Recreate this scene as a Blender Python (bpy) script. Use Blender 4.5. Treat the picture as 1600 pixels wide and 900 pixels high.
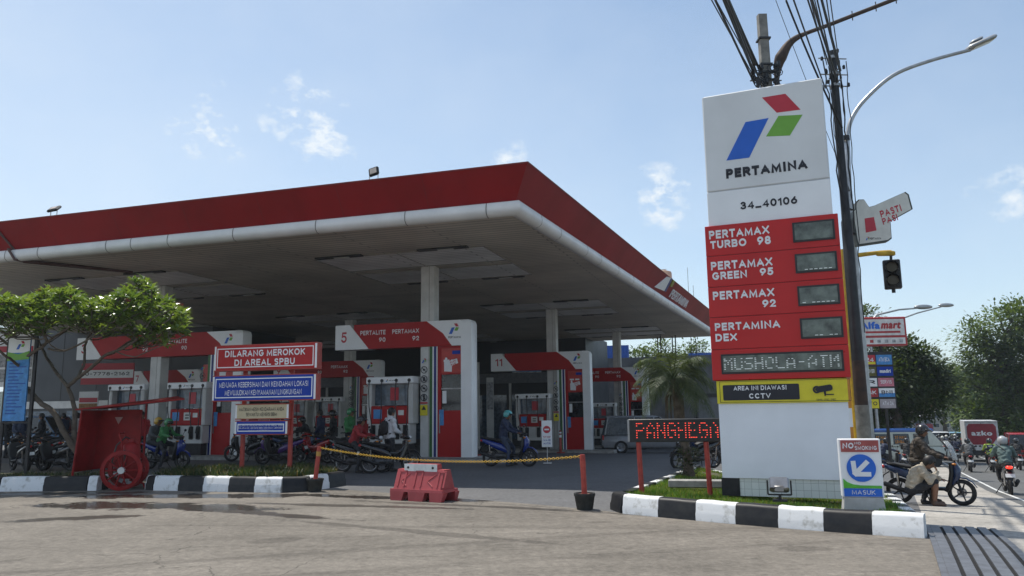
import bpy, bmesh, math, random
import numpy as np
from mathutils import Vector as V, Matrix as M4, noise as mnoise
SC = bpy.context.scene
for o in list(bpy.data.objects): bpy.data.objects.remove(o)
R = math.radians
random.seed(7)

# ---------------------------------------------------------------- camera
FPX = 1200.0; PITCH = math.atan(190/1200); ROLL = .013; EYE = 1.6
cp, sp, cr, sr = math.cos(PITCH), math.sin(PITCH), math.cos(ROLL), math.sin(ROLL)
CF = V((0, cp, sp)); r0 = V((1, 0, 0)); u0 = V((0, -sp, cp))
CR = r0*cr - u0*sr; CU = u0*cr + r0*sr
cam_d = bpy.data.cameras.new('camera'); cam = bpy.data.objects.new('camera', cam_d)
SC.collection.objects.link(cam); SC.camera = cam
cam_d.sensor_width = 36; cam_d.lens = 36*FPX/1600; cam_d.clip_start = .1; cam_d.clip_end = 6000
mw = M4.Identity(4)
for i in range(3):
    mw[i][0], mw[i][1], mw[i][2] = CR[i], CU[i], -CF[i]
mw.translation = V((0, 0, EYE)); cam.matrix_world = mw

# ---------------------------------------------------------------- sky, sun, exposure
SUN_EL, SUN_AZ = R(67), R(-42)            # azimuth from +Y towards +X
SUN_DIR = V((math.sin(SUN_AZ)*math.cos(SUN_EL), math.cos(SUN_AZ)*math.cos(SUN_EL), math.sin(SUN_EL)))
W = bpy.data.worlds.new('World'); SC.world = W; W.use_nodes = True
nt = W.node_tree; nt.nodes.clear(); N = nt.nodes.new; LK = nt.links.new
out = N('ShaderNodeOutputWorld'); bg = N('ShaderNodeBackground'); sky = N('ShaderNodeTexSky')
sky.sky_type = 'NISHITA'; sky.sun_disc = False; sky.sun_elevation = SUN_EL; sky.sun_rotation = SUN_AZ
sky.air_density = 1.0; sky.dust_density = 1.0; sky.ozone_density = 1.0; sky.altitude = 700
bg.inputs['Strength'].default_value = .15
LK(bg.outputs[0], out.inputs[0])
tc = N('ShaderNodeTexCoord')
def wn(t, **k):
    n = N(t)
    for a, b in k.items(): setattr(n, a, b)
    return n
def wmath(op, a, b=None, clamp=False):
    n = wn('ShaderNodeMath', operation=op, use_clamp=clamp)
    for i, v in enumerate((a, b)):
        if v is None: continue
        if isinstance(v, (int, float)): n.inputs[i].default_value = v
        else: LK(v, n.inputs[i])
    return n.outputs[0]
# a few small clouds: each a patch of broken noise around one direction of the sky
nz = wn('ShaderNodeTexNoise', noise_dimensions='3D'); nz.inputs['Scale'].default_value = 26; nz.inputs['Detail'].default_value = 9; nz.inputs['Roughness'].default_value = .62
mp = wn('ShaderNodeMapping'); mp.inputs['Scale'].default_value = (1, 1, 1.6); LK(tc.outputs['Generated'], mp.inputs[0]); LK(mp.outputs[0], nz.inputs['Vector'])
nz2 = wn('ShaderNodeTexNoise'); nz2.inputs['Scale'].default_value = 5; nz2.inputs['Detail'].default_value = 8; nz2.inputs['Roughness'].default_value = .6; LK(mp.outputs[0], nz2.inputs['Vector'])
def ray(px, py): return CF + CR*((px-800)/FPX) + CU*((450-py)/FPX)
wob = wn('ShaderNodeTexNoise'); wob.inputs['Scale'].default_value = 9; wob.inputs['Detail'].default_value = 5; LK(tc.outputs['Generated'], wob.inputs['Vector'])
wv = wn('ShaderNodeVectorMath', operation='MULTIPLY_ADD'); LK(wob.outputs['Color'], wv.inputs[0]); wv.inputs[1].default_value = (.11, .11, .08); wv.inputs[2].default_value = (-.055, -.055, -.04)
nrm0 = wn('ShaderNodeVectorMath', operation='NORMALIZE'); LK(tc.outputs['Generated'], nrm0.inputs[0])
wadd = wn('ShaderNodeVectorMath', operation='ADD'); LK(nrm0.outputs[0], wadd.inputs[0]); LK(wv.outputs[0], wadd.inputs[1])
total = None
for (px, py, rad, amt) in ((325, 200, .08, 1.5), (345, 165, .05, 1.3), (470, 182, .065, 1.7), (505, 198, .06, 1.6), (268, 104, .028, .6), (300, 140, .09, .32), (330, 235, .07, .35), (800, 246, .04, 1.3), (1040, 314, .05, 1.7), (928, 302, .016, .5), (1572, 305, .06, 1.3), (1545, 300, .04, 1.), (1440, 290, .05, .2), (90, 120, .14, .25), (200, 60, .12, .2)):
    v = ray(px, py).normalized()
    dot = wn('ShaderNodeVectorMath', operation='DISTANCE'); LK(wadd.outputs[0], dot.inputs[0]); dot.inputs[1].default_value = v
    m = wmath('SUBTRACT', 1, wmath('DIVIDE', dot.outputs['Value'], rad), True)
    m = wmath('MULTIPLY', wmath('POWER', m, .8), amt)
    total = m if total is None else wmath('MAXIMUM', total, m)
fl = wmath('MULTIPLY', wmath('SUBTRACT', nz.outputs['Fac'], .36), 3.4)
small = wmath('MULTIPLY', wmath('MULTIPLY', total, fl, True), 1.0, True)
# hazy veil of thin cloud low over the road
sep = wn('ShaderNodeSeparateXYZ'); nrm = wn('ShaderNodeVectorMath', operation='NORMALIZE'); LK(tc.outputs['Generated'], nrm.inputs[0]); LK(nrm.outputs[0], sep.inputs[0])
low = wmath('SUBTRACT', 1, wmath('MULTIPLY', wmath('ABSOLUTE', wmath('SUBTRACT', sep.outputs['Z'], .10)), 5.0), True)
veil = wmath('MULTIPLY', low, wmath('MULTIPLY', wmath('SUBTRACT', nz2.outputs['Fac'], .42), 4.0, True), True)
veil = wmath('MULTIPLY', veil, .75)
thin = wmath('MULTIPLY_ADD' if False else 'MULTIPLY', nz2.outputs['Fac'], .42)
hzn = wmath('MULTIPLY', wmath('SUBTRACT', 1, wmath('MULTIPLY', wmath('ABSOLUTE', sep.outputs['Z']), 1.9), True), .36)
lft = wmath('MULTIPLY', wmath('SUBTRACT', .25, sep.outputs['X'], True), .26)
cl = wmath('MAXIMUM', wmath('MAXIMUM', small, veil), wmath('ADD', wmath('MULTIPLY', thin, .7), wmath('ADD', hzn, lft)), True)
mix = wn('ShaderNodeMix', data_type='RGBA'); LK(cl, mix.inputs['Factor']); 
tint = wn('ShaderNodeMix', data_type='RGBA', blend_type='MULTIPLY'); tint.inputs['Factor'].default_value = 1
LK(sky.outputs[0], tint.inputs[6]); tint.inputs[7].default_value = (.84, .94, .93, 1)
LK(tint.outputs[2], mix.inputs[6]); mix.inputs[7].default_value = (5.0, 5.45, 5.9, 1)
LK(mix.outputs[2], bg.inputs['Color'])
sd = bpy.data.lights.new('sun', 'SUN'); sun = bpy.data.objects.new('sun', sd); SC.collection.objects.link(sun)
sd.energy = 4.2; sd.angle = R(.6); sd.color = (1, .95, .86)
sun.rotation_euler = (-SUN_DIR).to_track_quat('-Z', 'Y').to_euler(); sun.location = (0, 0, 40)
vs = SC.view_settings; vs.view_transform = 'Standard'; vs.look = 'None'; vs.exposure = 0.18; vs.gamma = 1; vs.use_curve_mapping = False

# ---------------------------------------------------------------- where a pixel's ray meets the place
def ss(a, b, v):
    v = max(0, min(1, (v-a)/(b-a))); return v*v*(3-2*v)
SU, SV = V((.438, .899)), V((.899, -.438))       # along the road, across it
def st(x, y): return x*.438+y*.899, x*.899-y*.438
def xy(s, t): return s*.438+t*.899, s*.899-t*.438
KN = [(9, 0), (10.5, .02), (16.5, .30), (19, .45), (26, .83), (41.5, 1.45), (58, 2.0), (70, 2.35), (110, 3.2), (200, 4.6), (400, 6.), (4000, 8.)]
def drop(s):
    for (a, za), (b, zb) in zip(KN, KN[1:]):
        if s < b: return za+(zb-za)*max(0, (s-a))/(b-a)
    return 9.
def G(x, y):
    s = x*.438+y*.899; t = x*.899-y*.438
    k = 1-(1-ss(-6, -.5, t))*(1-ss(50, 90, s))
    return -drop(s)*k - .032*max(0, min(s-21, 60))*(1-k)
def at(px, py, Y):
    d = ray(px, py); k = Y/d.y; return V((k*d.x, Y, EYE+k*d.z))
def zp(px, py, z):
    d = ray(px, py); k = (z-EYE)/d.z; return V((k*d.x, k*d.y, z))
def gp(px, py, dz=0):
    d = ray(px, py); k = 2.
    while k < 400:
        x, y, z = k*d.x, k*d.y, EYE+k*d.z
        if z < G(x, y)+dz: break
        k += .01
    return V((x, y, G(x, y)))

# ---------------------------------------------------------------- objects
COL = SC.collection
def tag(o, label=None, cat=None, group=None, kind=None):
    if label: o['label'] = label
    if cat: o['category'] = cat
    if group: o['group'] = group
    if kind: o['kind'] = kind
    return o
def thing(name, label, cat, loc=(0, 0, 0), rz=0, group=None):
    o = bpy.data.objects.new(name, None); COL.objects.link(o); o.empty_display_size = .2
    o.location = loc; o.rotation_euler = (0, 0, rz)
    return tag(o, label, cat, group)
def copy_tree(o, parent=None):
    c = o.copy(); COL.objects.link(c)
    if parent: c.parent = parent; c.matrix_parent_inverse = o.matrix_parent_inverse.copy()
    for ch in list(o.children): copy_tree(ch, c)
    return c
class MB:
    def __init__(s): s.v = []; s.f = []; s.m = []; s.mi = 0; s.T = None
    def add(s, vs, fs, mi=None):
        b = len(s.v); T = s.T
        s.v += [tuple(T @ V(p)) if T else tuple(p) for p in vs]
        s.f += [tuple(b+i for i in f) for f in fs]; s.m += [s.mi if mi is None else mi]*len(fs); return s
    def box(s, c, d, rot=None, ch=0.0, mi=None):
        """box with chamfered vertical+horizontal edges when ch>0"""
        x, y, z = d[0]/2, d[1]/2, d[2]/2; c = V(c)
        if ch <= 0:
            P = [V((sx*x, sy*y, sz*z)) for sz in (-1, 1) for sx, sy in ((-1, -1), (1, -1), (1, 1), (-1, 1))]
            F = [(3, 2, 1, 0), (4, 5, 6, 7), (0, 1, 5, 4), (1, 2, 6, 5), (2, 3, 7, 6), (3, 0, 4, 7)]
        else:
            ch = min(ch, x*.9, y*.9, z*.9)
            def ring(ix, iz):
                a, b, e = x-ix, y-ix, ch
                return [V(p+(iz,)) for p in ((-a+e, -b), (a-e, -b), (a, -b+e), (a, b-e), (a-e, b), (-a+e, b), (-a, b-e), (-a, -b+e))]
            P = ring(ch, -z)+ring(0, -z+ch)+ring(0, z-ch)+ring(ch, z)
            F = [tuple(reversed(range(8))), tuple(range(24, 32))]
            for k in range(3): F += [(k*8+i, k*8+(i+1) % 8, k*8+8+(i+1) % 8, k*8+8+i) for i in range(8)]
        if rot is not None: P = [rot @ p for p in P]
        return s.add([p+c for p in P], F, mi)
    def span(s, a, b, ch=0., mi=None):
        a, b = V(a), V(b); return s.box((a+b)/2, [abs(q) for q in (b-a)], ch=ch, mi=mi)
    def tube(s, pts, rad, n=8, cap=True, mi=None, flat=1.0):
        pts = [V(p) for p in pts]; rad = rad if isinstance(rad, (list, tuple)) else [rad]*len(pts)
        P = []; F = []; prev = None
        for i, p in enumerate(pts):
            t = (pts[min(i+1, len(pts)-1)]-pts[max(i-1, 0)])
            t = t.normalized() if t.length > 1e-9 else V((0, 0, 1))
            if prev is None:
                a = t.cross(V((0, 0, 1)) if abs(t.z) < .9 else V((1, 0, 0))).normalized()
            else:
                a = (prev-t*prev.dot(t)); a = a.normalized() if a.length > 1e-6 else prev
            prev = a; b = t.cross(a)
            for k in range(n):
                w = 2*math.pi*k/n; P.append(p+(a*math.cos(w)+b*math.sin(w)*flat)*rad[i])
        for i in range(len(pts)-1):
            for k in range(n): F.append((i*n+k, i*n+(k+1) % n, (i+1)*n+(k+1) % n, (i+1)*n+k))
        if cap: F += [tuple(reversed(range(n))), tuple((len(pts)-1)*n+k for k in range(n))]
        return s.add(P, F, mi)
    def bar(s, a, b, r, r2=None, n=8, mi=None): return s.tube([a, b], [r, r if r2 is None else r2], n, mi=mi)
    def prism(s, poly, y0, y1, mi=None, axes='xz'):
        """outline in the x-z plane (or xy / yz) extruded between y0 and y1"""
        def P(p, w):
            return {'xz': (p[0], w, p[1]), 'xy': (p[0], p[1], w), 'yz': (w, p[0], p[1])}[axes]
        n = len(poly); vs = [P(p, y0) for p in poly]+[P(p, y1) for p in poly]
        fs = [tuple(range(n)), tuple(reversed(range(n, 2*n)))]+[(i+n, (i+1) % n+n, (i+1) % n, i) for i in range(n)]
        return s.add(vs, fs, mi)
    def lathe(s, prof, c=(0, 0, 0), axis='z', n=16, mi=None):
        P = []; F = []; c = V(c)
        for r, h in prof:
            for k in range(n):
                w = 2*math.pi*k/n; a, b = r*math.cos(w), r*math.sin(w)
                P.append(c+V({'z': (a, b, h), 'y': (a, h, b), 'x': (h, a, b)}[axis]))
        for i in range(len(prof)-1):
            for k in range(n):
                q = (i*n+k, i*n+(k+1) % n, (i+1)*n+(k+1) % n, (i+1)*n+k); F.append(q if axis != 'y' else q[::-1])
        return s.add(P, F, mi)
    def disc(s, c, r, axis='y', h=.01, n=20, mi=None): return s.lathe([(1e-4, -h/2), (r, -h/2), (r, h/2), (1e-4, h/2)], c, axis, n, mi)
    def ell(s, c, r, n=12, m=8, mi=None, rot=None):
        c = V(c); P = []; F = []
        for j in range(m+1):
            th = math.pi*j/m
            for k in range(n):
                w = 2*math.pi*k/n; p = V((r[0]*math.sin(th)*math.cos(w), r[1]*math.sin(th)*math.sin(w), r[2]*math.cos(th)))
                P.append(c+(rot @ p if rot else p))
        for j in range(m):
            for k in range(n): F.append((j*n+k, (j+1)*n+k, (j+1)*n+(k+1) % n, j*n+(k+1) % n))
        return s.add(P, F, mi)
    def loft(s, rings, cap=True, mi=None):
        n = len(rings[0]); P = [p for r in rings for p in r]; F = []
        for i in range(len(rings)-1):
            for k in range(n): F.append((i*n+k, i*n+(k+1) % n, (i+1)*n+(k+1) % n, (i+1)*n+k))
        if cap: F += [tuple(reversed(range(n))), tuple((len(rings)-1)*n+k for k in range(n))]
        return s.add(P, F, mi)
    def build(s, name, mats, parent=None, smooth=None, loc=None):
        me = bpy.data.meshes.new(name); me.from_pydata(s.v, [], s.f)
        mats = mats if isinstance(mats, (list, tuple)) else [mats]
        for m in mats: me.materials.append(m)
        if len(mats) > 1: me.polygons.foreach_set('material_index', s.m)
        bm = bmesh.new(); bm.from_mesh(me)
        bmesh.ops.remove_doubles(bm, verts=bm.verts, dist=1e-6)
        bmesh.ops.recalc_face_normals(bm, faces=bm.faces); bm.to_mesh(me); bm.free()
        if smooth:
            me.shade_smooth(); me.set_sharp_from_angle(angle=R(smooth))
        me.update()
        o = bpy.data.objects.new(name, me); COL.objects.link(o)
        if parent: o.parent = parent
        if loc is not None: o.location = loc
        return o
def rrect(w, h, r, n=4, cx=0, cz=0):
    P = []
    for (sx, sz, a0) in ((1, -1, -90), (1, 1, 0), (-1, 1, 90), (-1, -1, 180)):
        for k in range(n+1):
            a = R(a0+90*k/n); P.append((cx+sx*(w/2-r)+r*math.cos(a), cz+sz*(h/2-r)+r*math.sin(a)))
    return P
def ringx(x, z, hw, hh, n=12, e=.75, yo=0):
    """super-elliptic ring in the plane x=const"""
    P = []
    for k in range(n):
        w = 2*math.pi*k/n; c, q = math.cos(w), math.sin(w)
        P.append((x, yo+hw*math.copysign(abs(c)**e, c), z+hh*math.copysign(abs(q)**e, q)))
    return P

# ---------------------------------------------------------------- materials
MATS = {}
def mat(name, rgb, rough=.5, metal=0., var=.12, scale=5., bump=0., spec=.5, coat=0., emit=0., rgb2=None, detail=5., thr=None, stretch=(1, 1, 1), alpha=None, trans=0., rvar=.15):
    """principled material; noise in object space varies colour, roughness and bump"""
    m = bpy.data.materials.new(name); m.use_nodes = True; t = m.node_tree; b = t.nodes['Principled BSDF']
    b.inputs['Roughness'].default_value = rough; b.inputs['Metallic'].default_value = metal
    b.inputs['Specular IOR Level'].default_value = spec; b.inputs['Coat Weight'].default_value = coat
    c = t.nodes.new('ShaderNodeTexCoord'); mp = t.nodes.new('ShaderNodeMapping'); mp.inputs['Scale'].default_value = stretch
    nz = t.nodes.new('ShaderNodeTexNoise'); nz.inputs['Scale'].default_value = scale; nz.inputs['Detail'].default_value = detail; nz.inputs['Roughness'].default_value = .6
    t.links.new(c.outputs['Object'], mp.inputs[0]); t.links.new(mp.outputs[0], nz.inputs['Vector'])
    rp = t.nodes.new('ShaderNodeValToRGB')
    c2 = rgb2 or tuple(max(0, q*(1-2.2*var)) for q in rgb); c1 = rgb if rgb2 else tuple(min(1, q*(1+var)) for q in rgb)
    a, e = thr or (.3, .7)
    rp.color_ramp.elements[0].position = a; rp.color_ramp.elements[1].position = e
    rp.color_ramp.elements[0].color = (*c2, 1); rp.color_ramp.elements[1].color = (*c1, 1)
    t.links.new(nz.outputs['Fac'], rp.inputs[0]); t.links.new(rp.outputs[0], b.inputs['Base Color'])
    if rvar:
        mr = t.nodes.new('ShaderNodeMapRange'); mr.inputs['To Min'].default_value = min(1, rough+rvar*.6); mr.inputs['To Max'].default_value = max(.02, rough-rvar*.6)
        t.links.new(nz.outputs['Fac'], mr.inputs[0]); t.links.new(mr.outputs[0], b.inputs['Roughness'])
    if bump:
        bp = t.nodes.new('ShaderNodeBump'); bp.inputs['Strength'].default_value = bump; bp.inputs['Distance'].default_value = .02
        t.links.new(nz.outputs['Fac'], bp.inputs['Height']); t.links.new(bp.outputs[0], b.inputs['Normal'])
    if emit:
        b.inputs['Emission Color'].default_value = (*rgb, 1); b.inputs['Emission Strength'].default_value = emit
    if alpha is not None: b.inputs['Alpha'].default_value = alpha
    if trans: b.inputs['Transmission Weight'].default_value = trans
    MATS[name] = m; return m
RED = mat('sign_red', (.52, .011, .012), .3, var=.05, scale=1.2, spec=.35)
DRED = mat('kiosk_red', (.40, .008, .010), .45, var=.06, scale=1.5, spec=.3)
FASC = mat('fascia_red', (.27, .006, .009), .5, spec=.25, var=.12, scale=.5, stretch=(1, 1, .3))
WHITE = mat('white_panel', (.84, .85, .86), .35, var=.03, scale=1.5)
DWHITE = mat('dull_white_metal', (.62, .62, .60), .45, var=.08, scale=2.2)
CREAM = mat('cream_panel', (.62, .52, .33), .5, var=.05)
BLUE = mat('sign_blue', (.006, .045, .36), .45, var=.05, spec=.25)
BLUEB = mat('bright_blue', (.01, .13, .60), .35, var=.04)
LBLUE = mat('light_blue', (.06, .27, .62), .4, var=.15, scale=9)
GREEN = mat('logo_green', (.16, .40, .04), .35, var=.04)
LRED = mat('logo_red', (.50, .02, .04), .35, var=.04)
LOGOB = mat('logo_blue', (.005, .11, .55), .35, var=.04)
YELL = mat('sign_yellow', (.72, .62, .02), .4, var=.05)
BLACK = mat('black_plastic', (.012, .012, .014), .4, var=.2)
RUB = mat('tyre_rubber', (.016, .016, .017), .75, var=.2, scale=20)
INK = mat('lettering_black', (.01, .011, .02), .5, var=.05)
LETW = mat('lettering_white', (.80, .80, .82), .45, var=.03)
CHROME = mat('chrome', (.6, .6, .6), .18, 1.0, var=.1)
ALU = mat('cast_aluminium', (.35, .35, .36), .38, 1.0, var=.15)
STEEL = mat('galvanised_steel', (.42, .43, .44), .42, .8, var=.12, scale=8)
DSTEEL = mat('dark_painted_steel', (.03, .03, .032), .5, .2, var=.2)
RUST = mat('rusty_brown_steel', (.075, .042, .028), .75, .1, var=.25, scale=7, rgb2=(.035, .026, .022))
POSTR = mat('red_painted_post', (.40, .045, .03), .5, var=.15, scale=9)
CONC = mat('grey_concrete', (.36, .35, .33), .85, var=.15, scale=6, bump=.2)
PLASTER = mat('weathered_plaster', (.50, .50, .49), .85, var=.15, scale=5, rgb2=(.33, .32, .30), bump=.15)
KW = mat('kerb_white_paint', (.74, .74, .74), .6, var=.06, scale=7, rgb2=(.44, .43, .40), thr=(.30, .47), bump=.2)
KB = mat('kerb_black_paint', (.010, .011, .014), .5, spec=.3, var=.2, scale=7, rgb2=(.028, .027, .027), thr=(.3, .65), bump=.15)
TILE = None
LCD = mat('unlit_display', (.12, .145, .12), .2, var=.35, scale=5, coat=.3)  # strong mottling paints the look of reflections into the display colour
LEDW = mat('white_led', (.62, .68, .68), .5, emit=.30)
LEDR = mat('red_led', (1., .07, .04), .5, emit=1.3)
GLASSD = mat('dark_window_glass', (.018, .022, .026), .08, var=.2, coat=.3)
GLASSB = mat('bluish_window_glass', (.09, .13, .18), .1, var=.3, coat=.3)
HEADL = mat('headlight_lens', (.6, .62, .64), .12, var=.1, coat=.5)
TAILR = mat('tail_light_red', (.45, .008, .008), .2, coat=.5)
TAILON = mat('brake_light_lit', (1., .03, .015), .3, emit=2.5)
AMBER = mat('amber_lens', (.6, .2, .01), .2, coat=.4)
PLATE = mat('number_plate', (.75, .75, .73), .5)
SKIN = mat('skin', (.24, .12, .07), .55, var=.08, scale=12)
HAIR = mat('black_hair', (.012, .010, .010), .5, var=.2, scale=30)
def tile_mat():
    m = bpy.data.materials.new('white_wall_tile'); m.use_nodes = True; t = m.node_tree; b = t.nodes['Principled BSDF']
    c = t.nodes.new('ShaderNodeTexCoord'); mp = t.nodes.new('ShaderNodeMapping'); mp.inputs['Rotation'].default_value = (R(90), 0, 0)
    br = t.nodes.new('ShaderNodeTexBrick'); br.offset = 0; br.inputs['Scale'].default_value = 1
    br.inputs['Brick Width'].default_value = .11; br.inputs['Row Height'].default_value = .11; br.inputs['Mortar Size'].default_value = .0025
    br.inputs['Color1'].default_value = (.62, .66, .63, 1); br.inputs['Color2'].default_value = (.70, .73, .70, 1); br.inputs['Mortar'].default_value = (.30, .32, .31, 1)
    t.links.new(c.outputs['Object'], mp.inputs[0]); t.links.new(mp.outputs[0], br.inputs['Vector']); t.links.new(br.outputs['Color'], b.inputs['Base Color'])
    b.inputs['Roughness'].default_value = .25
    return m
TILE = tile_mat()

# ---------------------------------------------------------------- lettering
_tc = {}
def text_verts(s, shear=0.):
    k = (s, shear)
    if k not in _tc:
        c = bpy.data.curves.new('t', 'FONT'); c.body = s; c.size = 1; c.offset = .004; c.extrude = 0; c.resolution_u = 2; c.shear = shear
        c.space_character = 1.10
        o = bpy.data.objects.new('t', c); COL.objects.link(o)
        bpy.context.view_layer.update()
        me = bpy.data.meshes.new_from_object(o.evaluated_get(bpy.context.evaluated_depsgraph_get()))
        _tc[k] = ([tuple(v.co) for v in me.vertices], [tuple(p.vertices) for p in me.polygons])
        bpy.data.objects.remove(o); bpy.data.curves.remove(c); bpy.data.meshes.remove(me)
    return _tc[k]
def _arc(cx, cz, rx, rz, a0, a1, n=8): return [(cx+rx*math.cos(R(a0+(a1-a0)*i/n)), cz+rz*math.sin(R(a0+(a1-a0)*i/n))) for i in range(n+1)]
def _glyphs():
    A = _arc; O = A(.5, .5, .5, .5, 90, 450, 22); g = {}
    g['A'] = (.86, [[(0, 0), (.5, 1), (1, 0)], [(.17, .30), (.83, .30)]]); g['B'] = (.68, [[(0, 0), (0, 1), (.55, 1)]+A(.62, .765, .33, .235, 90, -90)+[(0, .53)], [(0, 0), (.6, 0)]+A(.68, .265, .32, .265, -90, 90)+[(.0, .53)]])
    g['C'] = (.84, [A(.5, .5, .5, .5, 45, 315, 18)]); g['D'] = (.80, [[(0, 0), (0, 1), (.4, 1)]+A(.45, .5, .55, .5, 90, -90, 14)+[(0, 0)]]); g['E'] = (.58, [[(1, 1), (0, 1), (0, 0), (1, 0)], [(0, .52), (.9, .52)]]); g['F'] = (.56, [[(1, 1), (0, 1), (0, 0)], [(0, .52), (.9, .52)]])
    g['G'] = (.88, [A(.5, .5, .5, .5, 45, 350, 20)+[(.98, .46), (.56, .46)]]); g['H'] = (.74, [[(0, 0), (0, 1)], [(1, 0), (1, 1)], [(0, .52), (1, .52)]]); g['I'] = (.0, [[(.5, 0), (.5, 1)]]); g['J'] = (.5, [[(1, 1), (1, .3)]+A(.5, .3, .5, .3, 0, -150)])
    g['K'] = (.72, [[(0, 0), (0, 1)], [(.95, 1), (.06, .48)], [(.28, .62), (1, 0)]]); g['L'] = (.54, [[(0, 1), (0, 0), (1, 0)]]); g['M'] = (.98, [[(0, 0), (.06, 1), (.5, .12), (.94, 1), (1, 0)]]); g['N'] = (.78, [[(0, 0), (0, 1), (1, 0), (1, 1)]]); g['O'] = (.94, [O])
    g['P'] = (.64, [[(0, 0), (0, 1), (.55, 1)]+A(.62, .73, .38, .27, 90, -90)+[(0, .46)]]); g['R'] = (.68, [[(0, 0), (0, 1), (.55, 1)]+A(.62, .74, .36, .26, 90, -90)+[(0, .48)], [(.5, .48), (1, 0)]]); g['S'] = (.62, [A(.5, .75, .44, .25, 30, 200, 9)+A(.5, .25, .48, .27, 100, -140, 10)])
    g['T'] = (.66, [[(0, 1), (1, 1)], [(.5, 1), (.5, 0)]]); g['U'] = (.74, [[(0, 1), (0, .4)]+A(.5, .4, .5, .4, 180, 360, 12)+[(1, 1)]]); g['V'] = (.84, [[(0, 1), (.5, 0), (1, 1)]]); g['W'] = (1.2, [[(0, 1), (.26, 0), (.5, .85), (.74, 0), (1, 1)]]); g['X'] = (.8, [[(0, 0), (1, 1)], [(0, 1), (1, 0)]]); g['Y'] = (.8, [[(0, 1), (.5, .46), (1, 1)], [(.5, .46), (.5, 0)]]); g['Z'] = (.7, [[(0, 1), (1, 1), (0, 0), (1, 0)]])
    g['0'] = (.66, [O]); g['1'] = (.26, [[(0, .80), (1, 1), (1, 0)]]); g['2'] = (.6, [A(.5, .70, .48, .30, 170, -25, 10)+[(.0, 0), (1, 0)]]); g['3'] = (.6, [A(.46, .75, .44, .25, 150, -90, 10)+A(.46, .27, .52, .27, 90, -150, 10)]); g['4'] = (.68, [[(.78, 0), (.78, 1), (0, .26), (1, .26)]]); g['5'] = (.6, [[(.9, 1), (.16, 1), (.08, .56)]+A(.44, .32, .52, .32, 110, -150, 11)])
    g['6'] = (.64, [[(.70, 1), (.12, .48)], A(.5, .32, .5, .32, 90, 450, 16)]); g['7'] = (.6, [[(0, 1), (1, 1), (.35, 0)]]); g['8'] = (.62, [A(.5, .75, .42, .25, 90, 450, 14), A(.5, .26, .5, .26, 90, 450, 14)]); g['9'] = (.64, [[(.30, 0), (.88, .52)], A(.5, .68, .5, .32, 90, 450, 16)]); g['_'] = (.6, [[(0, 0), (1, 0)]]); g['-'] = (.34, [[(0, .45), (1, .45)]]); g['!'] = (.0, [[(.5, .36), (.5, 1)], [(.5, 0), (.5, .1)]]); g['.'] = (0., [[(.5, 0), (.5, .1)]])
    return g
GL = _glyphs()
def stroke_text(s, t):
    """capitals drawn as even heavy strokes, cap height 1"""
    V_, F_ = [], []; x = 0; lay = 0
    for ch in s:
        if ch == ' ': x += .46; continue
        if ch == 'I': x += .05
        w, lines_ = GL[ch]; w = w*(1-t*.2)
        for q, L in enumerate(lines_):
            P = [(x+t/2+p[0]*w, t/2+p[1]*(1-t)) for p in L]; P = [p for i, p in enumerate(P) if i == 0 or (p[0]-P[i-1][0])**2+(p[1]-P[i-1][1])**2 > 1e-6]; n = len(P); closed = (P[0][0]-P[-1][0])**2+(P[0][1]-P[-1][1])**2 < 1e-6
            D = [V((P[i+1][0]-P[i][0], P[i+1][1]-P[i][1])).normalized() for i in range(n-1)]; b = len(V_)
            for i in range(n):
                d0 = D[i-1] if i else (D[-1] if closed else D[0]); d1 = D[i] if i < n-1 else (D[0] if closed else D[-1])
                n0, n1 = V((-d0.y, d0.x)), V((-d1.y, d1.x)); m = n0+n1; m = m.normalized() if m.length > 1e-3 else n0; k = min(1.7, 1/max(.2, m.dot(n0)))*t/2
                e = V((0, 0))
                if not closed and i in (0, n-1): e = (-d1 if i == 0 else d0)*(t/2 if abs((-d1 if i == 0 else d0).y) > .6 else (t*.25 if ch in 'CGSJ' else t/2))
                for sg in (1, -1): V_.append((min(1e9, P[i][0]+m.x*k*sg+e.x), max(0, min(1, P[i][1]+m.y*k*sg+e.y)), lay % 3))
            F_ += [(b+2*i, b+2*i+1, b+2*i+3, b+2*i+2) for i in range(n-1)]; lay += 1
        x += w+t+.19
        if ch == 'I': x += .05
    return V_, F_
def letters(parent, s, x0, z0, w, h, y, m, bold=.02, name='lettering', shear=0., rot=0., thick=.004):
    """text fitted to the box x0..x0+w, z0..z0+h on a face that looks towards -y"""
    up = all(c == ' ' or c in GL for c in s)
    if up: vs, fs = stroke_text(s, .115+2.6*bold if bold > .012 else .13); vs = [(v[0]+shear*v[1], v[1], v[2]) for v in vs]
    else: vs, fs = text_verts(s, shear)
    xs = [v[0] for v in vs]; ys = [v[1] for v in vs]; a, b, c, d = min(xs), max(xs), min(ys), max(ys)
    mb = MB(); cx, cz = x0+w/2, z0+h/2; ca, sa = math.cos(rot), math.sin(rot); e = bold*1.1*h/(d-c) if not up else 0
    sh = [(0, 0), (-e, 0), (e, 0), (0, e), (0, -e)] if bold > .012 and not up else [(0, 0)]
    for q, (ex, ez) in enumerate(sh):
        P = []
        for v in vs:
            px, pz = (v[0]-a)/(b-a)*(w-2*e)-(w/2-e)+ex, (v[1]-c)/(d-c)*(h-2*e)-(h/2-e)+ez
            P.append((cx+px*ca-pz*sa, y-.0004*(q+(v[2] if up else 0)), cz+px*sa+pz*ca))
        mb.add(P, fs)
    o = mb.build(name, m, parent)
    if thick > .004:
        md = o.modifiers.new('thickness', 'SOLIDIFY'); md.thickness = thick; md.offset = 0
    return o
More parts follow.
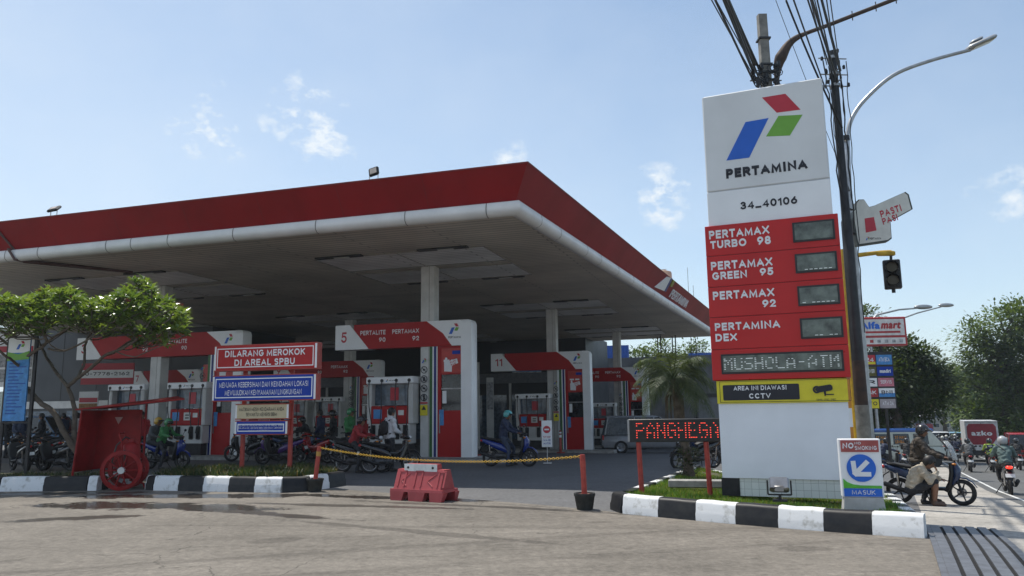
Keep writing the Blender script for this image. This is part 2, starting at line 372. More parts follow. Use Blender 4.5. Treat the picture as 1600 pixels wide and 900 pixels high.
def panel(parent, name, x0, z0, w, h, y, m, d=.012, r=0):
    mb = MB()
    if r: mb.prism(rrect(w, h, r, 4, x0+w/2, z0+h/2), y, y+d)
    else: mb.span((x0, y, z0), (x0+w, y+d, z0+h))
    return mb.build(name, m, parent)
def emblem(parent, x0, z0, s, y, d=.006, sx=None):
    """three leaning parallelograms, s = height, sx = horizontal scale"""
    sx = sx or s
    def pg(pts, m, nm):
        mb = MB(); mb.prism([(x0+p[0]*sx, z0+p[1]*s) for p in pts], y, y+d); mb.build(nm, m, parent)
    pg([(0, 0), (.31, .0), (.60, .63), (.29, .62)], LOGOB, 'emblem_stripe')
    pg([(.55, .32), (.86, .28), (1.04, .60), (.73, .64)], GREEN, 'emblem_stripe')
    pg([(.53, 1.0), (.84, 1.0), (1.02, .69), (.71, .70)], LRED, 'emblem_stripe')
FONT = {'P': '11110 10001 10001 11110 10000 10000 10000', 'A': '00100 01010 10001 10001 11111 10001 10001', 'N': '10001 11001 10101 10101 10011 10001 10001',
 'G': '01110 10001 10000 10111 10001 10001 01110', 'H': '10001 10001 10001 11111 10001 10001 10001', 'E': '11111 10000 10000 11110 10000 10000 11111',
 'R': '11110 10001 10001 11110 10100 10010 10001', 'M': '10001 11011 10101 10101 10001 10001 10001', 'U': '10001 10001 10001 10001 10001 10001 01110',
 'S': '01111 10000 10000 01110 00001 00001 11110', 'O': '01110 10001 10001 10001 10001 10001 01110', 'L': '10000 10000 10000 10000 10000 10000 11111',
 '-': '00000 00000 00000 01110 00000 00000 00000', 'T': '11111 00100 00100 00100 00100 00100 00100'}
def dots(parent, s, x0, z0, px, pz, y, m, w=.8, h=.5, skip=0., xmax=99):
    mb = MB(); rnd = random.Random(3)
    for i, chn in enumerate(s):
        for r_, row in enumerate(FONT[chn].split()):
            for c_, b in enumerate(row):
                x = x0+(i*6+c_)*px
                if b == '1' and x < xmax and rnd.random() >= skip: mb.box((x, y, z0+(6-r_)*pz), (px*w, .006, pz*h))
    return mb.build('led_text', m, parent)

# ---------------------------------------------------------------- terrain: one grid cut into ground, road, pavement, driveway, forecourt
def gmat(name, c1, c2, rough, scale, spots=None, wet=None, bump=.25, cracks=0.):
    m = bpy.data.materials.new(name); m.use_nodes = True; t = m.node_tree; b = t.nodes['Principled BSDF']; n = t.nodes.new; L = t.links.new
    g = n('ShaderNodeNewGeometry')
    def noise(sc, det=6, rg=.62, w=None):
        z = n('ShaderNodeTexNoise'); z.inputs['Scale'].default_value = sc; z.inputs['Detail'].default_value = det; z.inputs['Roughness'].default_value = rg
        if w: 
            mp = n('ShaderNodeMapping'); mp.inputs['Rotation'].default_value = (0, 0, w[0]); mp.inputs['Scale'].default_value = w[1]; L(g.outputs['Position'], mp.inputs[0]); L(mp.outputs[0], z.inputs['Vector'])
        else: L(g.outputs['Position'], z.inputs['Vector'])
        return z.outputs['Fac']
    def mth(op, a, bb, cl=False):
        q = n('ShaderNodeMath'); q.operation = op; q.use_clamp = cl
        for i, v in enumerate((a, bb)):
            if isinstance(v, (int, float)): q.inputs[i].default_value = v
            else: L(v, q.inputs[i])
        return q.outputs[0]
    def mixc(f, a, bb, blend='MIX'):
        q = n('ShaderNodeMix'); q.data_type = 'RGBA'; q.blend_type = blend
        for k, v in ((0, f), (6, a), (7, bb)):
            if isinstance(v, (int, float)): q.inputs[k].default_value = v
            elif isinstance(v, tuple): q.inputs[k].default_value = (*v, 1)
            else: L(v, q.inputs[k])
        return q.outputs[2]
    big = noise(.45, 4); fine = noise(scale, 8, .7); grain = noise(48, 5, .8)
    streak = noise(1.0, 5, .6, (R(33), (.22, 2.2, 1)))
    f = mth('ADD', mth('MULTIPLY', big, .4), mth('ADD', mth('MULTIPLY', fine, .4), mth('MULTIPLY', streak, .2)))
    f = mth('MULTIPLY', mth('SUBTRACT', f, .38), 4.2, True)
    col = mixc(f, c2, c1)
    gr = mth('ADD', mth('ADD', -.10, mth('MULTIPLY', grain, .9)), mth('MULTIPLY', noise(13, 4, .75), 1.3))
    cc = n('ShaderNodeCombineXYZ'); [L(gr, cc.inputs[i]) for i in range(3)]
    col = mixc(1.0, col, cc.outputs[0], 'MULTIPLY')
    sp_ = mth('MULTIPLY', mth('SUBTRACT', noise(2.2, 8, .78), .565), 11, True)
    col = mixc(mth('MULTIPLY', sp_, .45), col, tuple(q*.45 for q in c2))
    if cracks:
        vo = n('ShaderNodeTexVoronoi'); vo.feature = 'DISTANCE_TO_EDGE'; vo.inputs['Scale'].default_value = cracks
        dv = n('ShaderNodeVectorMath'); dv.operation = 'ADD'; z = n('ShaderNodeTexNoise'); z.inputs['Scale'].default_value = 1.1; z.inputs['Detail'].default_value = 6
        L(g.outputs['Position'], z.inputs['Vector']); L(g.outputs['Position'], dv.inputs[0]); L(z.outputs['Color'], dv.inputs[1]); L(dv.outputs[0], vo.inputs['Vector'])
        ck = mth('MULTIPLY', mth('LESS_THAN', vo.outputs['Distance'], .010*cracks), mth('GREATER_THAN', big, .47))
        col = mixc(mth('MULTIPLY', ck, .5), col, tuple(q*.3 for q in c2))
    rg = mth('ADD', rough-.1, mth('MULTIPLY', fine, .2))
    if wet:
        tot = None
        sx = n('ShaderNodeSeparateXYZ'); L(g.outputs['Position'], sx.inputs[0])
        dist = noise(1.3, 6, .65); dist2 = noise(7, 4, .6)
        for (x, y, rx, ry, a, k) in wet:
            dx = mth('SUBTRACT', sx.outputs[0], x); dy = mth('SUBTRACT', sx.outputs[1], y)
            u = mth('ADD', mth('MULTIPLY', dx, math.cos(a)/rx), mth('MULTIPLY', dy, math.sin(a)/rx))
            v = mth('ADD', mth('MULTIPLY', dx, -math.sin(a)/ry), mth('MULTIPLY', dy, math.cos(a)/ry))
            d = mth('SQRT', mth('ADD', mth('MULTIPLY', u, u), mth('MULTIPLY', v, v)), 0)
            q = mth('ADD', mth('SUBTRACT', 1.12, d), mth('ADD', mth('MULTIPLY', mth('SUBTRACT', dist, .5), 2.6), mth('MULTIPLY', mth('SUBTRACT', dist2, .5), 1.2)))
            q = mth('MULTIPLY', mth('MULTIPLY', q, 5, True), k)
            tot = q if tot is None else mth('MAXIMUM', tot, q)
        col = mixc(tot, col, mixc(1.0, col, (.30, .29, .29), 'MULTIPLY'))
        wetr = mth('MULTIPLY', mth('SUBTRACT', tot, .55), 2.2, True)
        rg = mth('ADD', mth('MULTIPLY', rg, mth('SUBTRACT', 1, wetr)), mth('MULTIPLY', wetr, mth('ADD', .05, mth('MULTIPLY', dist2, .25))))
        hh = mth('MULTIPLY', mth('SUBTRACT', 1, wetr), 1)
    L(col, b.inputs['Base Color']); L(rg, b.inputs['Roughness'])
    bp = n('ShaderNodeBump'); bp.inputs['Strength'].default_value = bump; bp.inputs['Distance'].default_value = .012
    h = mth('ADD', mth('MULTIPLY', grain, .6), mth('MULTIPLY', fine, .6))
    if wet: h = mth('MULTIPLY', h, hh)
    L(h, bp.inputs['Height']); L(bp.outputs[0], b.inputs['Normal'])
    b.inputs['Specular IOR Level'].default_value = .35
    return m
WET = [(-6.2, 15.55, 2.7, .38, -.05, 1.), (-9.5, 16.4, 2.2, .25, 0, .9), (-7.4, 14.2, 1.3, .5, -.2, 1.), (-5.6, 13.8, 1.5, .42, -.25, 1.), (-4.3, 12.9, 1.9, .2, -.5, .9), (-7.0, 12.5, .9, .25, .2, .9), (-3.0, 13.7, 2.4, .14, -.3, .85),
       (-2.6, 14.9, 3.0, .20, -.35, 1.), (-.5, 13.3, 2.6, .13, -.42, .8), (-1.5, 10.8, 2.2, .12, -.55, .55), (2.8, 11.7, 2.4, .07, -.66, .8), (-1, 9.6, 6, .10, .30, .28), (1.2, 8.9, 5, .09, .26, .22), (.5, 10.9, 7, .08, -.12, .22), (3.3, 9.1, .35, .2, 0, .45), (-3.1, 10.1, .3, .2, .4, .4), (1.2, 11.4, .25, .14, .4, .4)]
M_DRIVE = gmat('driveway_concrete', (.228, .203, .172), (.112, .099, .083), .88, 7, wet=WET, bump=.6, cracks=.16)
M_FORE = gmat('forecourt_asphalt', (.14, .14, .143), (.095, .095, .097), .8, 4, bump=.3)
M_ROAD = gmat('road_asphalt', (.125, .125, .122), (.085, .085, .083), .8, 3, bump=.3)
M_PAVE = gmat('pavement_concrete', (.44, .41, .37), (.25, .235, .21), .85, 3, bump=.3, cracks=.5)
M_GND = gmat('bare_ground', (.16, .14, .09), (.07, .08, .04), .95, 2)
def lines(segs):
    r = []
    for a, b, st_ in segs:
        x = a
        while x < b-1e-6: r.append(x); x += st_
    return r+[segs[-1][1]]
def terrain():
    ts = lines([(-1000, -500, 250), (-500, -100, 50), (-100, -20, 8), (-20, -8, 1.5), (-8, 2.19, .49), (2.19, 3, .27), (3, 14, 1), (14, 40, 4), (40, 200, 20), (200, 1000, 200)])
    sl = lines([(-40, 0, 5), (0, 8, 1), (8, 30, .5), (30, 60, 1.5), (60, 120, 5), (120, 400, 20), (400, 1600, 200)])
    bm = bmesh.new(); g = []
    for s in sl:
        row = []
        for t in ts:
            x, y = xy(s, t); row.append(bm.verts.new((x, y, G(x, y))))
        g.append(row)
    for i in range(len(sl)-1):
        for j in range(len(ts)-1): bm.faces.new((g[i][j], g[i][j+1], g[i+1][j+1], g[i+1][j]))
    def cut(p, nrm):
        bmesh.ops.bisect_plane(bm, geom=bm.verts[:]+bm.edges[:]+bm.faces[:], plane_co=(*p, 0), plane_no=(*nrm, 0), dist=1e-5)
    A0, A1 = V((-3.6, 16.5)), V((1.5, 12.66)); d = (A1-A0).normalized(); nA = V((-d.y, d.x))
    nV = SV
    cut(A0, nA); cut(xy(0, .3), nV); cut(xy(0, 16), nV); cut(xy(7.2, 0), SU); cut(xy(80, 0), SU)
    reg = {}
    for f in bm.faces:
        c = f.calc_center_median(); s, t = st(c.x, c.y); a = (V((c.x, c.y))-A0).dot(nA)
        if t > 2.19 and t < 16 and s > -40: k = 'road'
        elif t > .3 and t <= 2.19 and s > 7.2: k = 'pavement'
        elif a < 0 and t <= 2.19 and -60 < t: k = 'driveway'
        elif a >= 0 and t <= .3 and -60 < t and s < 80: k = 'forecourt'
        else: k = 'ground'
        reg.setdefault(k, []).append(f.index)
    bm.verts.ensure_lookup_table()
    for k, mt in (('road', M_ROAD), ('pavement', M_PAVE), ('driveway', M_DRIVE), ('forecourt', M_FORE), ('ground', M_GND)):
        b2 = bm.copy(); b2.faces.ensure_lookup_table(); keep = set(reg.get(k, []))
        bmesh.ops.delete(b2, geom=[f for f in b2.faces if f.index not in keep], context='FACES')
        me = bpy.data.meshes.new(k); b2.to_mesh(me); b2.free(); me.materials.append(mt); me.shade_smooth()
        o = bpy.data.objects.new(k, me); COL.objects.link(o); tag(o, kind='structure')
    bm.free()
terrain()
def strip(name, quads, m, dz=.004, kind='structure'):
    """thin painted sheets that follow the ground"""
    mb = MB()
    for (s0, t0, s1, t1) in quads:
        n = max(1, int((s1-s0)/.7))
        for i in range(n):
            a, b = s0+(s1-s0)*i/n, s0+(s1-s0)*(i+1)/n
            P = [(*xy(a, t0),), (*xy(a, t1),), (*xy(b, t1),), (*xy(b, t0),)]
            mb.add([(p[0], p[1], G(*p)+dz) for p in P], [(0, 1, 2, 3)])
    return tag(mb.build(name, m), kind=kind)
PAINT = mat('road_paint', (.62, .62, .60), .7, var=.2, scale=3, rgb2=(.3, .3, .29), thr=(.3, .5))
strip('lane_marking', [(s, 5.3, s+3, 5.42) for s in range(6, 90, 8)], PAINT)
strip('road_edge_marking', [(-10, 2.42, 80, 2.50)], PAINT)
def pl(px, py, P0, rz):
    """pixel ray on the vertical plane through P0 whose local x runs at angle rz -> (u, z)"""
    d = ray(px, py); a = V((math.cos(rz), math.sin(rz))); n = V((-a.y, a.x))
    k = (P0[0]*n.x+P0[1]*n.y)/(d.x*n.x+d.y*n.y)
    return (k*d.x-P0[0])*a.x+(k*d.y-P0[1])*a.y, EYE+k*d.z
# ================================================================ kerbs and planted islands
KPROF = [(.03, -.55), (.03, .12), (.012, .15), (-.005, .26), (-.03, .295), (-.06, .305), (-.19, .305), (-.19, -.55)]
def kerb(label, pts, first, bl=.62, lens=None, zoff=0.):
    """painted kerb: outward is to the right of the direction of travel"""
    root = thing('kerb', label, 'kerb', (*pts[0], zoff)); O = V(pts[0]); c = first; rnd = random.Random(len(pts))
    for i in range(len(pts)-1):
        a, b = V(pts[i]), V(pts[i+1]); L = (b-a).length; d = (b-a)/L; n = V((d.y, -d.x)); e0 = .0 if i == 0 else (.205 if d.dot((V(pts[i])-V(pts[i-1])).normalized()) < .5 else .025)
        k = max(1, round(L/bl))
        for j in range(k):
            x0, x1 = e0+(L-e0)*j/k, e0+(L-e0)*(j+1)/k-.004
            rings = []; jit = [rnd.uniform(-.006, .006) for _ in range(4)]
            ns = 4
            for q in range(ns):
                x = x0+(x1-x0)*q/(ns-1)
                inn = (.004 if 0 < q < ns-1 else 0)
                gq_ = a+d*x; gz_ = G(gq_.x, gq_.y)
                rings.append([(*(a-O+d*x+n*(o+(inn if z > 0 else 0))), gz_+(z+jit[q] if z > .1 else z)) for o, z in KPROF])
            mb = MB(); mb.loft(rings); ob = mb.build('kerb_block', KW if c else KB, root, smooth=50)
            ob['label'] = 'white painted kerb block' if c else 'black painted kerb block'
            c = 1-c
    return root
def soil(name, poly, z, m):
    mb = MB(); n = len(poly); cx_, cy_ = sum(p[0] for p in poly)/n, sum(p[1] for p in poly)/n; mb.add([(p[0], p[1], z+G(*p)) for p in poly]+[(cx_, cy_, z+G(cx_, cy_))], [(i, (i+1) % n, n) for i in range(n)]); return tag(mb.build(name, m), kind='structure')
def inside(p, poly):
    r = False; n = len(poly)
    for i in range(n):
        a, b = poly[i], poly[(i+1) % n]
        if (a[1] > p[1]) != (b[1] > p[1]) and p[0] < (b[0]-a[0])*(p[1]-a[1])/(b[1]-a[1])+a[0]: r = not r
    return r
def grass(name, poly, z, n, h, w, mats, label=None, lean=.5, bald=.0, seed=1, zf=None):
    rnd = random.Random(seed); mb = MB(); x0, x1 = min(p[0] for p in poly), max(p[0] for p in poly); y0, y1 = min(p[1] for p in poly), max(p[1] for p in poly)
    k = 0
    while k < n:
        p = (rnd.uniform(x0, x1), rnd.uniform(y0, y1))
        if not inside(p, poly): continue
        q = mnoise.noise((p[0]*1.7, p[1]*1.7, seed))
        k += 1
        if q < -.1-.3+bald and rnd.random() < .8: continue
        a = rnd.uniform(0, 6.28); hh = h*rnd.uniform(.5, 1.25)*(1+.6*q); l = lean*rnd.uniform(.2, 1.3)*hh; b = rnd.uniform(0, 6.28)
        u = V((math.cos(a), math.sin(a), 0))*w*rnd.uniform(.7, 1.3); v = V((math.cos(b), math.sin(b), 0))*l; P = V((p[0], p[1], z+G(*p)))
        mi = 0 if rnd.random() < .6+q*.5 else (1 if rnd.random() < .8 else 2)
        mb.add([P-u, P+u, P+v*.4+u*.6+V((0, 0, hh*.6)), P+v*.4-u*.6+V((0, 0, hh*.6)), P+v+V((0, 0, hh))], [(0, 1, 2, 3), (3, 2, 4)], mi)
    o = mb.build(name, mats); return tag(o, kind='stuff')
def leafmat(name, c1, c2, rough=.5, trans=.35, scale=1.5):
    m = bpy.data.materials.new(name); m.use_nodes = True; t = m.node_tree; t.nodes.clear(); n = t.nodes.new; L = t.links.new
    o = n('ShaderNodeOutputMaterial'); b = n('ShaderNodeBsdfPrincipled'); tr = n('ShaderNodeBsdfTranslucent'); mx = n('ShaderNodeMixShader')
    g = n('ShaderNodeNewGeometry'); z = n('ShaderNodeTexNoise'); z.inputs['Scale'].default_value = scale; z.inputs['Detail'].default_value = 3
    L(g.outputs['Position'], z.inputs['Vector']); rp = n('ShaderNodeValToRGB'); rp.color_ramp.elements[0].position = .35; rp.color_ramp.elements[1].position = .65
    rp.color_ramp.elements[0].color = (*c2, 1); rp.color_ramp.elements[1].color = (*c1, 1)
    ad = n('ShaderNodeMath'); ad.operation = 'ADD'; sb = n('ShaderNodeMath'); sb.operation = 'MULTIPLY_ADD'; sb.inputs[1].default_value = .3; sb.inputs[2].default_value = -.15
    L(g.outputs['Random Per Island'], sb.inputs[0]); L(z.outputs['Fac'], ad.inputs[0]); L(sb.outputs[0], ad.inputs[1]); L(ad.outputs[0], rp.inputs[0])
    L(rp.outputs[0], b.inputs['Base Color']); b.inputs['Roughness'].default_value = rough; b.inputs['Specular IOR Level'].default_value = .4
    br = n('ShaderNodeMix'); br.data_type = 'RGBA'; br.blend_type = 'MULTIPLY'; br.inputs[0].default_value = 1; L(rp.outputs[0], br.inputs[6]); br.inputs[7].default_value = (1.6, 1.5, .6, 1)
    L(br.outputs[2], tr.inputs['Color']); mx.inputs[0].default_value = trans; L(b.outputs[0], mx.inputs[1]); L(tr.outputs[0], mx.inputs[2]); L(mx.outputs[0], o.inputs[0])
    return m
GR1 = leafmat('grass_blade_green', (.13, .26, .03), (.06, .15, .02)); GR2 = leafmat('grass_blade_yellow', (.26, .30, .06), (.16, .2, .04)); GR3 = leafmat('grass_blade_dry', (.35, .29, .13), (.22, .17, .08))
SOIL = mat('dark_soil', (.09, .07, .045), .95, var=.2, scale=8, bump=.4, rgb2=(.06, .08, .03))
I_FL, I_FR = (1.50, 12.58), (5.12, 9.97)
I_RB, I_LB = (7.05, 14.75), (4.35, 19.2)
KZ = -.02
kerb('black and white painted kerb along the front and road side of the grass bed under the tall price sign', [(1.58, 12.92), (1.68, 12.45), I_FR, I_RB, (6.7, 15.4), (5.5, 17.0), (4.6, 19.2)], 0, .60, zoff=KZ)
kerb('black and white painted kerb on the forecourt side of the grass bed with the palm', [I_LB, (1.74, 13.03)], 0, .62, zoff=KZ)
bed = [(1.76, 12.75), (5.06, 10.22), (6.2, 12.9), (6.85, 14.7), (6.6, 15.25), (5.4, 16.9), (4.5, 19.1), (1.9, 13.1)]
soil('grass_bed', bed, .225, SOIL)
grass('grass', bed, .21, 45000, .08, .006, [GR1, GR2, GR3])
mb = MB(); mb.T = M4.Translation((5.95, 13.0, .22+G(5.95, 13.0))) @ M4.Rotation(R(-22), 4, 'Z'); mb.box((0, 0, 0), (.75, .5, .10), ch=.02)
tag(mb.build('stepping_slab', PLASTER, smooth=40), 'flat worn stone slab lying in the grass at the road side kerb', 'slab')
mb = MB(); mb.T = M4.Translation((3.25, 13.8, .28)) @ M4.Rotation(R(-14), 4, 'Z'); mb.box((0, 0, 0), (1.1, .16, .14), ch=.02)
tag(mb.build('stone_edging', CONC, smooth=40), 'low grey concrete edging strip in the grass beside the palm foot', 'edging')

# ================================================================ the tall price sign
TRZ = math.atan2(-.39, .92); T0 = (3.325, 12.62)
def tp(px, py): return pl(px, py, T0, TRZ)
TW = tp(1334, 740)[0]
tot = thing('totem_sign', 'tall white and red fuel price sign tower standing on the grass bed', 'price sign', (*T0, .2), TRZ)
def tz(px, py): return tp(px, py)[1]-.2
zt = tz(1095.5, 152); zlogo = tz(1103, 301.6); zr = tz(1101, 355); zrb = tz(1117, 595); zc = tz(1123, 631); zti = tz(1130, 746.5)
D = .62
mb = MB(); mb.span((0, .02, zc), (TW, D, zti)); mb.build('lower_body', mat('totem_body', (.80, .83, .88), .35, var=.04, scale=1.1), tot)
mb = MB(); mb.span((.02, .05, 0), (TW*.985, D-.04, zti-.002)); mb.build('tiled_plinth', TILE, tot)
mb = MB(); mb.span((-.02, .035, 0), (.26, D, zti-.006)); mb.build('plinth_corner', KB, tot)
LOGOP = mat('header_panel', (.72, .73, .73), .35, var=.05, scale=.9, coat=.2)
mb = MB(); mb.box((TW/2, D/2, (zt+zlogo)/2+.003), (TW, D, zt-zlogo-.006), ch=.02); mb.build('emblem_panel', LOGOP, tot, smooth=40)
mb = MB(); mb.box((TW/2, D/2, (zr+zlogo)/2), (TW, D, zlogo-zr), ch=.008); mb.build('number_panel', WHITE, tot, smooth=40)
def ttext(s, l, r, tl, m, bold=.03, thick=.004, fy=-.006, dz=0):
    """l = lower left pixel, r = lower right pixel, tl = upper left pixel"""
    a, b, c = tp(*l), tp(*r), tp(*tl); letters(tot, s, a[0], (a[1]+b[1])/2-.2, b[0]-a[0], c[1]-a[1], fy, m, bold, thick=thick)
ea, eb = tp(1135, 251), tp(1252, 147); hgt = (eb[1]-ea[1])
emb_z = tp(1135, 251)[1]-.2
emblem(tot, ea[0], emb_z, tp(1231, 146)[1]-.2-emb_z, -.004, sx=(tp(1254, 180)[0]-ea[0])/1.04)
ttext('PERTAMINA', (1135, 280), (1262.5, 263), (1135, 265), INK, .075)
ttext('34_40106', (1157, 328), (1246, 318), (1157, 316), INK, .045)
redsep = [355, 402, 450, 497, 547, 595]; rxs = [1101, 1104.5, 1108, 1111, 1114, 1117]
zs = [tz(x, y) for x, y in zip(rxs, redsep)]
for i in range(5):
    mb = MB(); mb.box((TW/2+.005, D/2, (zs[i]+zs[i+1])/2), (TW+.13, D+.09, zs[i]-zs[i+1]-.006), ch=.006); mb.build('price_panel', RED, tot, smooth=40)
mb = MB(); mb.span((-.055, -.04, zs[5]+.01), (TW+.06, D+.04, zs[0]-.01)); mb.build('panel_backing', mat('panel_seam', (.18, .008, .01), .5), tot)
fy = -.052
ttext('PERTAMAX', (1109, 376), (1203, 365), (1109, 363), LETW, .05, fy=fy); ttext('TURBO', (1111, 390), (1167, 385), (1111, 378), LETW, .05, fy=fy); ttext('98', (1184, 384), (1205, 382), (1184, 371), LETW, .05, fy=fy)
ttext('PERTAMAX', (1112, 424), (1208, 415), (1112, 411), LETW, .05, fy=fy); ttext('GREEN', (1114, 438), (1168, 435), (1114, 426), LETW, .05, fy=fy); ttext('95', (1188, 432), (1209, 430), (1188, 420), LETW, .05, fy=fy)
ttext('PERTAMAX', (1115, 470), (1211, 463), (1115, 457), LETW, .05, fy=fy); ttext('92', (1192, 481), (1213, 480), (1192, 469), LETW, .05, fy=fy)
ttext('PERTAMINA', (1118, 517), (1220, 513), (1118, 505), LETW, .05, fy=fy); ttext('DEX', (1119, 534), (1153, 533), (1119, 522), LETW, .05, fy=fy)
def display(a, b, c):
    A, B, Cc = tp(*a), tp(*b), tp(*c); x0, x1, z0, z1 = A[0], B[0], Cc[1]-.2, A[1]-.2
    panel(tot, 'display_frame', x0-.03, z0-.03, x1-x0+.06, z1-z0+.06, fy-.012, BLACK, .02)
    panel(tot, 'display', x0, z0, x1-x0, z1-z0, fy-.02, LCD, .01)
    return x0, x1, z0, z1
D1 = [display((1241, 352), (1300, 346), (1243, 377)), display((1245, 401), (1304, 396), (1247, 425)), display((1249, 451), (1308, 448), (1251, 476)), display((1253, 501), (1313, 499), (1255, 527))]
for q, (x0, x1, z0, z1) in enumerate(D1[1:]):
    mb = MB(); rnd = random.Random(q)
    for k in range(7):
        if rnd.random() < .8: mb.box((x0+.06+k*(x1-x0-.1)/6.5, fy-.022, z0+.02), (.045, .004, .008))
    mb.build('lit_segments', LEDW, tot)
x0, x1, z0, z1 = display((1130, 557), (1314, 551), (1132, 582))
dots(tot, 'MUSHOLA-ATM', x0+.03, z0+.045, (x1-x0-.05)/65, (z1-z0-.08)/6.5, fy-.022, LEDW, .95, .35, .12)
a, b = tp(1124, 600), tp(1331, 594); zc0 = zc+.0
mb = MB(); mb.box((TW/2, D/2, (zrb+zc)/2-.003), (TW+.02, D+.02, zrb-zc-.01)); mb.build('notice_panel', YELL, tot)
panel(tot, 'notice_field', tp(1130, 615)[0], tp(1130, 626)[1]-.2, tp(1249, 610)[0]-tp(1130, 615)[0], tp(1130, 602)[1]-tp(1130, 626)[1], -.016, INK, .008, r=.02)
for xx in (tp(1126, 615)[0],): 
    mb = MB()
    w0, w1, q0, q1 = tp(1125, 615)[0], tp(1331, 612)[0]-.02, zc+.02, zrb-.025
    for s_ in (((w0, q0), (w1, q0+.006)), ((w0, q1), (w1, q1+.006)), ((w0, q0), (w0+.006, q1)), ((w1, q0), (w1+.006, q1+.006))): mb.span((s_[0][0], -.016, s_[0][1]), (s_[1][0], -.008, s_[1][1]))
    mb.build('notice_border', INK, tot)
ttext('AREA INI DIAWASI', (1146.5, 611), (1229, 608), (1146.5, 604), LETW, .035, fy=-.02, thick=.004); ttext('CCTV', (1171, 623), (1205, 622), (1171, 615), LETW, .04, fy=-.02, thick=.004)
ttext('0898 4983 1980', (1276, 626.5), (1306, 625), (1276, 623.5), INK, .01, fy=-.016, thick=.004)
cx, cz = tp(1288, 607); cz -= .2
mb = MB(); ca = .14
rot = M4.Rotation(R(-9), 4, 'Y')
mb.T = M4.Translation((cx, -.02, cz)) @ rot
mb.prism(rrect(.24, .095, .04), -.006, .006); mb.T = M4.Translation((cx-.11, -.02, cz-.015)); mb.lathe([(.058, -.007), (.058, .007), (.03, .007), (.03, -.007), (.058, -.007)], axis='y', n=20); mb.disc((0, 0, 0), .022, 'y', .014)
mb.T = M4.Translation((cx, -.02, cz)); mb.span((-.01, -.006, -.085), (.02, .006, -.03)); mb.span((.0, -.006, -.1), (.13, .006, -.085)); mb.span((-.005, -.006, -.115), (.015, .006, -.075))
mb.build('camera_symbol', INK, tot)

# floodlight at the foot of the sign
fl = thing('floodlight', 'small silver floodlight tilted up at the foot of the tall price sign', 'floodlight', (*zp(1219, 783, .25).xy, .24), R(-18))
mb = MB(); rt = M4.Rotation(R(-35), 3, 'X'); mb.box((0, 0, .24), (.27, .13, .20), rot=rt, ch=.02); mb.build('lamp_housing', ALU, fl, smooth=40)
mb = MB(); mb.box((0, -.02, .19), (.13, .16, .09), ch=.01); mb.build('ballast_box', ALU, fl, smooth=40)
mb = MB(); mb.box((0, 0, .02), (.2, .1, .03)); mb.bar((-.16, .0, .1), (-.16, 0, .3), .012); mb.bar((.16, .0, .1), (.16, 0, .3), .012); mb.bar((-.16, 0, .1), (.16, 0, .1), .012); mb.bar((0, 0, 0), (0, 0, .1), .02); mb.build('bracket', DSTEEL, fl)

# ================================================================ entry sign
MP = zp(1352, 795, .22); ms = thing('entry_sign', 'white and blue entry sign with an arrow in a blue circle on a plaster foot', 'sign', (MP.x, MP.y, .2), R(-16))
def mp_(px, py):
    u, z = pl(px, py, (MP.x, MP.y), R(-16)); return u, z-.2
bl, br = mp_(1317, 777), mp_(1383, 777); tl, tr_ = mp_(1310, 686), mp_(1372, 684)
sw = br[0]-bl[0]; x0 = bl[0]; hz0 = bl[1]; hz1 = tl[1]
mb = MB(); mb.loft([[(x0-.01, -.03, -.1), (x0+sw+.01, -.03, -.1), (x0+sw+.01, .27, -.1), (x0-.01, .27, -.1)], [(x0+.02, .01, hz0), (x0+sw-.02, .01, hz0), (x0+sw-.02, .23, hz0), (x0+.02, .23, hz0)]]); mb.build('plaster_foot', PLASTER, ms)
mb = MB(); mb.box((x0+sw/2, .11, (hz0+hz1)/2), (sw, .16, hz1-hz0), ch=.008); mb.build('sign_box', WHITE, ms, smooth=40)
h = hz1-hz0; iw = sw-.05; ix = x0+.025
panel(ms, 'blue_band', ix, hz0+.012, iw, h*.135, .018, BLUEB, .012); letters(ms, 'MASUK', ix+iw*.2, hz0+.012+h*.035, iw*.62, h*.075, .014, LETW, .012)
mb = MB(); gz = hz0+.012+h*.135+.004; mb.prism([(ix, gz), (ix+iw, gz), (ix+iw, gz+.035), (ix+iw*.45, gz+.037), (ix+iw*.25, gz+.05), (ix+iw*.1, gz+.08), (ix, gz+.125)], .018, .03); mb.build('green_curve', mat('entry_green', (.1, .48, .04), .4), ms)
cx_, cz_ = ix+iw*.5, hz0+h*.50; rr = iw*.385
mb = MB(); mb.disc((cx_, .02, cz_), rr, 'y', .014, 40); mb.build('blue_disc', BLUEB, ms, smooth=40)
mb = MB(); 
for (a, b) in (((.16, .17), (-.16, -.15)), ((-.16, -.15), (.18, -.15)), ((-.16, -.15), (-.18, .14))):
    p, q = V((cx_+a[0]*1.15*rr/.39, .006, cz_+a[1]*1.15*rr/.39)), V((cx_+b[0]*1.15*rr/.39, .006, cz_+b[1]*1.15*rr/.39)); d = (q-p).normalized(); n_ = V((-d.z, 0, d.x))*.030
    mb.prism([((p+n_).x, (p+n_).z), ((p-n_).x, (p-n_).z), ((q-n_+d*.02).x, (q-n_+d*.02).z), ((q+n_+d*.02).x, (q+n_+d*.02).z)], .004+.001*len(mb.f)/6, .012)
mb.build('arrow', LETW, ms)
panel(ms, 'red_strip', ix, hz1-h*.225, iw, h*.20, .018, mat('faded_red', (.42, .09, .08), .5), .012)
letters(ms, 'NO', ix+.02, hz1-h*.165, iw*.30, h*.10, .014, LETW, .05, shear=.1); letters(ms, 'SEX', ix+iw*.37, hz1-h*.09, iw*.2, h*.045, .014, LETW, .03) if False else letters(ms, 'NO', ix+iw*.37, hz1-h*.095, iw*.17, h*.045, .014, LETW, .03)
letters(ms, 'SMOKING', ix+iw*.37, hz1-h*.19, iw*.58, h*.07, .014, LETW, .03)
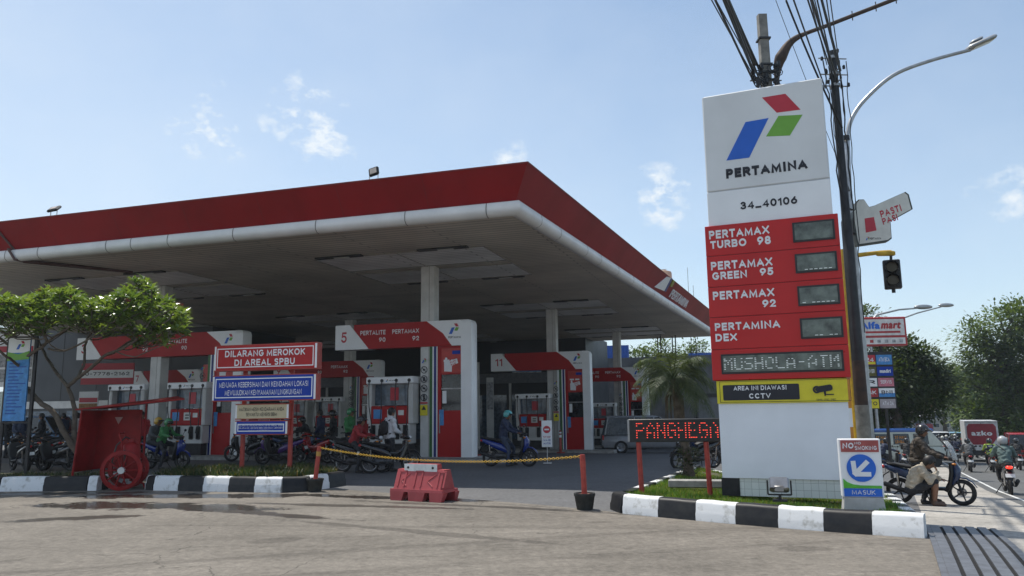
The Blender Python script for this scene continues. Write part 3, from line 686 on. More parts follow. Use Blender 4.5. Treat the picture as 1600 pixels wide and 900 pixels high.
# ================================================================ canopy
ZB = 6.3
cC = zp(802, 339, ZB); lD = V((-math.sin(R(72.4)), math.cos(R(72.4)), 0)); rD = V((math.sin(R(22)), math.cos(R(22)), 0))
nF = V((-lD.y, lD.x, 0)); nF = nF if nF.y < 0 else -nF; nR = V((rD.y, -rD.x, 0))
can = thing('station_canopy', 'huge flat petrol station canopy with dark red fascia and white gutter over the pumps', 'canopy', (cC.x, cC.y, 0))
LL, LR = 34.0, (zp(1109, 527, ZB)-cC).length+.5
def sk(n1, n2):   # vector w with w.nF = n1 and w.nR = n2
    det = nF.x*nR.y-nF.y*nR.x; return V(((n1*nR.y-n2*nF.y)/det, (nF.x*n2-nR.x*n1)/det, 0))
def edge_ring(o, z):   # three corners of the visible rim pushed out by o
    return [lD*LL+nF*o+V((0, 0, z)), sk(o, o)+V((0, 0, z)), rD*LR+nR*o+V((0, 0, z))]
CEIL = None
def ceil_mat(name, c, sc=.11):
    m = bpy.data.materials.new(name); m.use_nodes = True; t = m.node_tree; b = t.nodes['Principled BSDF']; n = t.nodes.new; L = t.links.new
    c0 = n('ShaderNodeTexCoord'); mp = n('ShaderNodeMapping'); mp.inputs['Rotation'].default_value = (0, 0, R(-17.6)*-1)
    br = n('ShaderNodeTexBrick'); br.offset = .5; br.inputs['Scale'].default_value = 1; br.inputs['Brick Width'].default_value = 5.2; br.inputs['Row Height'].default_value = sc; br.inputs['Mortar Size'].default_value = .03; br.inputs['Mortar Smooth'].default_value = .4
    br.inputs['Color1'].default_value = (*c, 1); br.inputs['Color2'].default_value = (*[q*.9 for q in c], 1); br.inputs['Mortar'].default_value = (*[q*.45 for q in c], 1)
    nz = n('ShaderNodeTexNoise'); nz.inputs['Scale'].default_value = .5; nz.inputs['Detail'].default_value = 5
    mx = n('ShaderNodeMix'); mx.data_type = 'RGBA'; mx.blend_type = 'MULTIPLY'; mx.inputs[0].default_value = 1
    mr = n('ShaderNodeMapRange'); mr.inputs['From Min'].default_value = .3; mr.inputs['From Max'].default_value = .7; mr.inputs['To Min'].default_value = .72; mr.inputs['To Max'].default_value = 1.05
    L(c0.outputs['Object'], mp.inputs[0]); L(mp.outputs[0], br.inputs['Vector']); L(c0.outputs['Object'], nz.inputs['Vector']); L(nz.outputs['Fac'], mr.inputs[0])
    cc = n('ShaderNodeCombineXYZ'); [L(mr.outputs[0], cc.inputs[i]) for i in range(3)]
    L(br.outputs['Color'], mx.inputs[6]); L(cc.outputs[0], mx.inputs[7]); L(mx.outputs[2], b.inputs['Base Color']); b.inputs['Roughness'].default_value = .45
    bp = n('ShaderNodeBump'); bp.inputs['Strength'].default_value = .5; bp.inputs['Distance'].default_value = .02; L(br.outputs['Fac'], bp.inputs['Height']); bp.invert = True; L(bp.outputs[0], b.inputs['Normal'])
    return m
CEIL = ceil_mat('ceiling_slats', (.68, .62, .525), .24); CEIL2 = ceil_mat('ceiling_panel_light', (.98, .97, .95), .24)
ZC = ZB+.1
a, b, c = edge_ring(-.12, ZC); far = a+c-b
mb = MB(); mb.add([a, b, c, far], [(0, 1, 2, 3)]); mb.add([p+V((0, 0, .9)) for p in (a, b, c, far)], [(0, 1, 2, 3)]); ceil = mb.build('ceiling', CEIL, can)
prof = [(-.12, ZC), (.10, ZB), (.20, ZB+.02), (.27, ZB+.09), (.285, ZB+.20), (.265, ZB+.31), (.24, ZB+.345), (.08, ZB+.345)]
rg = [edge_ring(o, z) for o, z in prof]
mb = MB(); n = len(prof)
P = [p for r in rg for p in r]
mb.add(P, [(i*3+k, i*3+k+1, i*3+3+k+1, i*3+3+k) for i in range(n-1) for k in (0, 1)])
mb.build('gutter', mat('gutter_white', (.74, .74, .73), .4, var=.05, scale=1.5), can, smooth=60)
mb = MB()
def band(q, w, base, dirv, nv):
    pts = [base+dirv*q+nv*(o+.006)+V((0, 0, z-(.006 if o < .2 and z < ZB+.1 else 0))) for o, z in prof[1:7]]
    pts2 = [p+dirv*w for p in pts]
    mb.add(pts+pts2, [(i, i+1, 7+i, 6+i) for i in range(5)])
rnd = random.Random(5)
q = .6
while q < LL: band(q, .022, V((0, 0, 0)), lD, nF); q += rnd.choice((1.3, 2.6, 2.6, .9, 2.2))
q = 1.3
while q < LR: band(q, .022, V((0, 0, 0)), rD, nR); q += rnd.choice((1.6, 2.3, 2.6))
mb.build('gutter_joint', mat('gutter_joint_grime', (.11, .10, .09), .6), can)
FZ0, FZ1, FO = ZB+.35, 1.6+5.6*(ZB-1.6)/4.5+.0, .62
mb = MB(); r1, r2, r3 = edge_ring(.10, FZ0), edge_ring(FO, FZ1), edge_ring(FO-.08, FZ1+.01); r4 = edge_ring(-.3, FZ1-.3)
P = r1+r2+r3+r4; mb.add(P, [(i*3+k, i*3+k+1, i*3+3+k+1, i*3+3+k) for i in range(3) for k in (0, 1)]); fas = mb.build('fascia', FASC, can)
mb = MB(); P = edge_ring(FO+.006, FZ1-.02)+edge_ring(FO+.02, FZ1+.015)+edge_ring(FO-.1, FZ1+.02); mb.add(P, [(i*3+k, i*3+k+1, i*3+3+k+1, i*3+3+k) for i in range(2) for k in (0, 1)]); mb.build('fascia_cap', mat('fascia_edge', (.2, .012, .016), .5), can)
# pipe down the fascia at the far left of the front
mb = MB(); q = 1.9
for (dv, nv, L_) in ((lD, nF, LL), (rD, nR, LR)):
    q = 2.2
    while q < L_:
        b0_, b1_ = dv*q+nv*.10+V((0, 0, FZ0)), dv*q+nv*FO+V((0, 0, FZ1-.03)); o_ = nv*.004
        mb.add([b0_+o_, b0_+dv*.012+o_, b1_+dv*.012+o_, b1_+o_], [(0, 1, 2, 3)]); q += 2.44
mb.build('fascia_seam', mat('fascia_seam_red', (.14, .004, .008), .6), can)
# lettering and emblem flag on the road side fascia
fn = (edge_ring(FO, FZ1)[1]-edge_ring(.10, FZ0)[1]); up_ = (nR*(FO-.10)+V((0, 0, FZ1-FZ0))).normalized(); outv = rD.cross(up_); outv = outv if outv.dot(nR) > 0 else -outv
def fas_pt(px, py):
    """distance along rD and up the fascia of a pixel"""
    P0 = cC+nR*.10+V((0, 0, FZ0)); P0 = V((P0.x, P0.y, FZ0)); d = ray(px, py); nn = outv; o_ = V((0, 0, EYE)); k = (P0-o_).dot(nn)/d.dot(nn); p = o_+d*k-P0; return p.dot(rD), p.dot(up_)
fb = bpy.data.objects.new('fascia_sign', None)
fr = M4((( rD.x, -outv.x, up_.x, cC.x+nR.x*.10), (rD.y, -outv.y, up_.y, cC.y+nR.y*.10), (rD.z, -outv.z, up_.z, FZ0), (0, 0, 0, 1)))
fsg = thing('fascia_sign', 'white PERTAMINA lettering and striped flag panel on the road side canopy fascia', 'sign'); fsg.matrix_world = fr
bpy.data.objects.remove(fb)
ua, va = fas_pt(1044, 463); ub, vb = fas_pt(1071, 478); uc, vc = fas_pt(1046.5, 451)
letters(fsg, 'PERTAMINA', ua, .20, ub-ua, .42, -.05, LETW, .012, thick=.05)
for k, (m_, pts) in enumerate(((WHITE, ((1022, 448), (1041.5, 432), (1047, 433.6), (1036.5, 454))), (mat('flag_blue', (.03, .06, .25), .4), ((1036.7, 454.2), (1047.2, 433.8), (1049.6, 434.6), (1039, 455.4))), (mat('flag_olive', (.28, .30, .03), .4), ((1046, 446.5), (1050.6, 436.6), (1053.5, 438.2), (1048.6, 448))))):
    mb = MB(); mb.prism([fas_pt(*q_) for q_ in pts], -.05-.004*k, -.01); mb.build('flag_stripe', m_, fsg)
# ceiling light fields round the columns, and the columns
c0 = V(zp(667.5, 415, ZC)); 
COLS = {}; CLADF = mat('painted_shadow_gap', (.34, .32, .29), .7)
k5 = V((-1.32, 24.8, 0))+lD*1.60+V((-nF.x, -nF.y, 0))*.275
for i, sp_l in enumerate((0, 11.0, 22)):
    for j in range(3):
        p = k5+lD*sp_l+rD*(12.5*j); COLS[i, j] = p
        loc = p-V((cC.x, cC.y, 0))
        mb = MB(); mb.T = M4.Translation(loc) @ M4.Rotation(math.atan2(-lD.y, -lD.x), 4, 'Z')
        gz = G(p.x, p.y)-.05
        mb.box((0, 0, (ZC+gz)/2), (.48, .44, ZC-gz-.004), ch=.02); mb.span((.06, -.2205, gz), (.08, -.224, ZC-.01), mi=1); mb.build('column', [DWHITE, CONC], can, smooth=40)
        mb = MB(); mb.T = M4.Translation(loc+V((0, 0, ZC-.012))) @ M4.Rotation(math.atan2(-lD.y, -lD.x), 4, 'Z')
        for (x_, y_) in ((-1.42, -1.45), (1.42, -1.45), (-1.42, 1.45), (1.42, 1.45)): mb.box((x_, y_, 0), (2.8, 2.2, .02), mi=0)
        mb.build('ceiling_panel', CEIL2, can)
        mb = MB(); mb.T = M4.Translation(loc+V((0, 0, ZC-.02))) @ M4.Rotation(math.atan2(-lD.y, -lD.x), 4, 'Z')
        for y_ in (-2.58, -.32, .32, 2.58): mb.box((0, y_, 0), (5.7, .03, .03))
        for x_ in (-2.84, 0, 2.84): mb.box((x_, 0, .002), (.03, 5.1, .03))
        mb.build('panel_shade_lines', CLADF, can)  # thin grey strips draw a shadow gap round the ceiling panels
        for (x_, y_) in ((-1.9, -2.72), (1.6, -2.72), (-1.3, 2.72), (1.7, 2.72)):
            mb = MB(); mb.T = M4.Translation(loc+V((0, 0, ZC-.03))) @ M4.Rotation(math.atan2(-lD.y, -lD.x), 4, 'Z')
            mb.box((x_, y_, 0), (1.6, .22, .05), mi=1); mb.box((x_+.1, y_, -.032), (.5, .1, .02), mi=2); mb.build('ceiling_light', [DSTEEL, DSTEEL, DWHITE], can)
q0 = 16.2
mb = MB(); A_ = edge_ring(.10, FZ0)[1]+lD*q0; B_ = edge_ring(FO, FZ1)[1]+lD*(q0+.9); C_ = edge_ring(.30, ZB+.02)[1]+lD*(q0-.05)
mb.tube([B_+nF*.03, A_+nF*.03], .035, 8); mb.tube([A_+nF*.03, A_+nF*.25, C_, C_-nF*.3], .04, 8); mb.tube([C_-nF*.3, C_-nF*3.2-lD*1.4+V((0, 0, .06))], .06, 8); mb.build('drain_pipe', mat('pipe_grime', (.10, .05, .045), .6), can, smooth=50)
for k, (px, py) in enumerate(((84, 335), (584, 281))):
    d = ray(px, py); P0 = cC+nF*FO; kk = ((V((P0.x, P0.y, 0))).dot(nF))/(V((d.x, d.y, 0)).dot(nF)); X = V((kk*d.x, kk*d.y, FZ1+.02))
    f = thing('canopy_floodlight', ('slim flat LED floodlight on the canopy edge at the far left' if k == 0 else 'square floodlight on the canopy edge left of its corner'), 'floodlight', X, R(-18), 'floodlights on the canopy edge')
    mb = MB(); rt = M4.Rotation(R(-52 if k == 0 else -14), 3, 'X') @ M4.Rotation(R(-14), 3, 'Y'); mb.box((0, 0, .19), (.28 if k else .34, .08, .24 if k else .30), rot=rt, ch=.03); mb.build('lamp_housing', DSTEEL, f, smooth=40)
    mb = MB(); mb.box(V((0, 0, .19))+rt @ V((0, -.043, 0)), (.18, .01, .15), rot=rt); mb.build('lamp_glass', mat('lamp_diffuser', (.6, .5, .42), .3), f)
    mb = MB(); mb.bar((-.12, 0, -.02), (-.12, 0, .18), .012); mb.bar((.12, 0, -.02), (.12, 0, .18), .012); mb.build('bracket', DWHITE, f)
X = at(1046, 424, 50)
wt = thing('water_tank', 'small pale orange water tank above the road end of the canopy', 'water tank', (X.x, X.y+2, X.z-.1), 0)
mb = MB(); mb.lathe([(.01, -.9), (.55, -.9), (.58, -.8), (.56, .3), (.5, .42), (.2, .5), (.01, .5)], n=20); mb.build('tank_body', mat('tank_orange', (.62, .36, .24), .5), wt, smooth=40)
mb = MB(); mb.lathe([(.01, .5), (.22, .5), (.22, .58), (.01, .6)], n=14); mb.build('lid', DWHITE, wt)
mb = MB(); [mb.bar((a_*.5, b_*.5, -5.5), (a_*.5, b_*.5, -.88), .04) for a_ in (-1, 1) for b_ in (-1, 1)]; mb.build('tower_frame', DSTEEL, wt)
for k, (px, py, y0) in enumerate(((1074, 418, 62), (1083, 446, 62))):
    P1 = at(px, py, y0); mb = MB(); mb.bar((0, 0, 0), (0, 0, P1.z), .03, .015); o = mb.build('antenna_mast', DSTEEL); o.location = (P1.x, P1.y, 0)
    tag(o, 'thin antenna mast behind the canopy, ' + ('the taller one' if k == 0 else 'the shorter one further right'), 'antenna')

# ================================================================ pump kiosks
KRZ = math.atan2(-lD.y, -lD.x)      # local +x runs to the right along the board
PASTI_R = mat('poster_red', (.5, .04, .03), .4, var=.1)
def pasti(parent, x0, z0, s, y, m=LETW, txt=True):
    """pointing-hand shaped plate with its slogan"""
    mb = MB(); pts = [(.0, 0), (.62, -.04), (.64, .42), (1.16, .62), (1.06, .98), (.42, .80), (.27, .84), (.24, 1.05), (.12, 1.08), (.06, 1.0), (.07, .78), (-.02, .74)]
    mb.prism([(x0+p[0]*s, z0+p[1]*s) for p in pts], y, y+.008); mb.build('slogan_plate', m, parent)
    if txt:
        letters(parent, 'PASTI', x0+.48*s, z0+.66*s, .5*s, .15*s, y-.003, LRED, .04, rot=R(17)); letters(parent, 'PAS!', x0+.56*s, z0+.47*s, .42*s, .15*s, y-.003, LRED, .04, rot=R(17))
def pictos(parent, x, z0, y, w=.26):
    for k in range(4):
        z = z0+(4-k)*.30; mb = MB()
        mb.lathe([(w*.38, -.004), (w*.46, -.004), (w*.46, .004), (w*.38, .004), (w*.38, -.004)], (x, y, z), 'y', 20)
        mb.box((x, y, z), (w*.78, .006, .02), rot=M4.Rotation(R(45), 3, 'Y')); mb.box((x, y, z), (w*(.3, .25, .35, .18)[k], .008, (.05, .12, .05, .2)[k]*w*4))
        mb.build('pictogram', INK, parent)
    panel(parent, 'pictogram_strip', x-w*.5, z0+.1, w, .05, y-.003, LRED, .008); panel(parent, 'warning_label', x-w*.5, z0-.28, w, .34, y-.003, YELL, .006)
    mb = MB(); mb.prism([(x-.08, z0-.1), (x+.08, z0-.1), (x, z0+.03)], y-.01, y-.004); mb.build('warning_symbol', INK, parent)
    emblem(parent, x-.08, z0+1.42, .15, y-.004)
def kiosk(P, W, num, labels, label, H=4.5, door=True, dz=0, poster=True):
    gz = G(P[0], P[1]); h0 = H-.84
    k = thing('pump_kiosk', label, 'kiosk', (P[0], P[1], gz+dz), KRZ, 'red and white pump kiosks under the canopy')
    mb = MB(); mb.span((-W+.7, .012, h0), (-.45, .50, H-.003)); mb.build('header_board', DRED, k)
    mb = MB(); mb.prism([(-W, h0-.004), (-W+1.28, h0-.004), (-W+.55, H), (-W, H)], -.004, .508); mb.build('number_end', WHITE, k)
    mb = MB(); mb.prism([(-1.02, h0+.42), (-.7, h0), (-.36, h0), (-.36, H-.003), (-1.6, H-.003)], .003, .506); mb.build('emblem_end', WHITE, k)
    rings = [[(x, y, z) for (x, y) in ((-.38, -.008), (-.02, -.008), (0, .03), (0, .47), (-.02, .51), (-.38, .51))] for z in (0, H-.14)]+[[(-.38, .0, H-.03), (-.06, .0, H-.03), (-.05, .03, H-.03), (-.05, .47, H-.03), (-.06, .5, H-.03), (-.38, .5, H-.03)], [(-.38, .03, H+.005), (-.14, .03, H+.005), (-.13, .05, H+.005), (-.13, .45, H+.005), (-.14, .47, H+.005), (-.38, .47, H+.005)]]
    mb = MB(); mb.loft(rings); mb.build('end_post', WHITE, k, smooth=50)
    if num:
        letters(k, num, -W+.22, h0+.24, .22 if len(num) == 1 else .36, .36, -.008, LRED, .025, name='bay_number')
    for (t1, t2, x, w) in labels:
        letters(k, t1, x, h0+.47, w, .15, .006, LETW, .03); letters(k, t2, x+w-.24, h0+.22, .24, .15, .006, LETW, .03)
    emblem(k, -.80, h0+.38, .34, -.004); letters(k, 'PERTAMINA', -.82, h0+.24, .44, .065, -.002, INK, .03)
    if door:
        mb = MB(); mb.span((-1.22, .06, 0), (-.38, .46, 1.62)); mb.span((-1.22, .06, 1.62), (-1.10, .46, h0-.003)); mb.span((-1.1, .06, 2.78), (-.38, .46, h0-.003)); mb.build('door_panel', DRED, k)
        mb = MB(); mb.span((-1.1, .10, 1.62), (-.38, .42, 2.78)); mb.build('kiosk_window', GLASSD, k)
        mb = MB(); mb.span((-1.1, .07, 2.30), (-.38, .098, 2.34)); mb.build('window_rail', ALU, k); mb = MB(); mb.span((-1.16, .03, .9), (-1.13, .055, 1.5)); mb.build('door_handle', ALU, k)
        mb = MB(); mb.span((-1.02, .055, .15), (-.48, .063, 1.45)); mb.span((-.98, .05, .2), (-.52, .058, .75)); mb.build('door_inset', DRED, k)
        if poster:
            panel(k, 'poster', -1.08, 2.82, .68, h0-2.9, .045, PASTI_R, .01); pasti(k, -.98, 2.88, .42, .036)
            panel(k, 'poster_label', -.70, h0-.28, .28, .12, .037, BLUE, .006); panel(k, 'poster_label', -1.0, h0-.52, .2, .07, .037, LETW, .006); panel(k, 'poster_label', -.74, h0-.52, .2, .07, .037, LETW, .006)
            panel(k, 'notice', -1.16, 1.15, .16, .5, .046, LBLUE, .008); panel(k, 'notice', -1.06, 1.85, .14, .4, .08, WHITE, .008)
        for (x_, w_, m_) in ((-1.50, .10, mat_green), (-1.40, .05, WHITE), (-1.35, .09, mat_blue), (-1.26, .035, WHITE)):
            panel(k, 'stripe', x_, 0, w_, h0-.003, .04, m_, .40)
        pictos(k, -1.68, 1.75, -.16 if False else .0)
    return k
mat_green = mat('stripe_green', (.03, .13, .025), .4); mat_blue = mat('stripe_blue', (.012, .02, .19), .4)
def island(P, x0, x1, label):
    k = thing('pump_island', label, 'pump island', (P[0], P[1], G(P[0], P[1])), KRZ, 'concrete pump islands')
    mb = MB(); mb.box(((x0+x1)/2, .25, .04), (x1-x0, 1.35, .22), ch=.03); mb.build('slab', CONC, k, smooth=40)
    mb = MB(); mb.span((x0+.02, -.44, .16), (x1-.02, -.40, .165)); mb.build('edge_strip', STEEL, k)
    return k
# ---- dispenser prototype (origin on the island top, front towards -y)
def make_dispenser():
    d = thing('fuel_dispenser', 'x', 'fuel pump', (0, 0, 0), KRZ, 'white and red fuel dispensers')
    mb = MB(); mb.box((0, .27, .2), (1.35, .42, .4)); mb.build('pedestal', DSTEEL, d)
    mb = MB(); mb.box((-.02, .27, .72), (1.5, .50, .64), ch=.02); mb.build('lower_cabinet', DWHITE, d, smooth=40)
    for x in (-.74, .74):
        mb = MB(); mb.box((x, .27, 1.72), (.16, .50, 1.36), ch=.02); mb.build('side_post', DWHITE, d, smooth=40)
    mb = MB(); mb.box((0, .27, 2.45), (1.70, .60, .24), ch=.025); mb.build('header', WHITE, d, smooth=40)
    for x in (-.72, -.26, .26, .72):
        mb = MB(); mb.disc((x, -.035, 2.44), .055, 'y', .03, 14); mb.build('hose_socket', BLACK, d)
    emblem(d, -.12, 2.40, .08, -.036); letters(d, 'PERTAMINA', .0, 2.42, .2, .04, -.034, INK)
    mb = MB(); mb.box((0, .26, 1.33), (1.34, .50, .58), ch=.02); mb.build('display_panel', DRED, d, smooth=40)
    mb = MB(); mb.box((0, .30, 2.0), (1.32, .05, .72)); mb.build('back_panel', GLASSB, d)
    for (x, z, w, h_, m) in ((-.42, 1.36, .30, .3, LBLUE), (.08, 1.36, .30, .28, DWHITE), (.42, 1.40, .2, .16, PLATE)): panel(d, 'display', x-w/2, z-h_/2, w, h_, -.0, m, .012)
    panel(d, 'read_out', .0, 1.38, .16, .05, -.006, LCD, .01); panel(d, 'read_out', .0, 1.28, .16, .05, -.006, LCD, .01)
    panel(d, 'price_card', -.10, 1.8, .30, .42, .26, LRED, .02)
    for x in (-.58, -.28, .28, .58):
        mb = MB(); mb.box((x, .0, .78), (.17, .06, .46), ch=.02); mb.build('nozzle_holster', BLACK, d, smooth=40)
        mb = MB(); mb.tube([(x, -.07, .98), (x, -.09, .85), (x, -.05, .62)], [.03, .035, .018], 8); mb.bar((x, -.08, .95), (x, -.14, .78), .012); mb.build('nozzle', BLACK, d, smooth=50)
    for (x, q) in ((-.72, -.62), (-.26, -.32), (.26, .32), (.72, .62)):
        mb = MB(); mb.tube([(x, -.05, 2.42), (x*.98, -.10, 2.1), (x*.96+.02, -.12, 1.6), (q+.06, -.13, 1.0), (q+.03, -.14, .62), (q, -.13, .7), (q, -.09, .88)], .016, 6); mb.build('hose', BLACK, d, smooth=60)
    return d
DISP = make_dispenser(); first = [True]
def dispenser(P, label, rz=0):
    d = DISP if first[0] else copy_tree(DISP); first[0] = False
    d.location = (P[0], P[1], G(P[0], P[1])+.15); d['label'] = label; return d
def along(P, u, v=0): return V((P[0], P[1], 0))-lD*u+V((-nF.x, -nF.y, 0))*v
K5 = (-1.32, 24.8); K3 = (-9.65, 27.45); K11 = (3.60, 36.0); K9 = (-6.8, 39.6); K7 = (-17.0, 42.0); K13 = (8.2, 47.2)
kiosk(K5, 5.0, '5', [('PERTALITE', '90', -4.05, .95), ('PERTAMAX', '92', -2.85, .98)], 'red and white pump kiosk with the number 5, nearest to the road', H=4.55)
kiosk(K3, 7.6, '3', [('PERTAMAX', '92', -5.2, .98), ('PERTALITE', '90', -3.4, .95)], 'long red and white pump kiosk with the number 3 behind the flat topped tree', H=4.55)
kiosk(K11, 4.9, '11', [], 'red and white pump kiosk with the number 11 in the second row', H=4.7)
kiosk(K9, 6.4, '9', [('PERTALITE', '90', -4.4, .95), ('PERTAMAX', '92', -2.9, .98)], 'shaded red pump kiosk behind the sign boards in the second row', H=4.6)
kiosk(K7, 4.6, '7', [], 'far red pump kiosk with the number 7 behind the long kiosk', H=4.3)
kiosk(K13, 5.0, '', [('PERTALITE', '90', -3.9, .9), ('PERTAMAX', '92', -2.6, .95)], 'farthest red pump kiosk, partly hidden behind the palm', H=4.9)
for P, a_, b_, l_ in ((K5, -5.2, 1.1, 'pale concrete slab under kiosk 5'), (K3, -7.6, 1.0, 'pale concrete slab under kiosk 3'), (K11, -5.0, 1.1, 'pale concrete slab under kiosk 11'), (K9, -6.5, 1, 'pale concrete slab under the kiosk behind the sign boards'), (K7, -4.6, .8, 'pale concrete slab under kiosk 7'), (K13, -5, 1, 'pale concrete slab under the farthest kiosk')): island(P, a_, b_, l_)
dispenser(along(K5, -2.75, -.35), 'white fuel dispenser with red panel, beside kiosk 5')
dispenser(along(K3, -2.05, -.35), 'white fuel dispenser behind the rider in green, beside kiosk 3')
dispenser(along(K3, -5.0, -.1), 'white fuel dispenser just right of the tree, left part of kiosk 3')
dispenser(along(K11, -2.75, -.3), 'white fuel dispenser behind the rider in the teal helmet')
dispenser(along(K9, -2.9, -.3), 'shaded white fuel dispenser left of kiosk 5, second row')
dispenser(along(K9, -4.9, -.3), 'shaded fuel dispenser behind the sign boards')
dispenser(along(K13, -2.8, -.3), 'far fuel dispenser behind the silver car')
# standing banner left of kiosk 3's stripes
P = along(K3, -1.9, .6); bn = thing('banner', 'tall narrow red banner with white lettering beside kiosk 3', 'banner', (P.x, P.y, G(P.x, P.y)), KRZ)
mb = MB(); mb.span((-.25, 0, .3), (.25, .015, 3.4)); mb.build('banner_cloth', PASTI_R, bn); letters(bn, 'TURBO', -1.0, 1.6, 1.9, .28, -.006, LETW, .03, rot=R(90)); mb = MB(); mb.bar((0, .03, 0), (0, .03, 3.45), .015); mb.box((0, .03, .03), (.5, .35, .04)); mb.build('stand', DSTEEL, bn)

# ================================================================ buildings behind the pumps
CLAD = mat('dark_grey_cladding', (.055, .060, .068), .5, var=.08, scale=.8)
def building(name, label, P, rz, W, H, D_, m, cat='building'):
    b = thing(name, label, cat, (P[0], P[1], G(*P[:2])-.1), rz); mb = MB(); mb.span((0, 0, 0), (W, D_, H)); mb.build('wall', m, b); return b
ob = building('station_office', 'dark grey clad station office behind the parked motorbikes', (-30, 46.5), KRZ, 14.1, 8.2, 8, CLAD)
for k in range(5): panel(ob, 'cladding_seam', 2.6*k+1, .3, .03, 7.6, -.012, BLACK, .012)
panel(ob, 'white_band', .5, 2.35, 13.4, .42, -.06, DWHITE, .06); 
for k in range(4): panel(ob, 'office_window', 1.2+3*k, .6, 2.4, 1.6, -.02, GLASSB, .02)
def poster(px0, py0, px1, py1, Y, label, cols, txt=None):
    a, b = at(px0, py0, Y), at(px1, py1, Y); w, h = b.x-a.x, a.z-b.z
    p = thing('poster_board', label, 'poster', (a.x, Y, b.z)); mb = MB(); mb.span((0, 0, 0), (w, .05, h)); mb.build('board', cols[0], p)
    z = h
    for (f, m) in cols[1:]:
        panel(p, 'printed_band', .03, z-f*h, w-.06, f*h*.85, -.006, m, .004); z -= f*h
    if txt: letters(p, txt, w*.08, h*.42, w*.84, h*.16, -.012, INK, .02)
    return p
GREY = mat('printed_grey', (.42, .43, .45), .5, var=.3, scale=7)
poster(0, 512, 48, 604, 41, 'large white and red price poster at the upper left edge behind the tree', [WHITE, (.30, WHITE), (.12, LRED), (.25, GREY), (.25, GREY)])
poster(128, 568, 208, 600, 40, 'white phone number board with red frame behind kiosk 3', [LRED, (.25, LRED), (.45, WHITE), (.3, LRED)], '0-7778-2162')
poster(124, 612, 152, 640, 40, 'small red and white notice board low behind the tree', [WHITE, (.3, WHITE), (.3, LRED), (.35, mat('printed_ochre', (.4, .2, .06), .5, var=.3, scale=9))])
poster(404, 640, 420, 690, 44, 'slim white notice at the back wall behind the sign boards', [WHITE, (.4, GREY), (.4, GREEN)])
poster(452, 628, 482, 648, 44, 'white notice board behind the yellow sign board', [WHITE, (.5, GREY), (.4, LETW)])
sb = building('station_shop', 'dark glazed station shop behind kiosk 11', (-20.2, 60.4), KRZ, 26.4, 7.6, 8, CLAD)
for k in range(9):
    panel(sb, 'shop_window', .8+2.9*k, .5, 2.5, 3.0, -.03, GLASSB, .03); mb = MB(); mb.span((.6+2.9*k, -.12, .1), (.76+2.9*k, -.0, 4.6)); mb.build('mullion', DWHITE, sb)
panel(sb, 'shop_fascia', 0, 4.3, 26.3, .7, -.2, mat('grey_fascia', (.2, .21, .23), .5), .2)
for k in (1, 2, 5, 7): panel(sb, 'window_blind', 1.0+2.9*k, 1.9, 1.9, 1.2, -.036, mat('blind_%d' % k, (.28, .30, .32), .6), .004)
# boundary wall and blue sheeting at the back of the site
CORR = mat('blue_corrugated_sheet', (.02, .10, .42), .4, var=.1)
def corrugated(label, P0, P1, z0, z1):
    P0, P1 = V(P0), V(P1); L = (P1-P0).length; d = (P1-P0)/L; n = V((d.y, -d.x)); mb = MB(); k = int(L/.13); vs = []
    for i in range(k+1):
        q = P0+d*(L*i/k)+n*(.035 if i % 2 else 0); vs += [(q.x, q.y, z0), (q.x, q.y, z1)]
    mb.add(vs, [(2*i, 2*i+2, 2*i+3, 2*i+1) for i in range(k)]); o = mb.build('corrugated_fence', CORR); o.modifiers.new('thickness', 'SOLIDIFY').thickness = .01
    return tag(o, label, 'fence')
A_, B_ = at(905, 560, 66), at(1135, 570, 62)
za, zb_ = at(940, 561, 66).z, at(940, 541, 66).z
mb = MB(); mb.prism([(A_.x, A_.y), (B_.x, B_.y), (B_.x+.1, B_.y+.3), (A_.x, A_.y+.3)], -3, za, axes='xy'); tag(mb.build('boundary_wall', mat('dark_render', (.10, .105, .11), .8, var=.2, scale=1)), 'dark rendered boundary wall at the back of the forecourt', 'wall')
corrugated('blue corrugated sheet fence on the back wall, seen left of the far column', (A_.x, A_.y+.05), at(983, 560, 65.1).xy, za+.004, zb_)
corrugated('blue corrugated sheet fence on the back wall, seen behind the palm crown', at(1076, 560, 63.2).xy, (B_.x, B_.y+.05), za-1.0, at(1100, 551, 62.5).z)
X0 = at(1092, 690, 40); gt = thing('louvre_gate', 'grey panelled steel gate behind the palm', 'gate', (X0.x, 40, G(X0.x, 40)), R(-8))
mb = MB(); 
for k in range(2): mb.box((.75+1.45*k, 0, 1.35), (1.35, .06, 2.6), ch=.01)
mb.build('gate_leaf', mat('grey_gate', (.16, .17, .18), .55, var=.1), gt); mb = MB(); mb.span((-.1, -.05, 0), (0, .06, 2.9)); mb.span((2.9, -.05, 0), (3.0, .06, 2.9)); mb.span((0, -.04, 2.72), (2.9, .05, 2.9)); mb.build('gate_frame', DSTEEL, gt)

for k, (px0, py0, px1, py1, Y, d_, cols) in enumerate(((760, 590, 772, 690, 46, 'tall pale poster panel between kiosk 5 and kiosk 11', [DWHITE, (.5, GREY), (.4, DWHITE)]), (742, 566, 750, 700, 44, 'slim white steel post board right of kiosk 5', [DWHITE, (.9, DWHITE)]), (800, 566, 846, 582, 50, 'pale sign strip over the shop window left of kiosk 11', [GREY, (.9, LBLUE)]))):
    poster(px0, py0, px1, py1, Y, d_, cols)
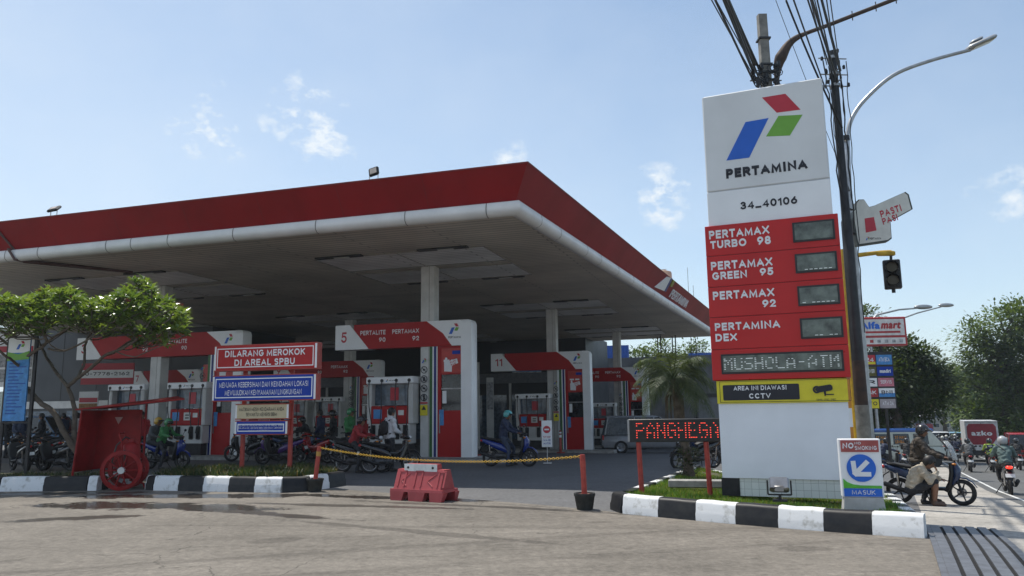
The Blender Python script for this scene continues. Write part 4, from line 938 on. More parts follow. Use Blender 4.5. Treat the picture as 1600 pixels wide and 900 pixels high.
# ================================================================ left kerbs, planting, sign boards
kerb('short black and white kerb in front of the flat topped tree', [(-16, 17.3), (-11.1, 17.0), (-9.17, 16.92), (-8.95, 16.92), (-8.88, 17.2), (-8.85, 18.2)], 1, .78, zoff=-.005)
kerb('black and white kerb with rounded ends under the red and blue sign boards', [(-7.85, 18.1), (-7.93, 16.98), (-7.7, 16.82), (-4.72, 15.98), (-4.2, 16.2), (-3.74, 17.4)], 0, .68, zoff=-.005)
bedA = [(-16, 17.4), (-8.7, 17.05), (-8.6, 18.6), (-16, 19.2)]; bedB = [(-7.8, 17.0), (-4.75, 16.15), (-4.3, 16.35), (-3.9, 17.4), (-4.4, 18.6), (-7.7, 18.9)]
soil('planting_bed', bedA, .25, SOIL); soil('planting_bed', bedB, .25, SOIL)
HED1 = leafmat('hedge_leaf_dark', (.035, .07, .018), (.015, .03, .01)); HED2 = leafmat('hedge_leaf_olive', (.10, .11, .035), (.05, .06, .02)); HED3 = leafmat('hedge_leaf_dry', (.26, .20, .10), (.14, .10, .05))
grass('low_plants', bedB, .24, 9000, .17, .012, [HED1, HED2, HED3], lean=.8, bald=-.3, seed=4)
grass('low_plants', bedA, .24, 2500, .08, .010, [HED1, HED2, HED3], lean=.8, bald=.2, seed=9)
YS = 17.6
SRZ = R(-15)
def sboard(label, px0, pt, px1, pb, m, lines_, mt, frame=WHITE, d=.22, skew=3, side=POSTR):
    a = at(px0, pb, YS+.3); P0 = (a.x, a.y); w = pl(px1, pb-4, P0, SRZ)[0]; h = pl(px0, pt, P0, SRZ)[1]-a.z
    s = thing('sign_board', label, 'sign board', (a.x, a.y, a.z), SRZ, 'sign boards on red posts')
    mb = MB(); mb.span((-.03, .0, -.025), (w+.03, d, h+.025)); mb.build('board_box', side, s)
    mb = MB(); mb.span((-.028, -.004, 0), (w+.028, -.001, h)); mb.build('white_margin', WHITE, s)
    mb = MB(); mb.span((.022, -.009, -.002), (w-.022, -.0045, h+.002)); mb.build('board_face', m, s)
    mb = MB(); e = .05
    for (p, q) in (((e, e), (w-e, e+.022)), ((e, h-e-.022), (w-e, h-e)), ((e, e+.022), (e+.022, h-e-.022)), ((w-e-.022, e+.022), (w-e, h-e-.022))): mb.span((p[0], -.013, p[1]), (q[0], -.0095, q[1]))
    if frame: mb.build('border', frame, s)
    for (t, x, z, lw, lh) in lines_: letters(s, t, x*w, z*h, lw*w, lh*h, -.015, mt, .035 if len(t) < 18 else .014)
    return s
BRD = mat('notice_red', (.43, .02, .022), .45, var=.04, spec=.25)
sboard('red notice board DILARANG MEROKOK, top of the stack', 336, 542, 493, 579, BRD, [('DILARANG MEROKOK', .10, .54, .80, .27), ('DI AREAL SPBU', .20, .16, .60, .27)], LETW)
sboard('wide blue notice board in the middle of the stack', 333, 589, 491, 626, BLUE, [('MENJAGA KEBERSIHAN DAN KEINDAHAN LOKASI', .06, .53, .88, .22), ('MEWUJUDKAN KENYAMANAN LINGKUNGAN', .12, .2, .76, .22)], LETW)
sboard('small cream notice board below the blue one', 369, 633, 449, 654, CREAM, [('MATIKAN MESIN KENDARAAN ANDA', .06, .54, .88, .26), ('SEWAKTU MENGISI BBM', .2, .16, .6, .26)], INK, frame=None, d=.14)
sboard('small dark blue notice board at the bottom of the stack', 368, 659, 447, 678, BLUE, [('DILARANG MENGAKTIFKAN HP DI AREAL SPBU', .06, .62, .88, .12), ('DILARANG MENGISI BBM DENGAN JERIGEN', .06, .42, .88, .12), ('JAGALAH KEBERSIHAN', .25, .2, .5, .12)], LETW, d=.12)
for k, px in enumerate((370, 445)):
    aa = at(336, 579, YS+.3); uu_ = pl(px, 640, (aa.x, aa.y), SRZ)[0]; mb = MB(); mb.box((0, 0, 1.35), (.085, .06, 2.7)); o = mb.build('sign_post', POSTR); o.location = (aa.x+math.cos(SRZ)*uu_+.07, aa.y+math.sin(SRZ)*uu_+.28, .2); o.rotation_euler.z = SRZ
    tag(o, ('left' if k == 0 else 'right')+' red steel post carrying the stack of notice boards', 'post', 'posts of the notice boards')
# blue information board on black legs
a, b = at(3, 658, 18.4), at(50, 528, 18.4); w, h = b.x-a.x, b.z-a.z
ib = thing('information_board', 'blue information board with white heading on black legs left of the tree', 'board', (a.x, 18.4, .2), R(-4)); z0 = a.z-.2
mb = MB(); mb.span((0, 0, z0), (w, .04, z0+h)); mb.build('board', LBLUE, ib)
panel(ib, 'heading', .0, z0+h*.82, w, h*.18, -.006, WHITE, .004); mb = MB(); mb.prism([(0, z0+h*.72), (w, z0+h*.74), (w, z0+h*.84), (w*.5, z0+h*.80), (0, z0+h*.83)], -.012, -.007); mb.build('green_band', GREEN, ib); emblem(ib, w*.38, z0+h*.86, .2, -.012)
rnd = random.Random(8); mb = MB()
for k in range(16): mb.span((w*.12, -.006, z0+h*(.68-.04*k)), (w*rnd.uniform(.5, .92), -.001, z0+h*(.68-.04*k)+.03))
mb.build('printed_lines', mat('board_text_blue', (.012, .10, .42), .4), ib)
for x in (-.02, w+.12):
    mb = MB(); mb.box((x, .05, (z0+h)/2), (.07, .06, z0+h)); mb.build('leg', DSTEEL, ib)
mb = MB(); mb.span((-.05, .01, z0-.06), (w+.15, .06, z0-.02)); mb.span((-.05, .01, z0+h), (w+.15, .06, z0+h+.04)); mb.build('frame_bar', DSTEEL, ib)

# ================================================================ fire extinguisher trolley and its red shelter
YC = 17.9
FRED = mat('fire_red_paint', (.26, .007, .008), .5, spec=.3, var=.15, scale=4)
sh = thing('extinguisher_shelter', 'open red sheet metal shelter with sloping roof beside the tree', 'shelter', (at(190, 745, YC).x, YC, .0))
def cq(px, py, Y=YC): p = at(px, py, Y); return (p.x-sh.location.x, p.z)
P = [cq(132, 735), cq(207, 728), cq(212, 640), cq(147, 641)]
mb = MB(); mb.prism(P, .30, .34); mb.build('back_panel', FRED, sh)
mb = MB(); mb.add([(*(P[0][0], -.5), P[0][1]), (P[0][0], .34, P[0][1]), (P[3][0], .34, P[3][1]), (P[3][0], -.5, P[3][1])], [(0, 1, 2, 3)]); o = mb.build('side_panel', FRED, sh); o.modifiers.new('t', 'SOLIDIFY').thickness = .02
r_ = [cq(140, 643, YC-.6), cq(196, 625, YC-.6), cq(288, 624, YC-.3)]
mb = MB(); Z = [P[3][1]-.0, P[3][1]+.30]
A = [(P[3][0]-.1, -.6, P[3][1]+.0), (cq(292, 622)[0]+.1, -.35, cq(290, 625)[1]), (cq(262, 622)[0], .5, cq(250, 622)[1]+.02), (P[3][0]+.05, .45, P[3][1]+.03)]
mb.add(A+[(x, y, z+.03) for x, y, z in A], [(3, 2, 1, 0), (4, 5, 6, 7), (0, 1, 5, 4), (1, 2, 6, 5), (2, 3, 7, 6), (3, 0, 4, 7)]); mb.build('roof', FRED, sh)
mb = MB(); mb.bar((P[0][0], -.5, .1), (P[3][0], -.5, P[3][1]), .025); mb.bar((P[1][0]+.1, .3, .1), (P[2][0]+.1, .3, P[2][1]+.15), .025); mb.build('frame_post', FRED, sh)
mb = MB(); x, z = cq(176, 652); mb.prism([(x-.09, z), (x+.09, z), (x, z-.16)], .28, .292); mb.build('triangle_emblem', mat('faded_sticker', (.5, .3, .28), .5), sh)
mb = MB(); x, z = cq(150, 748); mb.box((x, -.5, .06), (.5, .2, .1)); mb.box((x, -.5, .16), (.36, .14, .06)); mb.build('foot_tray', FRED, sh)
ex = thing('wheeled_extinguisher', 'red wheeled fire extinguisher with big spoked wheels in front of its shelter', 'extinguisher', (at(194, 757, 17.1).x, 17.1, 0), R(12))
for y in (-.28, .28):
    wl = thing('wheel', None, None, (0, y, .42)); wl.parent = ex
    mb = MB(); mb.lathe([(.40, -.03), (.42, -.025), (.42, .025), (.40, .03), (.335, .03), (.335, -.03), (.40, -.03)], (0, 0, 0), 'y', 32); mb.build('rim', FRED, wl, smooth=40)
    mb = MB(); mb.lathe([(.0, -.05), (.07, -.05), (.075, .05), (.0, .05)], (0, 0, 0), 'y', 16); mb.build('hub', DWHITE, wl, smooth=40)
    mb = MB()
    for k in range(10):
        w_ = 2*math.pi*k/10; mb.bar((.06*math.cos(w_), 0, .06*math.sin(w_)), (.37*math.cos(w_), 0, .37*math.sin(w_)), .016)
    mb.build('spokes', FRED, wl)
mb = MB(); mb.lathe([(.01, .22), (.17, .24), (.19, .3), (.19, .86), (.16, .95), (.07, 1.0), (.06, 1.08), (.01, 1.08)], (.10, 0, 0), 'z', 20); mb.build('cylinder', FRED, ex, smooth=50)
mb = MB(); 
for y in (-.2, .2): mb.tube([(.0, y, .42), (-.05, y, 1.0), (-.12, y, 1.2)], .018, 8)
mb.bar((-.12, -.2, 1.2), (-.12, .2, 1.2), .02); mb.bar((0, -.3, .42), (0, .3, .42), .025); mb.tube([(.1, 0, .2), (.38, 0, .12), (.42, 0, .02)], .02, 8); mb.build('handle_frame', FRED, ex, smooth=60)
mb = MB(); mb.tube([(.1, .02, 1.05), (.0, -.1, 1.12), (-.15, -.2, .95), (-.22, -.2, .6), (-.1, -.22, .45), (.05, -.22, .55), (.02, -.22, .85)], .018, 8); mb.build('hose', BLACK, ex, smooth=60)

# ================================================================ chain barrier and plastic barrier
CB = [(492, 768, 499, 697), (914, 796, 910, 710)]
ends = []
for k, (px, py, tx, ty) in enumerate(CB):
    g = gp(px, py); top = at(tx, ty, g.y)
    b = thing('chain_post', ('red post in a black cement pot at the kerb, left end of the yellow chain' if k == 0 else 'red post in a black cement pot, right end of the yellow chain'), 'post', g, 0, 'red posts of the chain barrier')
    hx = top.x-g.x; hz = top.z-g.z
    mb = MB(); mb.lathe([(.01, 0), (.13, 0), (.165, .21), (.175, .22), (.175, .26), (.15, .26), (.14, .235), (.01, .235)], n=20); mb.build('pot', mat('pot_black_%d' % k, (.028, .03, .028), .7, var=.3, scale=9), b, smooth=40)
    mb = MB(); mb.lathe([(.001, .23), (.142, .233), (.142, .238), (.001, .245)], n=20); mb.build('cement_fill', mat('cement_red_%d' % k, (.3, .14, .10), .9, var=.3), b)
    mb = MB(); mb.tube([(0, 0, .2), (hx, 0, hz-.03), (hx, 0, hz)], [.045, .045, .04], 14); mb.build('tube', POSTR, b, smooth=50)
    mb = MB(); mb.tube([(hx*.8, 0, hz*.8-.02), (hx*.88, 0, hz*.88)], .048, 14); mb.build('reflector_band', mat('band_orange_%d' % k, (.5, .28, .05) if k == 0 else (.42, .06, .04), .5), b)
    ends.append(V((g.x+hx, g.y, g.z+hz-.03)))
mid = at(705, 720, (ends[0].y+ends[1].y)/2+.0)
mb = MB(); A_, B_ = ends; nL = 150
def chain_pt(u):
    p = A_.lerp(B_, u); zc_ = A_.z*(1-u)*(1-2*u)+mid.z*4*u*(1-u)-B_.z*u*(1-2*u)
    return V((p.x, p.y, zc_))
for k in range(nL):
    p, q = chain_pt((k-.12)/nL), chain_pt((k+1.12)/nL); d = (q-p); c = (p+q)/2; t = d.normalized(); s_ = t.cross(V((0, 0, 1))).normalized(); n_ = t.cross(s_)
    ax = s_ if k % 2 else n_; L2, w2 = d.length/2, .017; pts = []
    for i in range(10):
        a = 2*math.pi*i/10; pts.append(c+t*(L2*math.copysign(abs(math.cos(a))**.7, math.cos(a)))+ax*(w2*math.copysign(abs(math.sin(a))**.7, math.sin(a))))
    mb.tube(pts+[pts[0]], .0048, 5, cap=False)
tag(mb.build('plastic_chain', mat('chain_yellow', (.70, .42, .03), .4, var=.1), smooth=60), 'yellow plastic chain hanging between the two red posts', 'chain')
BAR = mat('faded_red_plastic', (.44, .065, .07), .5, var=.1, scale=3, rgb2=(.33, .045, .05))
ga, gb_ = gp(624, 779), gp(702, 783); bz = math.atan2(gb_.y-ga.y, gb_.x-ga.x); wB = (gb_-ga).length
br_ = thing('plastic_barrier', 'faded red plastic road barrier under the sagging chain', 'barrier', ((ga.x+gb_.x)/2, (ga.y+gb_.y)/2, 0), bz)
hB = at(665, 723, ga.y).z
def bsec(x0, x1, z0, z1, t0, t1):   # slab tapering towards the top
    return [[(x0, -t0, z0), (x1, -t0, z0), (x1, t0, z0), (x0, t0, z0)], [(x0, -t1, z1), (x1, -t1, z1), (x1, t1, z1), (x0, t1, z1)]]
H2 = wB/2
mb = MB()
mb.loft(bsec(-H2+.04, H2-.04, .20, hB*.85, .24, .10)); mb.loft(bsec(-H2+.22, H2-.22, hB*.85, hB, .10, .075))
mb.loft(bsec(-H2-.02, H2+.02, .155, .205, .265, .255))
for x0, x1 in ((-H2, -H2+.24), (-.15, .15), (H2-.24, H2)): mb.loft([[(x0+.0, -.275, 0), (x1, -.275, 0), (x1, -.17, 0), (x0, -.17, 0)], [(x0-.02, -.265, .16), (x1+.05, -.265, .16), (x1+.05, -.12, .16), (x0-.02, -.12, .16)]]); mb.loft([[(x0+.0, .17, 0), (x1, .17, 0), (x1, .275, 0), (x0, .275, 0)], [(x0-.02, .12, .16), (x1+.05, .12, .16), (x1+.05, .265, .16), (x0-.02, .265, .16)]])
def face(x, z, o=0):  # point on the sloping front face
    k = (z-.20)/(hB*.85-.20); return (x, -(.24+(.10-.24)*k)-o, z)
def rib(x0, x1, z0, z1, o=.012):
    mb.loft([[face(x0, z0, 0), face(x1, z0, 0), face(x1, z0, o), face(x0, z0, o)], [face(x0, z1, 0), face(x1, z1, 0), face(x1, z1, o), face(x0, z1, o)]])
for x in (-H2+.10, -.09, H2-.14): rib(x, x+.03, .25, hB*.80); rib(x+.14, x+.17, .25, hB*.80); rib(x, x+.17, hB*.78, hB*.82)
for x in (-.30, .27):
    for dx0, dx1, za_, zb2 in ((.09, -.07, hB*.72, hB*.54), (-.07, .06, hB*.54, hB*.40)):
        p, q = face(x+dx0, za_), face(x+dx1, zb2); mb.bar(p, q, .011)
mb.build('barrier_body', BAR, br_, smooth=30)
mb = MB()
for k in range(3): mb.box((-.24+.24*k, -.108, hB*.90), (.235, .012, .13))
mb.build('reflector_plate', mat('reflector_silver', (.72, .75, .74), .35, var=.1), br_)
mb = MB(); [mb.disc((x, -.118, hB*.90), .022, 'y', .01, 12) for x in (-.27, .27)]; mb.build('plate_bolt', BLACK, br_)

# ================================================================ running-text sign on two posts
L0 = (zp(1005, 770, .22).x, zp(1005, 770, .22).y); LRZ = math.atan2(zp(1111, 766, .22).y-L0[1], zp(1111, 766, .22).x-L0[0]) if False else R(-9)
def lp(px, py): return pl(px, py, L0, LRZ)
led = thing('running_text_sign', 'black running text display with red lit letters on two thin red posts in the grass', 'LED sign', (*L0, .2), LRZ)
x0, z1 = lp(981, 655); z0 = lp(984, 691)[1]-.2; z1 -= .2; x1 = lp(1150, 655)[0]
mb = MB(); mb.box(((x0+x1)/2, .05, (z0+z1)/2), (x1-x0, .14, z1-z0), ch=.01); mb.build('housing', BLACK, led, smooth=40)
panel(led, 'screen', x0+.05, z0+.03, x1-x0-.08, z1-z0-.06, -.026, mat('led_screen', (.006, .006, .008), .35), .006)
mb = MB(); mb.span((x0-.012, -.028, z0+.01), (x0+.02, .12, z1-.01)); mb.build('end_cap', ALU, led)
tx0 = lp(995, 675)[0]; tx1 = lp(1124, 675)[0]; px_ = (tx1-tx0)/47.
dots(led, 'PANGHEGAR', tx0, z0+.075, px_, (z1-z0-.13)/6.5, -.030, LEDR, .62, .34, .12, xmax=x1-.06)
for px in (1003, 1110):
    x = lp(px, 760)[0]; mb = MB(); mb.tube([(x, .06, -.1), (x-.03, .06, z0+.05)], .042, 12); mb.build('post', POSTR, led, smooth=50)

# ================================================================ poles, lamps, cables
def curve_pts(P, n=8):
    out_ = []
    for i in range(len(P)-1):
        p0, p1, p2, p3 = P[max(i-1, 0)], P[i], P[i+1], P[min(i+2, len(P)-1)]
        for k in range(n):
            t = k/n; out_.append(.5*((2*p1)+(p2-p0)*t+(2*p0-5*p1+4*p2-p3)*t*t+(3*p1-p0-3*p2+p3)*t**3))
    return out_+[P[-1]]
pS = at(1351, 690, 14.9); sx, sy = pS.x, 14.9; zT = at(1303, 80, 14.9).z
GREYP = mat('painted_pole_foot', (.24, .23, .20), .8, var=.2, scale=6)
po = thing('utility_pole', 'dark rusty steel utility pole right behind the price sign', 'pole', (sx, sy, 0))
mb = MB(); mb.tube([(0, 0, 1.1), (0, 0, 1.6)], [.128, .127], 16); mb.build('grey_foot', GREYP, po, smooth=50)
mb = MB(); mb.tube([(0, 0, -.2), (0, 0, 1.1)], [.13, .128], 16); mb.build('foot', GREYP, po, smooth=50)
mb = MB(); mb.tube([(0, 0, 1.6), (0, 0, 2.45)], [.12, .115], 16); mb.build('rusty_part', RUST, po, smooth=50)
mb = MB(); mb.tube([(0, 0, 2.45), (0, 0, 5.2), (0, 0, 5.25), (.0, 0, zT)], [.114, .10, .085, .07], 16); mb.build('shaft', DSTEEL, po, smooth=50)
mb = MB()
for z in (zT-.15, zT-.5, zT-.75): mb.lathe([(.10, z-.03), (.10, z+.03), (.07, z+.03), (.07, z-.03), (.10, z-.03)], n=14); mb.bar((-.30, 0, z), (.30, .05, z), .014); mb.bar((0, -.25, z+.02), (0, .25, z+.02), .014)
mb.build('clamp', STEEL, po)
mb = MB()
for k in range(9):
    x, z = random.Random(k).uniform(-.3, .3), zT-random.Random(k+50).uniform(0, .8); mb.lathe([(.01, 0), (.03, .01), (.03, .07), (.012, .09)], (x, random.Random(k+9).uniform(-.1, .1), z), n=8)
mb.build('insulator', DSTEEL, po)
pC = at(1190, 24, 22); cx_, cy_ = pC.x, 22.
pc = thing('concrete_pole', 'grey square concrete utility pole sticking up behind the price sign', 'pole', (cx_, cy_, -.5))
mb = MB(); mb.loft([[(-.2, -.2, 0), (.2, -.2, 0), (.2, .2, 0), (-.2, .2, 0)], [(-.125, -.11, pC.z+.5), (.125, -.11, pC.z+.5), (.125, .11, pC.z+.53), (-.125, .11, pC.z+.53)]]); mb.build('shaft', mat('old_concrete', (.22, .21, .19), .9, var=.2, scale=4, bump=.3), pc)
zc_ = at(1190, 115, 22).z+.5
mb = MB()
for k, z in enumerate((zc_, zc_+.25, zc_-.25, pC.z-.3)): mb.box((0, 0, z), (.36, .34, .05)); mb.bar((-.5, -.05, z), (.45, -.05, z), .02) if k < 3 else None
mb.build('clamp', DSTEEL, pc)
mb = MB(); rnd = random.Random(4)
for k in range(16):
    x, z = rnd.uniform(-.5, .4), zc_+rnd.uniform(-.5, .35); mb.box((x, -.2+rnd.uniform(-.1, .1), z), (.08, .1, rnd.uniform(.1, .28)), ch=.01)
for k in range(10):
    x, z = rnd.uniform(-.3, .3), zc_-.2+rnd.uniform(-.4, .3); pts = [V((x+.16*math.cos(a), -.22, z+.12*math.sin(a))) for a in [i*math.pi/5 for i in range(11)]]; mb.tube(pts, .014, 5, cap=False)
mb.build('cable_joints', BLACK, pc)
# brown lamp pole with the broad bend, beside the concrete pole
bp0 = at(1214, 130, 22.2); q = [at(1214, 130, 22.2), at(1215, 108, 22.2), at(1222, 86, 22.1), at(1243, 60, 22.), at(1300, 37, 21.6), at(1400, -2, 21.), at(1450, -22, 20.7)]
lb = thing('street_lamp', 'rusty brown street lamp with a broad flat bend in its arm, behind the price sign', 'street lamp', (bp0.x, 22.2, -.4)); o_ = V((bp0.x, 22.2, -.4))
mb = MB(); mb.tube([(0, 0, 0), q[0]-o_], [.10, .075], 12); mb.build('shaft', RUST, lb, smooth=50)
mb = MB(); pp = [p-o_ for p in curve_pts(q, 6)]; mb.tube(pp, [.07+.11*max(0, 1-abs(i-11)/9) if i < 20 else .062 for i in range(len(pp))], 10, flat=1.); mb.build('arm', RUST, lb, smooth=50)
mb = MB(); mb.bar((0, 0, at(1214, 112, 22.2).z+.4), V((cx_, cy_, at(1214, 112, 22.2).z))-o_, .03); mb.build('tie_bar', DSTEEL, lb)
mb = MB()
for k in (26, 28, 30): mb.bar(pp[k]-V((0, 0, .15)), pp[k]+V((0, 0, .15)), .015)
mb.build('arm_pegs', RUST, lb)
e_ = pp[-1]; mb = MB(); mb.box(e_+V((.3, 0, .02)), (.7, .26, .12), ch=.03); mb.build('lamp_head', DSTEEL, lb)
# grey street lamp
YL = 16.2; q = [at(1356, 700, YL), at(1326, 300, YL), at(1323, 215, YL), at(1331, 185, YL), at(1352, 155, YL), at(1395, 118, YL), at(1450, 96, YL), at(1516, 78, YL)]
b0 = V((q[1].x+.02, YL, 0)); ls = thing('street_lamp', 'tall grey galvanised street lamp with a curved arm and flat LED head', 'street lamp', b0)
pp = [V((0, 0, -.4)), V((0, 0, 3)), q[1]-b0, q[2]-b0]+[p-b0 for p in curve_pts(q[2:], 6)][1:]
mb = MB(); mb.tube(pp, [.085, .08, .068, .06]+[.05-.012*i/30 for i in range(len(pp)-4)], 12); mb.build('pole', STEEL, ls, smooth=60)
h0, h1 = at(1512, 78, YL)-b0, at(1554, 60, YL)-b0; d = (h1-h0); L_ = d.length; rt = M4.Rotation(-math.atan2(d.z, d.x), 3, 'Y')
mb = MB(); mb.box((h0+h1)/2+V((0, 0, .03)), (L_, .26, .09), rot=rt, ch=.03); mb.box((h0+h1)/2+V((-.1, 0, .09)), (L_*.4, .16, .06), rot=rt, ch=.02); mb.build('lamp_head', STEEL, ls, smooth=40)
mb = MB(); mb.box((h0+h1)/2+V((.02, 0, -.02)), (L_*.7, .2, .02), rot=rt); mb.build('lamp_glass', mat('lamp_glass_warm', (.4, .33, .2), .25), ls)
mb = MB(); zz = at(1325, 213, YL).z; mb.lathe([(.10, zz-.1), (.10, zz), (.06, zz), (.06, zz-.1)], n=12); mb.build('collar', DSTEEL, ls)
mb = MB(); mb.bar((sx-b0.x, sy-b0.y, 6.2), (0, 0, 6.2), .02); mb.bar((sx-b0.x, sy-b0.y, 4.3), (0, 0, 4.3), .02); mb.build('tie_bar', DSTEEL, ls)
# cables
CAB = mat('cable_black', (.012, .012, .013), .55, var=.1)
def cable(label, P0, P1, sag, r, wob=0., group='overhead cables', n=26, seed=0):
    mb = MB(); P0, P1 = V(P0), V(P1); rnd = random.Random(seed); pts = []
    for i in range(n+1):
        u = i/n; p = P0.lerp(P1, u)-V((0, 0, sag*4*u*(1-u)))
        if wob: p += V((rnd.uniform(-wob, wob), rnd.uniform(-wob, wob), rnd.uniform(-wob, wob)))
        pts.append(p)
    mb.tube(pts, r, 6); return tag(mb.build('overhead_cable', CAB, smooth=60), label, 'cable', group)
top = V((sx, sy, zT)); back = V((-SU.x, -SU.y, 0)); rnd = random.Random(12)
for k in range(11):
    st_ = top+V((rnd.uniform(-.2, .2), rnd.uniform(-.1, .1), -.05-rnd.uniform(0, .75))); en = st_+back*45+V((rnd.uniform(-2.2, .8), 0, rnd.uniform(-.3, .8)))
    cable('black cable among the many running overhead from the dark utility pole', st_, en, rnd.uniform(.5, 1.3), rnd.choice((.009, .011, .014, .02)), group='cables from the dark utility pole', seed=k)
topc = V((cx_, cy_, zc_-.5))
for k in range(9):
    st_ = topc+V((rnd.uniform(-.45, .1), rnd.uniform(-.2, .1), rnd.uniform(-.45, .3))); en = st_+back*48+V((rnd.uniform(-2.2, 1.6), 0, rnd.uniform(-.6, 1.2)))
    cable('thick black cable among those running overhead from the concrete pole', st_, en, rnd.uniform(.3, 1.), rnd.choice((.013, .016, .03, .038)), .0, 'cables from the concrete pole', seed=k)
for k in range(8):
    x = rnd.choice((-1, 1))*rnd.uniform(.11, .17) if k else -.13
    cable('loose black cable hanging down along the dark utility pole', (sx+x*1.3+rnd.uniform(-.1, .1), sy-.08, zT-.1-rnd.uniform(0, .4)), (sx+x*.75, sy-.12, rnd.uniform(2.6, 6.3)), -.0, rnd.choice((.007, .009, .013)), .022, 'cables hanging along the utility pole', 18, k)
a_, b_ = at(1212, 0, 13.), at(1314, 262, 14.6)
cable('thin black stay wire crossing in front of the price sign', (a_.x, a_.y, a_.z), (b_.x, b_.y, b_.z), .05, .006, group='stay wires')
a_, b_ = at(1228, 0, 13.6), at(1316, 200, 14.7)
cable('thicker black cable crossing the upper right corner of the price sign', (a_.x, a_.y, a_.z), (b_.x, b_.y, b_.z), .1, .02, group='stay wires')

# ================================================================ slogan sign, traffic light, supermarket sign
YP = 15.1; a = at(1338, 383, YP); sg = thing('slogan_sign', 'white double sided hand shaped sign PASTI PAS! bracketed to the utility pole', 'sign', (a.x, YP, a.z), R(-6))
def gq(px, py): p = at(px, py, YP); return (p.x-a.x, p.z-a.z)
out_l = [gq(*p) for p in ((1340, 384), (1333, 340), (1333, 330), (1336, 327), (1337, 317), (1341, 312), (1349, 312), (1354, 320), (1357, 324), (1365, 322), (1411, 302), (1416, 306), (1422, 329), (1389, 347), (1391, 374), (1386, 378))]
cxy = (sum(p[0] for p in out_l)/len(out_l), sum(p[1] for p in out_l)/len(out_l))
mb = MB(); mb.prism(out_l, .0, .16); mb.build('rim', mat('dark_green_rim', (.05, .06, .05), .5), sg)
mb = MB(); mb.prism([(cxy[0]+(p[0]-cxy[0])*.955, cxy[1]+(p[1]-cxy[1])*.955) for p in out_l], -.006, -.001); mb.build('face', mat('sign_face_cream', (.66, .66, .60), .45, var=.06), sg)
p0, p1 = gq(1372, 333), gq(1408, 322); letters(sg, 'PASTI', p0[0]-.0, p0[1]-.05, .44, .14, -.010, LRED, .04, rot=R(17), shear=.15)
letters(sg, 'PAS!', p0[0]+.03, p0[1]-.215, .32, .13, -.010, LRED, .04, rot=R(17), shear=.15)
def shape(pts, m, nm, y0=-.010): mb = MB(); mb.prism([gq(*p) for p in pts], y0, -.004); return mb.build(nm, m, sg)
shape([(1350, 342), (1364, 340), (1368, 361), (1352, 364)], LRED, 'red_patch'); 
emblem(sg, gq(1352, 376)[0], gq(1352, 376)[1], .07, -.010); letters(sg, 'PERTAMINA', gq(1358, 376)[0], gq(1358, 376)[1]+.01, .22, .045, -.008, INK, .03)
mb = MB(); mb.bar((.0, .08, .75), (sx-a.x, sy-YP, .75), .02); mb.bar((.0, .08, .25), (sx-a.x, sy-YP, .25), .02); mb.build('bracket', DSTEEL, sg)
YT = 17.3; b0 = at(1322, 400, YT); YELP = mat('traffic_yellow', (.60, .36, .02), .5, var=.15, scale=5)
tl = thing('traffic_light', 'traffic light hanging from a yellow arm and pole behind the price sign', 'traffic light', (b0.x-.05, YT, -.2)); o_ = V((b0.x-.05, YT, -.2))
mb = MB(); mb.tube([(0, 0, 0), (0, 0, b0.z+.35)], [.10, .085], 14); mb.build('pole', YELP, tl, smooth=50)
e = at(1392, 396, YT)-o_; mb = MB(); mb.tube([(0, 0, b0.z+.18), (e.x*.8, 0, e.z+.03), (e.x, 0, e.z+.02)], [.055, .045, .06], 12); mb.box(e+V((-.12, 0, 0)), (.42, .1, .11), ch=.02); mb.build('arm', YELP, tl, smooth=50)
c_ = at(1394, 429, YT)-o_; hw = .36
TLM = M4.Translation(c_) @ M4.Rotation(R(-24), 4, 'Z') @ M4.Translation(-c_)
mb = MB(); mb.T = TLM; mb.box(c_, (hw, .24, .66), ch=.02); mb.bar(c_+V((0, 0, .3)), e, .03); mb.bar(c_-V((0, 0, .33)), c_-V((0, 0, .42)), .04); mb.build('lamp_housing', DSTEEL, tl, smooth=40)
for k, dz in enumerate((.15, -.15)):
    mb = MB(); mb.T = TLM; mb.disc(c_+V((0, -.125, dz)), .12, 'y', .02, 20); mb.build('lens', mat('unlit_lens_%d' % k, (.10, .075, .03), .3), tl)
    mb = MB(); mb.T = TLM; mb.lathe([(.135, -.16), (.14, .0), (.128, .0), (.122, -.15)], c_+V((0, -.12, dz)), 'y', 18); mb.build('visor', DSTEEL, tl)
YA = 29.; a = at(1342, 541, YA); w = at(1417, 541, YA).x-a.x; h = at(1342, 496, YA).z-a.z
al = thing('shop_sign', 'red and white supermarket sign box over a rack of bank signs on a steel frame', 'shop sign', (a.x, YA, a.z), R(-3)); 
AR = mat('shop_red', (.42, .03, .035), .4); AC = mat('shop_white', (.72, .70, .68), .4)
mb = MB(); mb.box((w/2, .2, h/2), (w, .4, h), ch=.02); mb.build('sign_box', AR, al, smooth=40)
panel(al, 'white_field', .04, h*.36, w-.12, h*.56, -.01, AC, .008); panel(al, 'lower_field', .04, h*.06, w-.12, h*.22, -.01, AC, .008); panel(al, 'red_underline', .06, h*.44, w-.30, h*.07, -.016, AR, .005)
letters(al, 'Alfa', .08, h*.58, w*.42, h*.26, -.018, BLUEB, .05); letters(al, 'mart', .08+w*.43, h*.58, w*.42, h*.24, -.018, AR, .04, shear=.25)
rnd = random.Random(2)
for k in range(6): panel(al, 'small_symbol', .15+k*w*.15, h*.11, w*.07, h*.1, -.016, (GREY, AR)[k == 1], .005)
fx = [at(x, 600, YA).x-a.x for x in (1352, 1371, 1396.5)]
rows = [(552, 569), (570.5, 586.5), (588, 603), (604, 619.5), (621, 637)]
